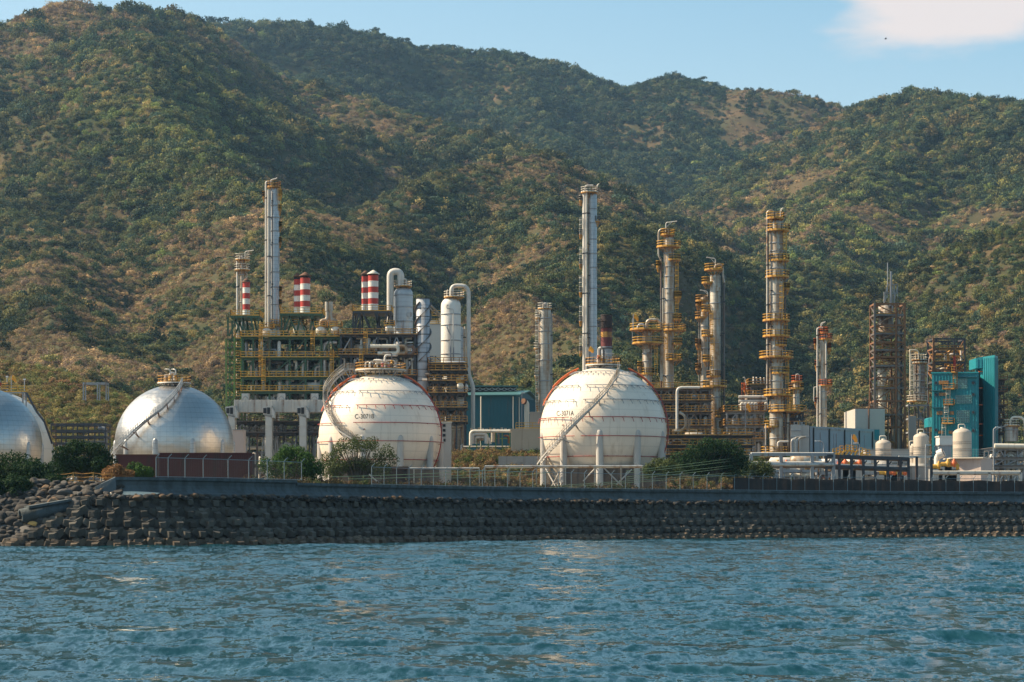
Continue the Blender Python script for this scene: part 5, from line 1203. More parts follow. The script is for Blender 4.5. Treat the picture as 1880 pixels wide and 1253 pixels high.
# drums on the upper deck
def drum(label, px, py, rpx, Y, L_=6, m='cream', saddle=True, g=None, stub=None):
    s_ = Y/F; r = rpx*s_; c = Vector((PX(px, Y), Y, PZ(py, Y))); t_ = thing('drum', label, 'drum', (c.x, c.y, c.z-r), g)
    q = MB(); n = 20; P = [(c.x, c.y-.55*r, c.z)]
    q.tube([(c.x, c.y-r*.5, c.z), (c.x, c.y-r*.42, c.z), (c.x, c.y-r*.2, c.z), (c.x, c.y, c.z), (c.x, c.y+L_, c.z)], 0, 20, rs=[r*.2, r*.55, r*.88, r, r]); q.build('shell', m, t_)
    q = MB(); q.bx(c.x-r*.8, c.x+r*.8, c.y+.6, c.y+1.1, c.z-r-.5, c.z-r*.5); q.bx(c.x-r*.8, c.x+r*.8, c.y+L_-1, c.y+L_-.5, c.z-r-.5, c.z-r*.5); q.build('saddle', 'grey', t_)
    q = MB(); rail(q, [(c.x-r*1.2, c.y-.3, c.z+r*.95), (c.x+r*1.2, c.y-.3, c.z+r*.95), (c.x+r*1.2, c.y+3, c.z+r*.95)], 1.0, w=.1, sp=1.0); q.bx(c.x-r*1.2, c.x+r*1.2, c.y-.3, c.y+3, c.z+r*.9, c.z+r*.95); q.build('walkway', 'yellow', t_)
    if stub: q = MB(); a, h = stub; q.tube(elbow_path([(c.x, c.y+1, c.z+r), (c.x, c.y+1, c.z+r+1.2), (c.x+a*s_, c.y+1, c.z+r+1.4), (c.x+a*s_, c.y+1, c.z+r+h)], .8), .42, 10); q.tube([(c.x+a*s_, c.y+1, c.z+r+h), (c.x+a*s_, c.y+1, c.z+r+h+2)], .55, 10); q.build('vent_pipe', 'clad', t_)
drum('round ended white drum at the foot of the tallest left column', 489.5, 611.5, 10, 486)
drum('round ended drum, left of the two side by side above the green frame', 588.5, 608, 9, 486, stub=(12, 3.2))
drum('round ended drum, right of the two side by side above the green frame', 616, 608, 9, 486, stub=(-10, 3.2))
drum('white round ended drum under the first hooped pipe', 714.5, 604.5, 7.5, 486)
drum('beige bulky drum beneath the middle pair of striped chimneys', 549, 606, 11, 495, 5, 'cream')
# three return bends in a row
t_ = thing('heat_exchanger', 'bank of three return bends on the dark frame above the C-3071B sphere', 'heat exchanger', at(735, 655, 483))
for i, (px, m_) in enumerate(((724, 'cream'), (739, 'clad'), (753, 'piped'))):
    Y = 482.5+i*.3; x = PX(px, Y); q = MB(); q.tube(elbow_path([(x-5, Y, PZ(636, Y)), (x+.8, Y, PZ(636, Y)), (x+.8, Y, PZ(649, Y)), (x-3.5, Y, PZ(649, Y))], .75, 6), .38, 12); q.build('return_bend', m_, t_)
# ribbed ducts and hoods under the frame
Y = 482
for i, (a, b) in enumerate(((430.5, 480), (481.5, 535.5), (537, 600))):
    t_ = thing('duct', ['ribbed pale duct, left piece, under the green frame', 'ribbed pale duct, middle piece, under the green frame', 'ribbed pale duct, right piece, running behind the C-3071B sphere'][i], 'duct', (PX((a+b)/2, Y), Y, PZ(757, Y)), 'ribbed ducts under the process frame')
    q = MB(); x0, x1 = PX(a, Y), PX(b, Y); q.bx(x0, x1, Y, Y+4, PZ(757, Y), PZ(734.5, Y)); n = int((b-a)/6)
    for k in range(n+1): x = x0+(x1-x0)*k/n; q.bx(x-.09, x+.09, Y-.22, Y+4.1, PZ(757.5, Y), PZ(734, Y))
    q.build('casing', 'duct', t_)
    c = (450, 516, 577)[i]; q = MB(); q.bx(PX(c-7, Y), PX(c+7, Y), Y+.5, Y+2.5, PZ(734, Y), PZ(722.5, Y)); q.build('riser_box', 'duct', t_)
    q = MB(); q.bar((PX(c-6, Y), Y+.42, PZ(733, Y)), (PX(c, Y), Y+.42, PZ(727, Y)), .12); q.bar((PX(c+6, Y), Y+.42, PZ(733, Y)), (PX(c, Y), Y+.42, PZ(727, Y)), .12); q.build('stiffener', 'grey', t_)
for i, x in enumerate((419, 487, 549.5)):
    t_ = thing('air_intake', ['hooded air intake tower half behind the silver dome', 'hooded air intake tower, middle one under the ribbed duct', 'hooded air intake tower nearest the C-3071B sphere'][i], 'air intake', (PX(x+6, Y-3), Y-3, GZ), 'hooded air intakes')
    Yh = Y-3; q = MB(); q.bx(PX(x, Yh), PX(x+12, Yh), Yh, Yh+3, GZ, PZ(762, Yh)); n = 9
    for k in range(n+1): z = GZ+(PZ(764, Yh)-GZ)*k/n; q.bx(PX(x, Yh)-.1, PX(x+12, Yh)+.1, Yh-.14, Yh+3, z-.07, z+.07)
    q.build('shaft', 'duct', t_)
    q = MB(); P = [at(x-4, 759, Yh), at(x-5.5, 747.5, Yh), at(x+11, 745, Yh), at(x+17, 757, Yh), at(x+17, 768, Yh), at(x, 764, Yh)]
    vs = [tuple(p) for p in P]+[(p.x, p.y+3.2, p.z) for p in P]; n = 6; q.add(vs, [tuple(range(n))[::-1], tuple(range(n, 2*n))]+[(k, (k+1) % n, n+(k+1) % n, n+k) for k in range(n)]); q.build('hood', 'duct', t_)
    q = MB(); q.bx(PX(x-3.6, Yh), PX(x+2.5, Yh), Yh-.06, Yh+.02, PZ(759.5, Yh), PZ(749.5, Yh)); q.bx(PX(x+3.4, Yh), PX(x+9, Yh), Yh-.06, Yh+.02, PZ(760.5, Yh), PZ(748.5, Yh)); q.build('louvre', 'black', t_)
frame('pipe_rack', 'dark ground level steelwork beneath the ribbed ducts', 'pipe rack', [432, 458, 472, 496, 520, 545, 568, 598], [0, 6], [775, 795], 487, mats=('dark', 'grey', 'piped'), seed=14, pipes=44, vessels=10, post=.3, mesh_deck='dark')
t_ = thing('equipment_box', 'plain grey box standing right of the silver dome', 'cabinet', (PX(437, 450), 450, GZ)); q = MB(); q.bx(PX(427, 450), PX(447, 450), 450, 454, GZ, PZ(790, 450)); q.build('casing', 'shedpink', t_); q = MB(); q.bx(PX(426, 450), PX(448, 450), 449.8, 454.2, PZ(790, 450)+.002, PZ(789, 450)); q.build('lid', 'grey', t_)
# vessel-side pipework between spiral stack and teal shed
frame('process_structure', 'cramped dark and rusty process frame between the spiral stack and the teal shed', 'process frame', [790, 806, 822, 838, 853], [0, 5, 10], [668, 681, 700, 722, 749, 775], 476, mats=('dark', 'rust', 'rustyellow'), seed=21, pipes=52, vessels=16, mesh_deck='dark', post=.3)
drum('orange ended horizontal drum beside the second hooped pipe', 845, 708.5, 6, 474, 4, 'cream')
# frame right of sphere A
frame('process_structure', 'dark process frame with yellow rails behind the right side of the C-3071A sphere', 'process frame', [1196, 1214, 1236, 1262, 1286, 1303], [0, 5, 10], [714, 736, 757, 782], 462, mats=('piped', 'cladrust', 'rustyellow'), seed=22, pipes=86, vessels=30, mesh_deck='dark')
t_ = thing('pipe_loop', 'pair of pale S bent pipes at the right of the C-3071A sphere', 'pipe', at(1255, 800, 455))
for pts, w, m_ in (([(1243, 790), (1243, 712), (1285, 712)], 5, 'pipew'), ([(1247, 757), (1258, 764), (1259, 785), (1250, 791), (1234, 792)], 5, 'clad'), ([(1264, 770), (1265, 792), (1255, 798)], 3, 'clad')):
    q = MB(); q.tube(elbow_path([(PX(a, 455), 455, PZ(b, 455)) for a, b in pts], 1.0, 6), w*455/F/2, 10); q.build('pipe', m_, t_)
frame('process_structure', 'low rusty frame of pipes left of the biggest column', 'process frame', [1335, 1352, 1368, 1386, 1402], [0, 6, 12], [756, 781, 806], 458, mats=('grey', 'grey', 'rustyellow'), seed=23, pipes=84, vessels=28, mesh_deck='piped', base=None, post=.34)
# manifold and burners on top of it
t_ = thing('pipe_manifold', 'stack of pale horizontal header pipes above the low rusty frame', 'pipe manifold', at(1385, 756, 459))
for py in (729, 737, 745): q = MB(); q.tube([(PX(1356, 459), 459, PZ(py, 459)), (PX(1409, 459), 459, PZ(py, 459))], .3, 10); q.build('header', 'pipew', t_)
for i in range(8): x = PX(1360+i*6.2, 459); q = MB(); q.tube(elbow_path([(x, 458.4, PZ(754, 459)), (x, 458.4, PZ(741, 459)), (x+.5, 458.4, PZ(741, 459)), (x+.5, 458.4, PZ(752, 459))], .3), .2, 8); q.build('branch_pipe', random.Random(i).choice(['pipew', 'cream', 'rust']), t_)
for i, px in enumerate((1383.5, 1389, 1396.5, 1403)):
    column('soot topped vertical tube in the row left of the biggest column', px-1.6, px+1.6, 692+i*.5, 462, ybot=729, m='cladrust', cat='vent tube', name='vent_tube', group='row of soot topped tubes', dome=.1, bands=(700, 715))
q = None
frame('burner_platform', 'orange railed platform around the soot topped tubes', 'platform', [1379, 1408], [0, 4], [707, 729], 461, mats=('piped', 'piped', 'rustyellow'), seed=5, post=.25, base=755)
column('stubby pale column with orange ladder cage, left of the soot topped tubes', 1368, 1377, 713, 463, ybot=756, m='clad', rl='orange', plats=[(718, 1365, 1380)], ladders=[(1364, 703, 735)], goose=[([(1371, 714), (1367, 693), (1364, 694)], 1.6, 'pipew')])
frame('process_structure', 'tall narrow dark frame against the right side of the biggest column', 'process frame', [1441, 1450, 1461, 1474], [0, 5], [756, 785, 810], 459, mats=('dark', 'dark', 'rustyellow'), seed=25, pipes=22, vessels=6, mesh_deck='dark', post=.34)
# small things left on the hill and behind the bushes
frame('pipe_rack', 'blue grey pipe rack behind the bush between the domes', 'pipe rack', [94, 113, 134, 154, 174, 194], [0, 5], [777, 789, 800, 812], 470, mats=('dark', 'grey', 'grey'), seed=31, pipes=14, vessels=0, mesh_deck='dark', post=.22, inrail=False, decks=False, pmats=('grey', 'piped', 'grey'))
frame('pipe_trestle', 'small pipe trestle on the scrubby hill left of the silver dome', 'pipe trestle', [153, 179, 195], [0, 3], [702], 560, mats=('grey', 'grey', 'grey'), seed=32, pipes=0, mesh_deck='dark', post=.28, base=735, decks=False, brace=False)
# ---------------- buildings ----------------
def ribbed_wall(q, a, b, z0, z1, sp=.45, d=.09, w=.16):
    """vertical ribs on the face running from a to b (x, y), standing proud of it"""
    a = Vector((*a, 0)); b = Vector((*b, 0)); L_ = (b-a).length; dd = (b-a)/L_; nn = Vector((dd.y, -dd.x, 0)); n = int(L_/sp)
    for i in range(n):
        c = a+dd*(i+.5)*L_/n+nn*d/2; q.box((c.x, c.y, (z0+z1)/2), (w, d, z1-z0), math.atan2(dd.y, dd.x))
# white building with the dark blue letters behind the hooped vessels
Y = 560; t_ = thing('office_block', 'tall pale block with navy letters behind the hooped vessels', 'building', (PX(797, Y), Y, GZ))
q = MB(); q.bx(PX(772, Y), PX(829, Y), Y, Y+14, GZ, PZ(597, Y)); q.build('wall', 'wallwhite', t_)
q = MB(); q.bx(PX(771.5, Y), PX(829.5, Y), Y-.1, Y+14.1, PZ(597, Y)+.002, PZ(595.5, Y)); q.build('coping', 'grey', t_)
q = MB(); q.bx(PX(785, Y), PX(812, Y), Y-.06, Y-.003, PZ(666, Y), PZ(652.5, Y)); q.build('sign_board', 'tank', t_)
C0 = Vector((0, Y-.09, 0)); lettering('EN', C0, 0, 799.5, 659.5, 23, 11, Y, t_, 'navy')
q = MB(); q.bx(PX(789, Y), PX(803, Y), Y+1, Y+2, PZ(596, Y), PZ(588, Y)); q.bx(PX(805, Y), PX(811, Y), Y+1, Y+3, PZ(596, Y), PZ(584, Y)); q.build('roof_unit', 'cream', t_)
q = MB(); rail(q, [(PX(788, Y), Y+.5, PZ(595.5, Y)), (PX(814, Y), Y+.5, PZ(595.5, Y))], 1.3, w=.12); rail(q, [(PX(793, Y), Y+.5, PZ(580, Y)), (PX(811, Y), Y+.5, PZ(580, Y))], 1.3, w=.12); q.build('railing', 'yellow', t_)
q = MB(); q.tube([at(789, 559, Y-20), at(812, 582, Y-20)], .22, 6); q.tube([at(789, 566, Y-20), at(810, 585, Y-20)], .16, 6); o = q.build('guy_rod', 'clad'); tag(o, 'pair of slanting rods between the spiral stack and the white vessel', 'rod')
# teal shed
Y = 540; t_ = thing('warehouse', 'dark teal sheet metal shed with a ridge vent, left of the C-3071A sphere', 'building', (PX(925, Y), Y, GZ))
xa, xb, xc = PX(846, Y), PX(947, Y), PX(985.5, Y+22)
A_, B_, C_ = (xa, Y+2), (xb, Y), (xc, Y+26)
ze = PZ(726, Y); zr = PZ(714, Y)
q = MB(); q.add([(A_[0], A_[1], GZ), (B_[0], B_[1], GZ), (C_[0], C_[1], GZ), (A_[0], A_[1]+26, GZ), (A_[0], A_[1], ze), (B_[0], B_[1], ze), (C_[0], C_[1], ze), (A_[0], A_[1]+26, ze), ((B_[0]+C_[0])/2, (B_[1]+C_[1])/2, ze+1.35), (A_[0], A_[1]+13, ze+1.35)],
    [(0, 1, 5, 4), (1, 2, 6, 8, 5), (2, 3, 7, 6), (3, 0, 4, 9, 7)]); ribbed_wall(q, A_, B_, GZ, ze-.1, .8, .07, .14); ribbed_wall(q, B_, C_, GZ, ze-.1, .8, .07, .14); q.build('wall', 'tealdark', t_)
q = MB(); m_ = ((B_[0]+C_[0])/2, (B_[1]+C_[1])/2)
for (p0, p1, p2, p3) in (((A_[0]-.5, A_[1]-1, ze-.1), (B_[0]+.9, B_[1]-1, ze-.1), (m_[0]+.9, m_[1], ze+1.6), (A_[0]-.5, A_[1]+13, ze+1.6)), ((m_[0]+.9, m_[1], ze+1.6), (C_[0]+.9, C_[1]+1, ze-.1), (A_[0]-.5, A_[1]+27, ze-.1), (A_[0]-.5, A_[1]+13, ze+1.6))):
    q.add([p0, p1, p2, p3]+[(x, y, z+.22) for x, y, z in (p0, p1, p2, p3)], [(3, 2, 1, 0), (4, 5, 6, 7), (0, 1, 5, 4), (1, 2, 6, 5), (2, 3, 7, 6), (3, 0, 4, 7)])
rf = q.build('roof', 'tealroof', t_)
q = MB(); x1 = PX(948, Y+11); q.bx(A_[0]-.4, x1, Y+10.5, Y+14.5, ze+.9, ze+2.5); q.build('ridge_vent', 'black', rf)
q = MB(); q.bx(A_[0]-.6, x1+.4, Y+9.6, Y+15.4, ze+2.52, ze+2.85); q.build('vent_roof', 'tealroof', rf)
q = MB()
for i in range(9): x = A_[0]+(x1-A_[0])*(i+.5)/9; q.bar((x-.8, Y+10.4, ze+1.6), (x+.8, Y+10.4, ze+2.35), .16); q.bar((x+.8, Y+10.4, ze+1.6), (x-.8, Y+10.4, ze+2.35), .16)
q.build('vent_brace', 'galv', rf)
q = MB()
for x, y in ((PX(883, Y), Y-.1), (PX(942, Y), Y-.1), (PX(953, Y), Y+3.3)): q.tube([(x, y-.1, GZ), (x, y-.1, ze-.3)], .14, 6)
q.build('downpipe', 'cream', t_)
for px, py, Y_, lb in ((958, 722, 500, 'lamp post with twin arms in front of the teal shed'),):
    t_ = thing('lamp_post', lb, 'lamp post', (PX(px, Y_), Y_, GZ)); q = MB(); q.tube([(PX(px, Y_), Y_, GZ), (PX(px, Y_), Y_, PZ(py, Y_)), ], .12, 6); q.build('pole', 'grey', t_); q = MB(); q.box((PX(px+2.5, Y_), Y_, PZ(py-.5, Y_)), (.8, .4, .2)); q.build('lamp_head', 'lamp', t_)
t_ = thing('exhaust_pipe', 'tan elbowed exhaust pipe with a rusty mouth beside the teal shed', 'pipe', at(966, 800, 490))
q = MB(); q.tube(elbow_path([(PX(967, 490), 490, PZ(795, 490)), (PX(967, 490), 490, PZ(740, 490)), (PX(961, 490), 489.4, PZ(737, 490))], .8), .55, 14); q.build('flue', 'cream', t_)
q = MB(); q.tube([(PX(963.5, 490), 489.6, PZ(738.2, 490)), (PX(960.5, 490), 489.2, PZ(737, 490))], .62, 14); q.build('mouth', 'rustcap', t_)
t_ = thing('exhaust_pipe', 'short rusty pipe mouth showing just left of the C-3071A sphere', 'pipe', at(1002, 800, 490)); q = MB(); q.tube(elbow_path([(PX(1006, 490), 490, PZ(790, 490)), (PX(1006, 490), 490, PZ(737, 490)), (PX(1000, 490), 489.4, PZ(737, 490))], .6), .6, 14); q.build('flue', 'rustcap', t_)
# ribbed beige hut in front of it, low walls, pipes between the spheres
def hut(name, label, cat, xa, xb, py, Y, dep, m, roof, ribs=True, z0=None, over=.15, rot=0):
    zb = GZ if z0 is None else z0; t_ = thing(name, label, cat, (PX((xa+xb)/2, Y), Y, zb)); x0, x1 = PX(xa, Y), PX(xb, Y); z1 = PZ(py, Y)
    q = MB(); q.bx(x0, x1, Y, Y+dep, zb, z1-.15)
    if ribs: ribbed_wall(q, (x0, Y), (x1, Y), zb+.1, z1-.2)
    q.build('wall', m, t_); q = MB(); q.bx(x0-over, x1+over, Y-over, Y+dep+over, z1-.148, z1+.05); q.build('roof', roof, t_); return t_
t_ = hut('equipment_shelter', 'ribbed beige equipment shelter with a yellow railed roof between the spheres', 'shelter', 938, 993, 788, 450, 6, 'corr', 'corr')
q = MB(); rail(q, [(PX(947, 450), 450, PZ(787, 450)), (PX(993, 450), 450, PZ(787, 450))], 1.1, w=.1, sp=1.4); q.build('railing', 'yellow', t_)
hut('equipment_shelter', 'plain beige block behind the elbowed exhaust pipe', 'shelter', 973, 996, 757, 495, 5, 'tank', 'tank', False)
t_ = hut('switch_cabinet', 'upright grey cabinet against the right side of the C-3071B sphere', 'cabinet', 812, 828, 775, 432, 3, 'wallwhite', 'cream', False)
q = MB()
for i in range(4): q.bx(PX(813, 432), PX(818, 432), 431.9, 431.99, PZ(784+i*9, 432), PZ(779+i*9, 432))
q.build('louvre', 'black', t_)
t_ = thing('pipe_manifold', 'bent pale pipes on a low green and grey stand before the teal shed', 'pipe manifold', at(890, 800, 455)); Yp = 455
for i, pts in enumerate([[(864, 818), (864, 792), (938, 792)], [(866, 815), (868, 797), (893, 797), (893, 815)], [(872, 815), (872, 803), (896, 803), (900, 816)], [(878, 815), (878, 807), (888, 807)], [(905, 792), (905, 812)], [(915, 796), (915, 815)], [(925, 800), (934, 800), (934, 814)], [(850, 820), (936, 820)]]):
    q = MB(); q.tube(elbow_path([(PX(a, Yp), Yp+i*.25, PZ(b, Yp)) for a, b in pts], .7), (.3, .38, .3, .25, .4, .2, .2, .15)[i], 10); q.build('pipe', ('cream', 'pipew', 'pipew', 'clad', 'clad', 'piped', 'rust', 'pipew')[i], t_)
q = MB()
for px in (862, 875, 883, 896, 910, 922, 936): q.bar((PX(px, Yp), Yp+1.5, GZ), (PX(px, Yp), Yp+1.5, PZ(792, Yp)), .2)
q.bar((PX(862, Yp), Yp+1.5, PZ(805, Yp)), (PX(936, Yp), Yp+1.5, PZ(805, Yp)), .16); q.build('stand', 'lime', t_)
q = MB()
for px in range(865, 936, 7): q.tube([(PX(px, Yp), Yp+3, PZ(792, Yp)), (PX(px, Yp), Yp+3, PZ(786+(px % 3), Yp))], .16, 6); q.box((PX(px, Yp), Yp+3, PZ(786+(px % 3), Yp)), (.5, .4, .35))
q.build('instrument', 'clad', t_)
t_ = thing('low_wall', 'weathered low concrete wall in the weeds between the spheres', 'wall', at(950, 840, 441)); q = MB(); q.bx(PX(915, 441), PX(992, 441), 441, 441.6, GZ, PZ(838, 441)); q.build('wall', 'concrete', t_)
# ---------------- long process of buildings at the right ----------------
Y = 460
def poly_building(name, label, cat, base, heights, m, ribs=0, parts=()):
    t_ = thing(name, label, cat, (base[0][0], base[0][1], GZ)); q = MB(); n = len(base)
    vs = [(x, y, GZ) for x, y in base]+[(x, y, h) for (x, y), h in zip(base, heights)]
    q.add(vs, [tuple(range(n, 2*n))]+[(i, (i+1) % n, n+(i+1) % n, n+i) for i in range(n)])
    if ribs:
        for i in range(n): ribbed_wall(q, base[i], base[(i+1) % n], GZ, min(heights[i], heights[(i+1) % n])-.1, ribs)
    q.build('wall', m, t_); return t_
Ya, Yb = 452, 474
bA, bB = (PX(1487.5, Ya), Ya), (PX(1604, Yb), Yb)
t_ = poly_building('shed', 'long blue grey panelled shed with dark seams, left of the pale building', 'building', [bA, bB, (bB[0]-3, bB[1]+12), (bA[0]-3, bA[1]+12)], [PZ(783, Ya), PZ(788.6, Yb), PZ(786, Yb), PZ(781, Ya)], 'bluegrey')
q = MB(); a_, b_ = Vector((*bA, 0)), Vector((*bB, 0)); dd = (b_-a_).normalized(); nn = Vector((dd.y, -dd.x, 0))
for f in (.045, .285, .525, .76, .975): p = a_.lerp(b_, f)+nn*.1; q.box((p.x, p.y, (GZ+PZ(785, Ya))/2), (.30, .2, PZ(785, Ya)-GZ), math.atan2(dd.y, dd.x))
q.build('seam_post', 'black', t_)
q = MB()
for f in (.15, .36, .4, .63, .85): p = a_.lerp(b_, f)+nn*.04; q.box((p.x, p.y, (GZ+PZ(793, Ya))/2), (.16, .08, PZ(793, Ya)-GZ), math.atan2(dd.y, dd.x))
p = a_.lerp(b_, .5)+nn*.03; q.box((p.x, p.y, PZ(790.5, 463)), ((b_-a_).length*.96, .06, .35), math.atan2(dd.y, dd.x)); q.build('panel_joint', 'grey', t_)
t_ = thing('equipment_block', 'pale boxy air handling block at the left end of the blue grey shed', 'equipment', (PX(1468, 450), 450, GZ))
q = MB(); q.bx(PX(1452, 450), PX(1470, 450), 450, 455, GZ, PZ(780, 450)); q.bx(PX(1471, 450), PX(1487, 450), 451, 455, GZ, PZ(781, 450)); q.bx(PX(1459, 450), PX(1466, 450), 451, 453, PZ(780, 450)-.1, PZ(774.5, 450)); q.bx(PX(1473, 450), PX(1480, 450), 452, 454, PZ(781, 450)-.1, PZ(774.5, 450)); q.build('casing', 'wallwhite', t_)
q = MB(); q.bx(PX(1451, 450), PX(1488, 450), 449.8, 450-.01, PZ(803.5, 450), PZ(802, 450)); q.bx(PX(1451, 450), PX(1470, 450), 449.85, 449.99, PZ(791.5, 450), PZ(790.5, 450)); q.build('ledge', 'grey', t_)
q = MB(); 
for px in (1462.5, 1476.5): q.tube([(PX(px, 450), 450.97, PZ(777, 450)), (PX(px, 450), 450.7, PZ(777, 450))], .22, 12)
q.build('fan', 'black', t_)
t_ = thing('pipe_bundle', 'bundle of grey vertical pipes bending over in front of the pale air handling block', 'pipes', (PX(1460, 440), 440, GZ))
for i in range(6): x = PX(1453+i*2.6, 440); q = MB(); q.tube(elbow_path([(x, 440, GZ), (x, 440, PZ(806-i % 3, 440)), (x+1.5, 440.5, PZ(804-i % 3, 440))], .8), .16, 8); q.build('pipe', ('pipe', 'grey', 'clad')[i % 3], t_)
Y = 486; t_ = thing('building', 'pale windowless ribbed building left of the lattice tower', 'building', (PX(1600, Y), Y, GZ))
q = MB(); q.bx(PX(1570, Y), PX(1624.5, Y), Y, Y+16, GZ, PZ(751, Y)); ribbed_wall(q, (PX(1570, Y), Y), (PX(1624, Y), Y), GZ, PZ(752, Y), .8, .04, .1); q.build('wall', 'wallwhite', t_)
q = MB(); q.bx(PX(1605, Y), PX(1614.5, Y), Y-.12, Y-.06, PZ(808, Y), PZ(789, Y)); q.build('door', 'teal', t_)
q = MB(); rail(q, [(PX(1571, Y), Y+.3, PZ(751, Y)), (PX(1624, Y), Y+.3, PZ(751, Y))], 1.0, w=.09); q.build('railing', 'rust', t_)
q = MB(); q.tube([(PX(1595, Y), Y-.2, GZ), (PX(1595, Y), Y-.2, PZ(751, Y))], .12, 6); q.tube([(PX(1595, Y), Y, PZ(752, Y)), (PX(1595.5, Y), Y, PZ(718, Y))], .06, 5); q.build('mast', 'rust', t_)
# lattice tower with masts
def lattice(label, xs, Y, dep, levels, m1, m2, seed, base=None, rails=True, name='lattice_tower', stairs=True, group=None):
    zb = GZ if base is None else PZ(base, Y); t_ = thing(name, label, 'lattice tower', (PX(xs[0], Y), Y, zb)); X = [PX(x, Y) for x in xs]; Z = [PZ(p, Y) for p in levels]+[zb]; rng = random.Random(seed)
    for x in X:
        for yo in (0, dep): q = MB(); q.bx(x-.2, x+.2, Y+yo-.2, Y+yo+.2, zb, Z[0]); q.build('leg', m1 if x != X[0] or yo else m2, t_)
    for i, z in enumerate(Z[:-1]):
        q = MB()
        for yo in (0, dep): q.bx(X[0], X[-1], Y+yo-.14, Y+yo+.14, z-.4, z)
        for x in (X[0], X[-1]): q.bx(x-.14, x+.14, Y, Y+dep, z-.38, z-.02)
        q.build('beam', m2 if i % 2 else m1, t_); z2 = Z[i+1]
        for j in range(len(X)-1):
            q = MB(); a, b = (X[j], X[j+1]) if (i+j) % 2 else (X[j+1], X[j])
            q.bar((a, Y, z2), (b, Y, z-.2), .2); q.bar((b, Y+dep, z2), (a, Y+dep, z-.2), .2); q.build('brace', m1, t_)
        q = MB(); q.bar((X[0], Y, z2), (X[0], Y+dep, z-.2), .2); q.bar((X[-1], Y+dep, z2), (X[-1], Y, z-.2), .2); q.build('brace', m2, t_)
        if stairs and i and i % 2:
            q = MB(); q.bx(X[0], X[1], Y+.3, Y+dep-.3, z-.12, z+.02); q.build('deck', 'piped', t_)
            q = MB(); a, b = (X[0]+.8, X[1]-.8) if i % 2 else (X[1]-.8, X[0]+.8); q.bar((a, Y+1.2, z2), (b, Y+1.2, z), .9, .2); q.build('flight', 'cladrust', t_)
            q = MB(); rail(q, [(X[0]+.1, Y+.3, z+.03), (X[1]-.1, Y+.3, z+.03)], 1.1, w=.1, sp=1.2); q.build('railing', 'rustyellow', t_)
    return t_, X, Z
t_, X, Z = lattice('tall rusty lattice tower with antenna masts, left of the teal building', [1606, 1645, 1661], 495, 6, [556.6, 577, 596, 611, 627, 641, 654, 670, 692, 711, 735, 760, 783], 'rust', 'piped', 4)
Y = 495; q = MB()
for x, a, b, w in ((1638.5, 560, 497, .28), (1632.4, 530, 481, .10), (1644.5, 560, 521, .12), (1651, 545, 519, .08), (1626, 556, 535, .1)): q.tube([(PX(x, Y), Y+2, PZ(a, Y)), (PX(x, Y), Y+2, PZ(b, Y))], w, 6)
for a, b in (((1626, 556), (1632, 521)), ((1632, 521), (1632, 545)), ((1644, 556), (1651, 521)), ((1626, 537), (1651, 537)), ((1632, 521), (1651, 521)), ((1637, 521), (1644, 537)), ((1626, 556), (1632, 540)), ((1651, 521), (1651, 545))): q.bar((PX(a[0], Y), Y+2, PZ(a[1], Y)), (PX(b[0], Y), Y+2, PZ(b[1], Y)), .14)
q.build('antenna_mast', 'grey', t_)
q = MB(); r = .95; q.lathe((PX(1623, Y), Y+3, 0), [(r, PZ(770, Y)), (r, PZ(680, Y)), (r*.5, PZ(673, Y)), (.02, PZ(670, Y))], 20, False); q.build('vessel', 'cream', t_)
q = MB(); r = 1.6; q.lathe((PX(1631, Y), Y+3.4, 0), [(r, PZ(620, Y)), (r, PZ(560, Y)), (.02, PZ(558, Y))], 20, False); q.build('vessel', 'cladrust', t_)
for i, px in enumerate((1649, 1652, 1655.5, 1659)): q = MB(); q.tube([(PX(px, Y), Y+1.5+i*.6, GZ), (PX(px, Y), Y+1.5+i*.6, PZ(568+i*9, Y))], .22+.06*(i % 2), 8); q.build('pipe', ('piped', 'clad', 'piped', 'dark')[i], t_)
rg = random.Random(8); pipes_into(t_, rg, 16, PX(1608, Y), PX(1644, Y), Y+1.5, Y+5, GZ+1, PZ(600, Y), Y/F, ('rust', 'clad', 'piped', 'rustyellow'), .1, .22)
t_, X, Z = lattice('rusty steel frame rising from behind the teal building', [1714, 1752, 1771], 505, 7, [621, 639, 664, 678, 700], 'dark', 'rust', 6, stairs=False, name='steel_frame')
Y = 505; pipes_into(t_, rg, 22, PX(1716, Y), PX(1769, Y), Y+1, Y+6, PZ(690, Y), PZ(640, Y), Y/F, ('rust', 'rustyellow', 'pipew', 'piped'), .12, .4)
q = MB(); rail(q, [(PX(1715, Y), Y-.2, PZ(664, Y)), (PX(1770, Y), Y-.2, PZ(664, Y))], 1.3, w=.14); rail(q, [(PX(1724, Y), Y-.2, PZ(644, Y)), (PX(1768, Y), Y-.2, PZ(644, Y))], 1.1, w=.14); q.build('railing', 'rustyellow', t_)
q = MB(); q.bar((PX(1752, Y), Y-.3, PZ(683, Y)), (PX(1752, Y), Y-.3, PZ(655, Y)), .5); q.build('ladder', 'red', t_)
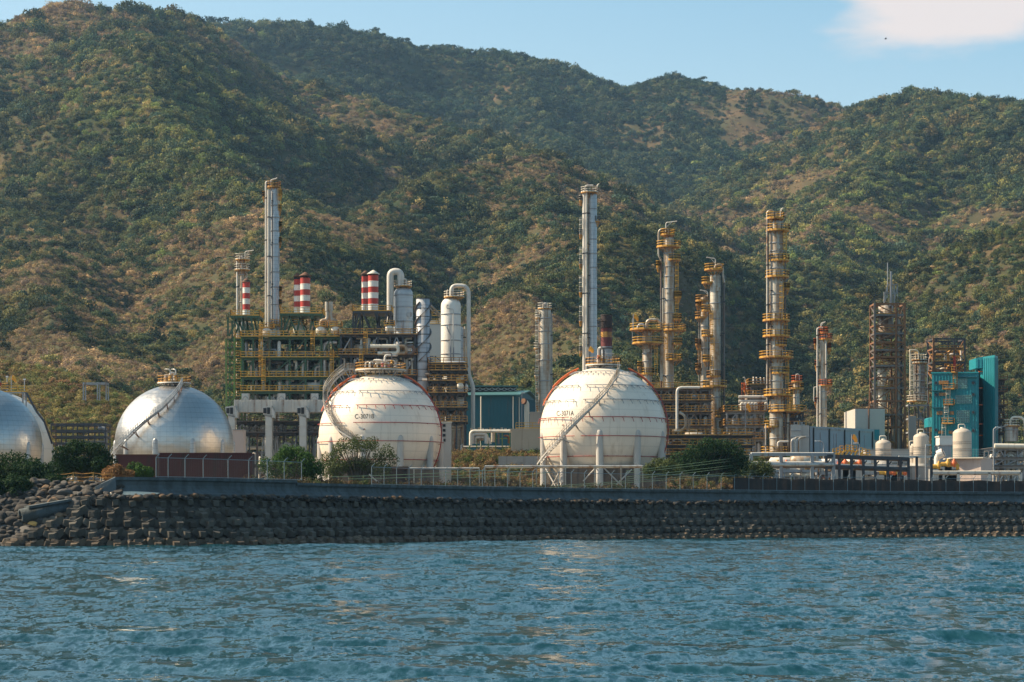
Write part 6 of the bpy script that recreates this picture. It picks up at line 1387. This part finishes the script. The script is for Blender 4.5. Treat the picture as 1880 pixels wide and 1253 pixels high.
# teal building and slab
Y = 470; rt = .30; ca, sa = math.cos(rt), math.sin(rt)
xL, xR = PX(1711, Y+4.6), PX(1796, Y-4.4)
pL = Vector((PX(1711, Y+3), Y+3, 0)); pR = Vector((PX(1796, Y), Y, 0))
zt = PZ(685.5, Y); zl_ = PZ(682.5, Y)
def teal_block(name, label, pl, pr, dep, zl, zr, m='teal'):
    dd = (pr-pl).normalized(); nn = Vector((-dd.y, dd.x, 0)); b1 = pr*(1+dep/pr.y); b0 = pl*(1+dep/pl.y); t_ = thing(name, label, 'building', (pl.x, pl.y, GZ)); q = MB()
    vs = [(p.x, p.y, GZ) for p in (pl, pr, b1, b0)]+[(pl.x, pl.y, zl), (pr.x, pr.y, zr), (b1.x, b1.y, zr), (b0.x, b0.y, zl)]
    q.add(vs, [(0, 1, 5, 4), (1, 2, 6, 5), (2, 3, 7, 6), (3, 0, 4, 7), (4, 5, 6, 7)]); ribbed_wall(q, pl[:2], pr[:2], GZ, min(zl, zr)-.25, .62, .11, .22); ribbed_wall(q, pr[:2], b1[:2], GZ, min(zl, zr)-.25, .62, .11, .22)
    q.build('wall', m, t_); q = MB(); e = dd*.12
    for a, b, za, zb_ in ((pl-e, pr+e, zl, zr),): q.bar(Vector((a.x, a.y, za))-nn*.16, Vector((b.x, b.y, zb_))-nn*.16, .22, .3)
    q.build('parapet_trim', m, t_)
    return t_, dd, nn
pL = Vector((PX(1711, 471), 471, 0)); pR = Vector((PX(1796, 467.5), 467.5, 0))
t_, dd, nn = teal_block('plant_building', 'bright teal ribbed building with round ports, vents and zigzag ladders', pL, pR, 12, PZ(686, 473), PZ(683.5, 466))
def onface(px, py, out=.14):
    f = (px-1711)/85; p = pL.lerp(pR, f)-nn*out; return Vector((p.x, p.y, PZ(py, p.y)))
ang = math.atan2(dd.y, dd.x)
def fpanel(q, x0, x1, y0, y1, out=.16, th=.08):
    a, b = onface((x0+x1)/2, (y0+y1)/2, out), 0; w = (x1-x0)*a.y/F; h = (y1-y0)*a.y/F; q.box(a, (w, th, h), ang)
for x0, x1, y0, y1 in ((1724, 1742, 699, 706.5), (1724, 1738, 721, 727.5), (1720, 1731, 755, 762), (1744, 1752, 755, 762), (1723, 1732, 791, 797), (1742, 1750, 791, 797)):
    q = MB(); fpanel(q, x0, x1, y0, y1); w_ = q.build('vent', 'piped', t_); q = MB(); k = int((x1-x0)/1.8)
    for i in range(k): fpanel(q, x0+(i+.3)*(x1-x0)/k, x0+(i+.7)*(x1-x0)/k, y0+.6, y1-.6, .24, .05)
    q.build('louvre', 'rustyellow', w_)
for px, py in ((1787.5, 703.5), (1787.5, 725), (1787.5, 757.5), (1787.5, 791), (1719, 703.5), (1719, 725), (1719, 790)):
    c = onface(px, py, .1); q = MB(); q.tube([c, c-nn*.22], .42, 14); pt = q.build('port', 'tealdark', t_); q = MB(); q.tube([c-nn*.2, c-nn*.24], .27, 12); q.build('pane', 'black', pt)
mat('grimy_window', (.05, .13, .14), rough=.15, var=.4, vs=1.2, spec=.6); M['grimy'] = MATS['grimy_window']
mat('pale_teal_frame', (.13, .30, .28), rough=.5, var=.3); M['tealframe'] = MATS['pale_teal_frame']
for x0, x1, y0, y1 in ((1755, 1776, 696, 713), (1755, 1784, 726, 741), (1757, 1780, 754, 776)):
    q = MB(); fpanel(q, x0, x1, y0, y1, .15, .06); w_ = q.build('window', 'grimy', t_); q = MB()
    k = int((x1-x0)/3); 
    for i in range(k+1): x = x0+(x1-x0)*i/k; fpanel(q, x-.35, x+.35, y0, y1, .21, .06)
    k = int((y1-y0)/4.2)
    for i in range(k+1): y = y0+(y1-y0)*i/k; fpanel(q, x0, x1, y-.35, y+.35, .225, .06)
    q.build('frame', 'tealframe', w_)
for x0, x1, y in ((1732, 1754, 714.5), (1734, 1753, 743.5), (1731, 1753, 778), (1748, 1757, 684)):
    a, b = onface(x0, y, .8), onface(x1, y, .8); q = MB(); m_ = (a+b)/2; q.box(m_, ((b-a).length, 1.3, .16), ang); d = q.build('landing', 'rustyellow', t_)
    q = MB(); rail(q, [a+nn*.5, a-nn*.6, b-nn*.6, b+nn*.5], 1.1, w=.1, sp=1.0); q.build('railing', 'rustyellow', d)
for px, ya, yb in ((1754.5, 683, 715), (1741.5, 710, 744), (1738, 741, 778), (1733.5, 776, 806)):
    p = onface(px, 740, .45); q = MB(); ladder(q, p.x, p.y, PZ(yb, p.y), PZ(ya, p.y), .8); q.build('ladder', 'cream' if px < 1750 else 'rustyellow', t_)
q = MB()
for x0, x1, y in ((1712, 1730, 717.5), (1712, 1736, 748.5), (1757, 1795, 692.5)): a, b = onface(x0, y, .35), onface(x1, y, .35); q.bar(a, b, .5, .16)
q.build('ledge', 'tealdark', t_)
q = MB(); a, b = onface(1711, 800), onface(1703.7, 800); p0 = pL-nn*.0; q.add([(PX(1704, 473.5), 473.5, PZ(784, 473)), (PX(1712, 472.8), 472.8, PZ(784, 473)), (PX(1712, 472.8), 472.8, PZ(766, 473)), (PX(1706, 473.5), 473.5, PZ(767, 473)), (PX(1704, 473.5), 473.5, PZ(769, 473)),
   (PX(1704, 473.5), 478, PZ(784, 473)), (PX(1712, 472.8), 478, PZ(784, 473)), (PX(1712, 472.8), 478, PZ(766, 473)), (PX(1706, 473.5), 478, PZ(767, 473)), (PX(1704, 473.5), 478, PZ(769, 473))], [(0, 1, 2, 3, 4), (0, 4, 9, 5), (4, 3, 8, 9), (3, 2, 7, 8), (1, 0, 5, 6)]); q.build('bay', 'teal', t_)
s1, s2, s3 = Vector((PX(1805, 474), 474, 0)), Vector((PX(1826, 471), 471, 0)), Vector((PX(1832, 474.5), 474.5, 0))
t_ = thing('plant_tower', 'tall narrow teal slab standing right of the teal building', 'building', (s1.x, s1.y, GZ)); q = MB(); n = 5; bs = [s1, s2, s3, s3+Vector((0, 6, 0)), s1+Vector((0, 8, 0))]; hs_ = [PZ(655.5, 474), PZ(652.3, 471), PZ(655, 474.5), PZ(655, 474), PZ(656, 474)]
q.add([(p.x, p.y, GZ) for p in bs]+[(p.x, p.y, h) for p, h in zip(bs, hs_)], [tuple(range(n, 2*n))]+[(i, (i+1) % n, n+(i+1) % n, n+i) for i in range(n)]); ribbed_wall(q, s1[:2], s2[:2], GZ, hs_[0]-.3, .55, .11, .2); ribbed_wall(q, s2[:2], s3[:2], GZ, hs_[0]-.3, .5, .1, .18)
q.build('wall', 'teal', t_)
u0 = Vector((PX(1791.5, 474.6), 474.6, 0)); q = MB(); zz = (PZ(676, 474), PZ(657.6, 474)); q.add([(u0.x, u0.y, zz[0]), (s1.x, s1.y, zz[0]), (s1.x, s1.y, zz[1]+.3), (u0.x, u0.y, zz[1]), (u0.x, u0.y+7, zz[0]), (s1.x, s1.y+7, zz[0]), (s1.x, s1.y+7, zz[1]+.3), (u0.x, u0.y+7, zz[1])], [(0, 1, 2, 3), (4, 7, 6, 5), (0, 3, 7, 4), (3, 2, 6, 7), (0, 4, 5, 1)]); ribbed_wall(q, u0[:2], s1[:2], zz[0], zz[1]-.2, .55, .11, .2); q.build('overhang', 'teal', t_)
q = MB(); q.bx(PX(1797, 476), PX(1804.5, 476), 477, 479, GZ, PZ(678, 476)); q.build('gap_shade_box', 'dark', t_)  # solid dark box fills the gap, its shade put into the colour
q = MB()
for py in (683, 713, 744, 779, 800): q.bx(PX(1796.5, 475), PX(1804.8, 475), 474.4, 475, PZ(py+1, 475), PZ(py-1, 475))
q.build('cross_beam', 'orange', t_)
frame('steel_frame', 'thin dark frame at the right side of the teal slab', 'steel frame', [1833, 1843], [0, 4], [698, 720, 745, 770, 795], 480, mats=('dark', 'dark', 'rust'), seed=41, pipes=10, mesh_deck='dark', post=.22, pmats=('rust', 'clad', 'piped'))
# cooling vessel far right
t_ = column('squat weathered steel tank under a looping pale pipe at the right edge', 1845, 1869, 779, 470, ybot=811, m='cladrust', cat='tank', name='process_tank', dome=.12, plats=[(782, 1843, 1872, 'cream')], goose=[([(1853, 780), (1855, 766.5), (1879, 766.5), (1881, 811)], 4.5, 'cream', -.6, 1.6), ([(1847, 782), (1833, 786), (1824, 790), (1824, 900)], 1.6, 'grey', -1)], bands=(790,), rl='rustyellow', brackets=False)
frame('pipe_rack', 'crowded pale pipe rack at the lower right corner of the plant', 'pipe rack', [1826, 1845, 1868, 1892], [0, 5, 9], [822, 840, 855], 425, mats=('grey', 'grey', 'cream'), seed=42, pipes=56, vessels=8, mesh_deck='piped', post=.22, pmats=('pipew', 'pipew', 'cream', 'clad', 'pipe'), inrail=False, vm=('white', 'cream', 'pipew'))
t_ = thing('header_pipe', 'thick pale lagged pipe above the crowded lower right rack', 'pipe', at(1850, 820, 424)); q = MB(); q.tube([(PX(1826, 424), 424, PZ(819, 424)), (PX(1905, 424), 424, PZ(820, 424))], .45, 12); q.build('lagging', 'cream', t_)
# tan tanks
def tan_tank(label, px0, px1, yt, yb, Y, side=None):
    s_ = Y/F; r = (px1-px0)*s_/2; cx = PX((px0+px1)/2, Y); zb = PZ(yb, Y); zt = PZ(yt, Y); t_ = thing('storage_tank', label, 'storage tank', (cx, Y, zb), 'tan domed tanks')
    q = MB(); q.lathe((cx, Y, 0), [(r, zb), (r, zt-r*.52), (r*.97, zt-r*.42), (r*.8, zt-r*.24), (r*.5, zt-r*.08), (r*.2, zt-.01), (.02, zt)], 32, False); q.build('shell', 'tank', t_)
    q = MB()
    for f in (.25, .31, .48, .54): z = zb+(zt-zb)*f; q.lathe((cx, Y, z), [(r, -.03), (r+.05, -.03), (r+.05, .03), (r, .03)], 32, False)
    q.build('hoop', 'piped', t_)
    q = MB(); q.tube(elbow_path([(cx-.7, Y, zt-.3), (cx-.7, Y, zt+.7), (cx+.5, Y, zt+.7), (cx+.5, Y, zt-.2)], .3), .09, 8); q.lathe((cx, Y, zt-.05), [(.4, 0), (.4, .2), (.02, .25)], 12, False); q.build('fitting', 'cream', t_)
    q = MB(); q.lathe((cx, Y, GZ), [(r*1.12, 0), (r*1.12, zb-GZ), (.1, zb-GZ)], 32, False); q.build('plinth', 'concrete', t_); return t_
tan_tank('smallest tan domed tank, leftmost of the row of three', 1607.5, 1636, 807.5, 846, 440)
tan_tank('middle sized tan domed tank between the small and the large one', 1677, 1705, 795.5, 852, 435)
tan_tank('small tan domed tank pressed against the left of the middle one', 1670, 1683, 817, 850, 437)
tan_tank('largest tan domed tank, beside the pink beige box', 1749.5, 1783.5, 786.5, 842, 425)
t_ = thing('equipment_enclosure', 'pink beige flat roofed enclosure under the largest tan tank', 'enclosure', (PX(1780, 415), 415, GZ)); Ye = 414
e0, e1, e2 = (PX(1754, Ye+2), Ye+2), (PX(1801, Ye-1), Ye-1), (PX(1822, Ye+3), Ye+3); q = MB(); zz = PZ(842, Ye); bs = [e0, e1, e2, (e2[0]-3, e2[1]+5), (e0[0], e0[1]+6)]
q.prism(bs, GZ, zz); ribbed_wall(q, e0, e1, GZ, zz-.1, 1.1, .02, .05); q.build('wall', 'shedpink', t_)
q = MB(); q.prism([(PX(1747, Ye), Ye+1.2), (PX(1801, Ye), Ye-1.9), (PX(1824, Ye), Ye+2.6), (e2[0]-3, e2[1]+6), (PX(1748, Ye), e0[1]+6.6)], zz+.002, zz+.16); q.build('roof', 'cream', t_)
hut('equipment_cabinet', 'pale blue grey cabinet between the middle and largest tan tanks', 'cabinet', 1724, 1747, 818, 432, 4, 'bluegrey', 'grey', True)
hut('equipment_cabinet', 'white wedge roofed box in front of the teal building', 'cabinet', 1725, 1750, 801, 440, 4, 'white', 'white', False, PZ(817, 440))
hut('low_building', 'low pale concrete building behind the smallest tan tank', 'building', 1594, 1677, 826, 448, 8, 'wallwhite', 'concrete', False)
hut('tank_plinth', 'broad flat concrete bund below the middle tan tank', 'bund', 1668, 1724, 856, 418, 12, 'concrete', 'tank', False)
t_ = thing('cowl_vent', 'white cowl vent on a pipe between the tan tanks', 'vent', at(1722, 850, 420)); q = MB(); q.tube(elbow_path([(PX(1720, 420), 420, GZ), (PX(1720, 420), 420, PZ(838, 420)), (PX(1729, 420), 419.6, PZ(832, 420))], .5), .5, 14); q.tube([(PX(1722, 420), 419.8, PZ(836, 420)), (PX(1731, 420), 419.4, PZ(831, 420))], .85, 14); q.build('cowl', 'white', t_)
q = MB(); q.tube([(PX(1730.6, 420), 419.4, PZ(831.2, 420)), (PX(1731.2, 420), 419.38, PZ(830.9, 420))], .8, 14); q.build('mouth', 'rustcap', t_)
# yellow railed equipment humps and small orange machines
t_ = thing('railed_platform', 'cluster of bright yellow railed walkways before the blue grey shed', 'platform', at(1563, 835, 425)); rg = random.Random(12); Yq = 425
for i in range(9):
    x = 1529+i*8; h = (830, 828, 824, 823, 823, 824, 828, 830, 831)[i]; q = MB(); q.bx(PX(x, Yq), PX(x+7, Yq), Yq+(i % 3), Yq+(i % 3)+2, PZ(h+6, Yq), PZ(h+5.4, Yq)); d = q.build('deck', 'yellow', t_)
    q = MB(); rail(q, [(PX(x, Yq), Yq+(i % 3), PZ(h+5.4, Yq)), (PX(x+7, Yq), Yq+(i % 3), PZ(h+5.4, Yq))], 1.1, w=.14, sp=.8); q.bar(at(x, h+12, Yq), at(x+6, h+3, Yq), .3); q.build('railing', 'yellow', d)
for i, (px, py, m_) in enumerate(((1544, 852, 'orange'), (1557, 852, 'rustyellow'), (1571, 852, 'orange'), (1733, 853, 'yellow'), (1744, 853, 'orange'), (1748, 858, 'yellow'), (1716, 857, 'yellow'), (1633, 868, 'orange'), (1645, 868, 'yellow'), (1655, 869, 'orange'), (1620, 868, 'yellow'), (1420, 855, 'yellow'), (1436, 855, 'orange'))):
    Y_ = 412; c = at(px, py, Y_); t_ = thing('pump', ('orange' if m_ == 'orange' else 'yellow')+' pump seen through the pipe racks near the seawall', 'pump', (c.x, c.y, GZ), 'orange pumps' if m_ == 'orange' else 'yellow pumps')
    q = MB(); q.tube([c+Vector((-.6, 0, 0)), c+Vector((.5, 0, 0))], .42, 12); q.lathe((c.x+.75, c.y, c.z), [(.05, -.65), (.55, -.5), (.55, .4), (.2, .75), (.2, 1.0), (.02, 1.02)], 12, False); q.build('casing', m_, t_)
    q = MB(); q.bx(c.x-1, c.x+1.3, c.y-.5, c.y+.5, GZ, c.z-.45); q.build('base', 'concrete', t_)
# windsocks
def windsock(label, px, py0, py1, Y, ybase=None, m='sock', lean=.25):
    zb = GZ if ybase is None else PZ(ybase, Y); t_ = thing('windsock', label, 'windsock', (PX(px, Y), Y, zb)); z0 = PZ(py0, Y); z1 = PZ(py1, Y); x = PX(px, Y)
    q = MB(); q.tube([(x, Y, zb), (x, Y, z0+.3)], .09, 6); q.build('pole', 'grey', t_)
    q = MB(); L_ = z0-z1; q.tube([(x+.15, Y, z0), (x+.35, Y, z0-.1), (x+.45+lean, Y, z0-L_*.5), (x+.4+lean*1.8, Y, z1)], 0, 10, rs=[.42, .45, .36, .18], cap=False); q.build('sock', m, t_)
windsock('limp orange and yellow windsock before the blue grey shed', 1564, 801, 815, 430)
windsock('limp yellow windsock on the broad yellow railed deck', 1163, 580, 590, 468, 606)
windsock('limp orange windsock over the yellow gangway of the left domes', 21, 693, 702, 455)
windsock('limp orange windsock on the platform left of the biggest column', 1369, 744, 757, 457)
windsock('small yellow windsock at the top of the C-3071A sphere', 1080, 640, 648, 410, 668)
for px, py, Y_, lb in ((13, 692, 470, 'lamp post left of the orange windsock over the gangway'), (45, 697, 470, 'lamp post right of the gangway beside the scrubby hill')):
    t_ = thing('lamp_post', lb, 'lamp post', (PX(px, Y_), Y_, GZ)); q = MB(); q.tube([(PX(px, Y_), Y_, GZ), (PX(px, Y_), Y_, PZ(py, Y_))], .09, 6); q.build('pole', 'grey', t_); q = MB(); q.box((PX(px, Y_), Y_, PZ(py, Y_)), (.5, .3, .3)); q.build('lamp_head', 'lamp', t_)
def lamp(px, py, Y, reach, label):
    t_ = thing('street_lamp', label, 'street lamp', (PX(px, Y), Y, GZ)); q = MB(); q.tube(elbow_path([(PX(px, Y), Y, GZ), (PX(px, Y), Y, PZ(py, Y)), (PX(px, Y)+reach, Y, PZ(py, Y)+.25)], .5), .10, 6); q.build('pole', 'grey', t_)
    q = MB(); q.box((PX(px, Y)+reach, Y, PZ(py, Y)+.22), (.9, .35, .16)); q.build('lamp_head', 'lamp', t_)
lamp(1512, 812, 420, -1.1, 'street lamp reaching left in front of the blue grey shed'); lamp(1578, 816, 420, -.6, 'short armed street lamp beside the yellow railed walkways')
lamp(1699.5, 820, 372, .4, 'thick grey lamp pole between the middle and largest tan tanks'); lamp(1824, 787, 400, .8, 'tall lamp pole at the lower right rack with its arm to the right')
# ---------------- pipe racks along the shore ----------------
def shore_rack(label, pts, hs, Y_of, beams, m_post, m_beam, name='pipe_rack', post=.35, pipes_=(), base=GZ, brace=False):
    P = [Vector((PX(x, Y_of(x)), Y_of(x), 0)) for x in pts]; t_ = thing(name, label, 'pipe rack', (P[0].x, P[0].y, base))
    for i, p in enumerate(P): q = MB(); z = PZ(hs(pts[i]), Y_of(pts[i])); q.bx(p.x-post/2, p.x+post/2, p.y-post/2, p.y+post/2, base, z); q.build('post', m_post, t_)
    for off, h in beams:
        q = MB()
        for i in range(len(P)-1): q.bar(P[i]+Vector((0, 0, PZ(hs(pts[i])+off, Y_of(pts[i])))), P[i+1]+Vector((0, 0, PZ(hs(pts[i+1])+off, Y_of(pts[i+1])))), h, h)
        q.build('beam', m_beam, t_)
    for off, r, m_, dy in pipes_:
        q = MB(); q.tube([P[i]+Vector((0, dy, PZ(hs(pts[i])+off, Y_of(pts[i])))) for i in range(len(P))], r, 8); q.build('pipe', m_, t_)
    if brace:
        q = MB()
        for i in range(len(P)-1):
            a = P[i]+Vector((0, 0, PZ(hs(pts[i])+3, Y_of(pts[i])))); b = P[i+1]+Vector((0, 0, PZ(hs(pts[i+1])+15, Y_of(pts[i+1])))); m_ = a.lerp(b, .28)+Vector((0, 0, -.1)); q.bar(Vector((a.x, a.y, b.z)), m_, .16)
        q.build('brace', m_beam, t_)
    return t_
yo = lambda x: 368+(x-1380)*.03
shore_rack('long grey pipe rack with two tiers of pale pipes, right of the wide dark bush', [1379, 1434, 1491, 1530], lambda x: 834, yo, [(1, .45)], 'grey', 'grey', post=.55, pipes_=[(-1, .2, 'pipew', .2), (17, .34, 'pipew', .3), (19.5, .28, 'pipe', -.3), (22.5, .3, 'piped', .1)])
shore_rack('dark braced pipe rack in front of the smallest tan tank', [1517, 1541, 1563, 1585, 1607, 1630, 1653, 1668], lambda x: 836+(x-1517)*.035, yo, [(1.5, .5), (20, .42)], 'dark', 'dark', post=.42, pipes_=[(3, .3, 'piped', .4), (17.5, .22, 'pipe', .4), (23, .26, 'piped', .3)], brace=True)
shore_rack('slim grey rack with one pale beam in front of the pink beige enclosure', [1711, 1759, 1816, 1874], lambda x: 868, lambda x: 385, [(0, .4)], 'pipew', 'pipew', post=.4, pipes_=[(-1.6, .16, 'cream', .2), (2.5, .2, 'pipe', .2)])
shore_rack('plain pale beam on brackets right of the dark braced rack', [1650, 1683, 1710], lambda x: 839, lambda x: 380, [(0, .4)], 'dark', 'pipew', post=.4)
shore_rack('low pale pipe on posts running past the foot of the C-3071A sphere', [890, 934, 985, 1038, 1092, 1140, 1180], lambda x: 856.5-(x-890)*.002, lambda x: 345, [], 'clad', 'clad', post=.2, pipes_=[(0, .13, 'pipe', .2), (2.6, .10, 'clad', .4)])
shore_rack('low white pipe along the weeds below the C-3071B sphere', [640, 700, 760, 820, 880], lambda x: 860, lambda x: 330, [], 'clad', 'clad', post=.15, pipes_=[(0, .11, 'pipe', .2)])
t_ = frame('process_structure', 'low jumble of pipes and valves behind the grey pipe rack', 'pipework', [1385, 1410, 1440, 1470, 1500], [0, 5], [850, 862], 410, mats=('grey', 'grey', 'yellow'), seed=51, pipes=44, vessels=8, mesh_deck='piped', post=.18, inrail=False, decks=False, pmats=('pipew', 'clad', 'yellow', 'cream'))
frame('process_structure', 'low jumble of pipes behind the dark braced rack', 'pipework', [1505, 1540, 1580, 1620, 1660], [0, 5], [852, 866], 412, mats=('grey', 'grey', 'yellow'), seed=52, pipes=56, vessels=14, mesh_deck='piped', post=.18, inrail=False, decks=False, pmats=('pipew', 'clad', 'orange', 'cream', 'white'))
frame('process_structure', 'low jumble of pipes between the biggest column and the dark stack foot', 'pipework', [1225, 1262, 1300, 1340, 1380], [0, 6], [800, 818, 836], 440, mats=('dark', 'grey', 'rustyellow'), seed=53, pipes=50, vessels=14, mesh_deck='dark', post=.2, inrail=True, decks=True, pmats=('pipew', 'clad', 'piped', 'rust'))
# dark brick box in the weeds, red hut under the tree
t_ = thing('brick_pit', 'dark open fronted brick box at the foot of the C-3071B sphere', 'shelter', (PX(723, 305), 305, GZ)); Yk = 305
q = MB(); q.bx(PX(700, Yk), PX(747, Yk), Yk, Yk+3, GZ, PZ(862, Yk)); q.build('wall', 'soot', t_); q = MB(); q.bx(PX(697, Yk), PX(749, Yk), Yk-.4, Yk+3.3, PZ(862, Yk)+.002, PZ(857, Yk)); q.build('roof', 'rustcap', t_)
# cables slung across the shore
def cable(label, pts, r=.03, m='rope', sag=.5, grp=None):
    q = MB(); P = [at(*p) for p in pts]; out = []
    for a, b in zip(P[:-1], P[1:]):
        for i in range(12): f = i/12; c = a.lerp(b, f); c.z -= sag*4*f*(1-f); out.append(c)
    out.append(P[-1]); q.tube(out, r, 5); return tag(q.build('cable', m), label, 'cable', grp)
for i, (a, b, s_) in enumerate([((1150, 865, 322), (1410, 833, 352), .1), ((1150, 869, 322), (1410, 838, 352), .1), ((1150, 876, 322), (1395, 848, 350), .1), ((1150, 880, 322), (1390, 852, 350), .15)]):
    cable('pale green cable slung past the wide dark bush towards the pipe rack', [a, b], .03, 'rope', s_, 'cables slung past the wide bush')
for i, (a, b) in enumerate([((1010, 893, 308), (1420, 862, 352)), ((1010, 896, 308), (1420, 866, 352))]): cable('pale cable slanting behind the fence right of the C-3071A sphere', [a, b], .03, 'rope', .1, 'cables slanting behind the fence')
for i, (a, b) in enumerate([((600, 876, 268), (960, 860, 300)), ((640, 880, 270), (960, 866, 300)), ((820, 878, 287), (1010, 868, 306))]): cable('thin pale cable slung low over the weeds between the spheres', [a, b], .03, 'rope', .15, 'cables over the weeds')
for k in range(5):
    cable('thin dark cable strung across the tan tanks', [(1585, 822.5+k*3.4, 392), (1712, 823+k*3.4, 392), (1830, 824+k*3.2, 392)], .03, 'wire', .2, 'cables across the tan tanks')
# plate left on the seawall
t_ = tag(MB().bx(-1.1, 1.1, -.3, .5, 0, .16).build('plank', 'clad', None), 'short pale plank lying on the seawall top below the C-3071A sphere', 'plank'); p_ = wall_pt(1126, 7.142, 6.5); t_.location = p_
# a bird in the sky
q = MB(); b_ = at(1626, 72, 620); q.tube([b_+Vector((-.4, 0, 0)), b_, b_+Vector((.4, 0, .05))], 0, 8, rs=[.03, .12, .04]); q.add([b_+Vector((-.2, 0, 0)), b_+Vector((.2, 0, 0)), b_+Vector((.1, -.5, .3)), b_+Vector((-.05, -.5, .32))], [(0, 1, 2, 3)]); q.add([b_+Vector((-.2, 0, 0)), b_+Vector((.2, 0, 0)), b_+Vector((.1, .5, .3)), b_+Vector((-.05, .5, .32))], [(0, 1, 2, 3)])
tag(q.build('bird', 'black'), 'tiny dark bird flying below the cloud', 'bird')
# ---------------- air ----------------
hz = bpy.data.materials.new('air'); hz.use_nodes = True; t = hz.node_tree
for n in list(t.nodes):
    if n.type == 'BSDF_PRINCIPLED': t.nodes.remove(n)
v = t.nodes.new('ShaderNodeVolumePrincipled'); v.inputs['Color'].default_value = (.40, .68, 1, 1); v.inputs['Density'].default_value = .00005; v.inputs['Anisotropy'].default_value = .3
t.links.new(v.outputs[0], [n for n in t.nodes if n.type == 'OUTPUT_MATERIAL'][0].inputs['Volume'])
q = MB(); q.bx(-4200, 4200, -3200, 4100, -2.0, 900); o = q.build('haze', hz); tag(o, 'thin blue summer haze over the bay and hills', 'haze', kind='stuff')
